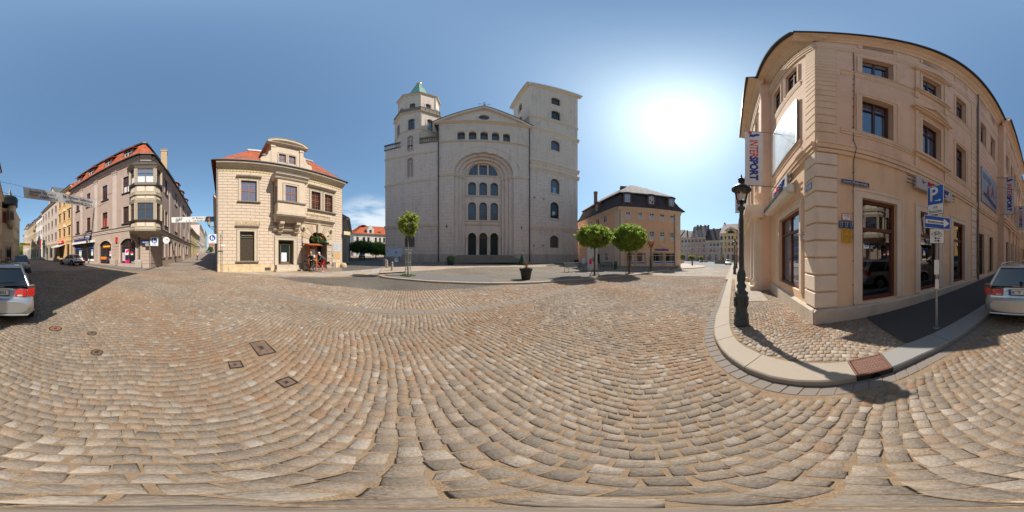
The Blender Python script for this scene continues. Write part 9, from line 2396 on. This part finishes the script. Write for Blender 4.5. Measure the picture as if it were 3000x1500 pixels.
# far square furniture
p=at_dist(2113,52);t=thing('fountain','round stone fountain basin with a column on the far square','fountain',(p.x,p.y,gz(p.x,p.y)));q=MB();q.lathe([(2.3,0),(2.4,.2),(2.2,.3),(2.3,.9),(2.45,1.05),(2.2,1.05),(2.15,.8)],n=8,smooth=False);q.build('basin',sand_dk,t);q=MB();q.lathe([(.5,0),(.5,1.4),(.3,1.6),(.28,3.4),(.45,3.6),(.4,3.8)],n=10);q.lathe([(.2,3.8),(.3,4.3),(.35,4.9),(.2,5.1),(.17,5.4),(.02,5.6)],n=8);q.build('column',sand_dk,t)
for u,d,lb in ((1997,48,'stone planter left of the island lamp'),(2181,40,'stone planter by the shop row at the far kerb')):p=at_dist(u,d);t=thing('stone_planter',lb,'planter',(p.x,p.y,gz(p.x,p.y)+.1));q=MB();q.lathe([(.5,0),(.75,.5),(.7,.6),(.6,.6)],n=12);q.build('bowl',sandst,t);link('flowers',leaves(200,(.6,.6,.15),.08,9),t,(0,0,.65),m=leaf_o)
p=at_dist(2177.5,30);t=thing('street_clock','small black framed clock on a bracket behind the near lamp post','clock',(p.x,p.y,zat(p,728)));q=MB();q.box(-.28,.28,-.12,.12,-.55,.55);b=q.build('case',black_iron,t,(0,0,0),(0,0,facing(p)),bevel=.05);flat(disc(.23,20),-.13,-.12,'dial',sign_white,b);q=MB();q.box(-.015,.015,-.135,-.13,0,.18);q.box(0,.12,-.135,-.13,-.015,.015);q.build('hands',black,b)
p=at_dist(2186,29);t=thing('red_letter_sign','red projecting letters on the shop row behind the lamp post','shop sign',(p.x,p.y,zat(p,727)));q=MB();
lettering('APOTHEKE',2.0,.8,red,t,(0,0,0),facing(p),depth=.06,bold=.03)
isle=[G(1985,789),G(2030,787),G(2062,784.3),G(2069,781),G(2062,779.5),G(2035,777),G(2000,771)];sheet('traffic_island',isle,.1,mat('island_slabs',(.4,.33,.27),.9,.1,2),skirt=.13)
sheet('square_asphalt',[G(2010,775),G(2062,778.4),G(2074,783),G(2130,784),G(2160,785),Vector((88,8)),Vector((88,40)),Vector((45,46))],.006,mat('grey_road',(.17,.17,.17),.85,.08,3))
# menu kiosk, basket and plants at the inn door
kp=h.pt(h.S(901),0,.95);kz=gz(kp.x,kp.y);wood_k=mat('varnished_wood',(.36,.10,.035),.45,.15,8,.2,30)
t=thing('menu_kiosk','red brown wooden menu stand with a little roof at the inn portal','menu stand',(kp.x,kp.y,kz));kd=math.hypot(kp.x,kp.y);kt=CAMH+math.tan(R((750-718)*.12))*kd-kz;w_=.85;rz=h.rz
for x in (-w_/2,w_/2):q=MB();q.box(x-.07,x+.07,-.07,.07,0,kt-.15);q.build('post',wood_k,t,(0,0,0),(0,0,rz))
q=MB();q.prism([(-.75,-.0),(-.8,.06),(0,.26),(.8,.06),(.75,0),(0,.18)],-w_/2-.25,w_/2+.3,'x');q.build('little_roof',wood_k,t,(0,0,kt-.12),(0,0,rz));q=MB();q.box(-w_/2+.07,w_/2-.07,-.04,.04,1.0,kt-.3);q.build('back_board',wood_k,t,(0,0,0),(0,0,rz));q=MB();q.box(-w_/2+.14,w_/2-.14,-.06,-.045,1.25,kt-.42);q.build('menu_poster',mat('poster_grey',(.5,.5,.47),.6,.3,8),t,(0,0,0),(0,0,rz));q=MB();q.box(-w_/2+.07,w_/2-.07,-.25,-.05,.95,1.06);q.build('flower_shelf',mat('light_wood',(.5,.25,.06),.6),t,(0,0,0),(0,0,rz));q=MB();q.prism([(-w_/2+.1,.9),(w_/2-.1,.9),(w_/2-.3,.68),(0,.6),(-w_/2+.3,.68)],-.06,-.03,'y');q.build('apron_board',mat('light_wood',(.5,.25,.06),.6),t,(0,0,0),(0,0,rz))
link('garland',leaves(350,(.4,.12,.08),.045,3),t,(-.12*math.sin(0),0,1.12),(0,0,rz),m=leaf_d)
q=MB();q.box(-.3,.3,-.2,.2,0,.06);q.build('foot',black_iron,t,(-w_/2*math.cos(rz),-w_/2*math.sin(rz),0),(0,0,rz))
bp_=h.pt(pc,psp+.35,.1);t=thing('flower_wreath','large wreath of green and orange globes hanging in the portal arch','flower wreath',bp_);link('foliage',leaves(700,(PR*.7,.3,.4),.06,5),t,(0,0,0),(0,0,h.rz),m=leaf_d)
r=random.Random(5);gm_=mat('globe_green',(.03,.07,.035),.6);om_=mat('globe_orange',(.42,.14,.03),.5)
for i in range(15):q=MB();rr=r.uniform(.07,.14);q.lathe([(0.01,-rr),(rr*.7,-rr*.7),(rr,0),(rr*.7,rr*.7),(.01,rr)],(0,0,0),10);q.build('globe',om_ if i % 3 == 0 else gm_,t,(math.cos(h.rz)*r.uniform(-.8,.8)*PR+h.n.x*.35,math.sin(h.rz)*r.uniform(-.8,.8)*PR+h.n.y*.35,r.uniform(-.4,.45)))
# ---- people and bicycles
def skinned(name,joints,edges,m,parent,sub=2):
    bm=bmesh.new();ly=bm.verts.layers.skin.verify();V={}
    for k,(co,r) in joints.items():v=bm.verts.new(co);v[ly].radius=(r,r);V[k]=v
    for a,b in edges:bm.edges.new((V[a],V[b]))
    V[list(joints)[0]][ly].use_root=True
    me=bpy.data.meshes.new(name);bm.to_mesh(me);bm.free();me.materials.append(m);o=link(name,me,parent);s=o.modifiers.new('skin','SKIN');s.use_smooth_shade=True;ss=o.modifiers.new('sub','SUBSURF');ss.levels=sub;ss.render_levels=sub;return o
skin_m=mat('skin',(.5,.28,.2),.6)
def person(label,loc,rz,J,top_m,leg_m,hair_m,shoe_m=None,scale=1.0,shorts=False):
    t=thing('person',label,'person',loc,rz);t.scale=(scale,)*3
    j={'pel':(J['pel'],.12),'wai':(J['wai'],.115),'che':(J['che'],.14),'nek':(J['nek'],.05),'hd0':(J['hd'],.085),'hd1':(tuple(Vector(J['hd'])+Vector((.015,0,.1))),.075)}
    ed=[('pel','wai'),('wai','che'),('che','nek'),('nek','hd0'),('hd0','hd1')]
    for s,n_ in ((1,'l'),(-1,'r')):
        A_=J['arm'+n_];L_=J['leg'+n_]
        for i,(co,rr) in enumerate(zip(A_,(.052,.04,.03,.032))):j['a%s%d' % (n_,i)]=(co,rr)
        for i,(co,rr) in enumerate(zip(L_,(.08,.055,.035,.03))):j['l%s%d' % (n_,i)]=(co,rr)
        ed +=[('che','a%s0' % n_)]+[('a%s%d' % (n_,i),'a%s%d' % (n_,i+1)) for i in range(3)]+[('pel','l%s0' % n_)]+[('l%s%d' % (n_,i),'l%s%d' % (n_,i+1)) for i in range(3)]
    skinned('body',j,ed,skin_m,t)
    g_=lambda k,r:(j[k][0],r)
    jk={'wai':g_('wai',.15),'che':g_('che',.17),'col':(tuple(Vector(J['nek'])*.6+Vector(J['che'])*.4),.08),'hem':(tuple(Vector(J['pel'])*.75+Vector(J['wai'])*.25),.155)};e=[('wai','che'),('che','col'),('wai','hem')]
    for n_ in 'lr':
        for i,rr in enumerate((.075,.062,.048)):jk['a%s%d' % (n_,i)]=g_('a%s%d' % (n_,i),rr)
        e +=[('che','a%s0' % n_),('a%s0' % n_,'a%s1' % n_),('a%s1' % n_,'a%s2' % n_)]
    skinned('jacket',jk,e,top_m,t)
    tr_={'pel':g_('pel',.15)};e=[]
    for n_ in 'lr':
        tr_['l%s0' % n_]=g_('l%s0' % n_,.1);tr_['l%s1' % n_]=g_('l%s1' % n_,.078);e +=[('pel','l%s0' % n_),('l%s0' % n_,'l%s1' % n_)]
        if not shorts:tr_['l%s2' % n_]=g_('l%s2' % n_,.055);e +=[('l%s1' % n_,'l%s2' % n_)]
    skinned('trousers',tr_,e,leg_m,t)
    hd=Vector(J['hd']);q=MB();q.lathe([(.085,.02),(.1,.07),(.095,.13),(.06,.175),(.01,.19)],(hd.x-.02,hd.y,hd.z-.0),12);q.build('hair',hair_m,t)
    q=MB();q.lathe([(.002,-.02),(.014,0),(.002,.03)],(hd.x+.1,hd.y,hd.z+.035),6);
    for s in (1,-1):q.lathe([(.002,-.025),(.015,0),(.002,.025)],(hd.x-.0,hd.y+s*.088,hd.z+.04),6)
    q.build('nose_and_ears',skin_m,t);q=MB()
    for s in (1,-1):q.box(hd.x+.083,hd.x+.092,hd.y+s*.032-.01,hd.y+s*.032+.01,hd.z+.055,hd.z+.067)
    q.box(hd.x+.082,hd.x+.09,hd.y-.022,hd.y+.022,hd.z-.008,hd.z-.002);q.build('eyes_and_mouth',mat('face_dark',(.05,.02,.02),.6),t)
    for n_ in 'lr':
        f=Vector(J['leg'+n_][3]);q=MB();q.prism([(f.x-.14,f.z-.05),(f.x+.13,f.z-.05),(f.x+.13,f.z),(f.x,f.z+.06),(f.x-.13,f.z+.07)],f.y-.045,f.y+.045,'y');q.build('shoe',shoe_m or black,t,bevel=.015)
        hnd=Vector(J['arm'+n_][3]);q=MB()
        for k in range(4):q.tube(hnd+Vector((.01,(k-1.5)*.02,.01)),hnd+Vector((.055-.004*abs(k-1.5),(k-1.5)*.02,-.015)),.009,.008,5);q.tube(hnd+Vector((.055,(k-1.5)*.02,-.015)),hnd+Vector((.035,(k-1.5)*.02,-.045)),.008,.007,5)
        q.tube(hnd+Vector((0,.03,0)),hnd+Vector((.03,.045,-.03)),.009,.008,5);q.build('fingers',skin_m,t)
    return t
def bicycle(label,loc,rz,col,steer=.0,basket=False,black_seat=True):
    t=thing('bicycle',label,'bicycle',loc,rz);r0=.335
    def wheel(x,st=0):
        c=Vector((x,0,r0));q=MB();pts=[(c.x+r0*math.cos(2*math.pi*i/24)*math.cos(st),r0*math.cos(2*math.pi*i/24)*math.sin(st),c.z+r0*math.sin(2*math.pi*i/24)) for i in range(25)];q.path(pts,.016,6);w_=q.build('wheel',mat('tyre_light',(.3,.29,.27),.7) if not basket else tyre,t);q=MB()
        for i in range(14):a=2*math.pi*i/14;q.tube(c,(c.x+r0*math.cos(a)*math.cos(st),r0*math.cos(a)*math.sin(st),c.z+r0*math.sin(a)),.0025,n=3)
        q.tube((c.x,-.04,c.z),(c.x,.04,c.z),.02);q.build('spokes',galv,w_)
    wheel(-.54);wheel(.54,steer);bb=Vector((-.08,0,.3));se=Vector((-.24,0,.82));hd=Vector((.36,0,.84));h2=Vector((.4,0,.68));fw_=Vector((.54,0,r0));rw_=Vector((-.54,0,r0));q=MB()
    for a,b,rr in ((bb,se,.018),(bb,h2,.022),(se,hd,.018),(hd,h2,.02)):q.tube(a,b,rr)
    for s in (.04,-.04):o_=Vector((0,s,0));q.tube(bb+o_,rw_+o_,.011);q.tube(se-Vector((.0,0,.06))+o_*.5,rw_+o_,.01);q.tube(h2+o_,fw_+o_,.014)
    q.build('frame',col,t);q=MB();q.tube(se,se+Vector((-.03,0,.13)),.013);q.prism([(-.42,.94),(-.12,.94),(-.1,.97),(-.3,.985),(-.42,.99)],-.06,.06,'y');q.build('saddle',black,t,bevel=.01);q=MB();q.tube(hd,hd+Vector((-.02,0,.12)),.014);q.tube(hd+Vector((-.02,-.27,.14)),hd+Vector((-.02,.27,.14)),.014);q.build('handlebar',galv,t);q=MB();q.tube(bb+Vector((0,.05,0)),bb+Vector((.12,.05,-.12)),.01);q.tube(bb-Vector((0,.05,0)),bb+Vector((-.12,-.05,.12)),.01);q.tube(bb+Vector((0,-.02,0)),bb+Vector((0,.02,0)),.09,n=16);q.box(.04,.14,.05,.12,.165,.185);q.build('crank',zinc,t)
    if basket:q=MB();q.box(.36,.66,-.16,.16,.86,1.08);q.build('basket',plastic,t,bevel=.02)
    else:q=MB();q.path([(-.3,0,.72),(-.75,0,.72)],.012);q.box(-.72,-.36,-.06,.06,.72,.74);q.build('carrier',black,t);q=MB();q.prism([(-.72,.76),(-.36,.74),(-.3,.88),(-.62,.95)],-.09,.09,'y');q.build('saddle_bag',black,t,bevel=.03)
    return t
fF,fR=at_dist(925,13.9),at_dist(961.4,13.9);mid_=(fF+fR)/2;dirv=(fF-fR).normalized();brz=math.atan2(dirv.y,dirv.x);zb3=gz(mid_.x,mid_.y)+.02
bicycle('red bicycle with pale tyres under the rider in red trousers',(mid_.x,mid_.y,zb3),brz,mat('bike_red',(.7,.06,.02),.35))
person('white haired rider in dark jacket and red trousers leaning over the red bicycle',(mid_.x,mid_.y,zb3),brz,dict(pel=(-.26,0,1.04),wai=(-.16,0,1.16),che=(.06,0,1.36),nek=(.19,0,1.48),hd=(.27,0,1.56),arml=[(.08,.19,1.36),(.16,.25,1.12),(.3,.25,1.0),(.34,.25,.99)],armr=[(.08,-.19,1.36),(.16,-.25,1.12),(.3,-.25,1.0),(.34,-.25,.99)],legl=[(-.22,.11,.96),(-.02,.17,.62),(-.12,.2,.2),(-.06,.2,.07)],legr=[(-.22,-.11,.96),(.1,-.13,.72),(-.02,-.13,.36),(.04,-.13,.27)]),mat('grey_jacket',(.06,.06,.055),.8),mat('red_trousers',(.42,.015,.03),.8),mat('white_hair',(.62,.6,.56),.9),mat('shoe_red_white',(.6,.35,.35),.6),shorts=True)
m2_=at_dist(911,14.9);zb4=gz(m2_.x,m2_.y)+.02;brz2=brz+.55
bicycle('black bicycle with front basket beside the menu stand',(m2_.x,m2_.y,zb4),brz2,mat('bike_black',(.015,.015,.016),.35),.4,True)
person('blond person in a black jacket standing over the black bicycle, back turned',(m2_.x,m2_.y,zb4),brz2+.5,dict(pel=(-.12,0,.98),wai=(-.1,0,1.12),che=(-.04,0,1.36),nek=(0,0,1.5),hd=(.03,0,1.6),arml=[(-.04,.19,1.38),(.04,.24,1.12),(.22,.22,1.0),(.27,.21,1.0)],armr=[(-.04,-.19,1.38),(.02,-.24,1.12),(.2,-.22,1.0),(.25,-.21,1.0)],legl=[(-.12,.11,.9),(-.08,.17,.5),(-.1,.2,.14),(-.05,.2,.07)],legr=[(-.12,-.11,.9),(-.08,-.17,.5),(-.1,-.2,.14),(-.05,-.2,.07)]),mat('black_jacket',(.02,.02,.022),.8),mat('black_trousers',(.02,.02,.025),.8),mat('blond_hair',(.5,.33,.15),.9))
p=at_dist(578,34);z=gz(p.x,p.y)+.02;st_=dict(pel=(0,0,.95),wai=(0,0,1.1),che=(0,0,1.35),nek=(0,0,1.48),hd=(.02,0,1.58),arml=[(0,.19,1.38),(0,.24,1.12),(.1,.24,.95),(.14,.24,.9)],armr=[(0,-.19,1.38),(0,-.24,1.12),(.1,-.24,.95),(.14,-.24,.9)],legl=[(0,.1,.88),(.05,.11,.48),(0,.12,.12),(.05,.12,.06)],legr=[(0,-.1,.88),(-.03,-.11,.48),(-.1,-.12,.12),(-.05,-.12,.06)])
person('person in a pale pink top and blue jeans walking up the narrow street',(p.x,p.y,z),R(160),st_,mat('pink_top',(.6,.4,.33),.8),mat('jeans',(.06,.09,.15),.8),mat('brown_hair',(.12,.07,.04),.9))
p=at_dist(75.5,62);person('small dark figure walking far up the left street',(p.x,p.y,gz(p.x,p.y)),R(250),st_,MATS['black_jacket'],MATS['black_trousers'],MATS['brown_hair'])
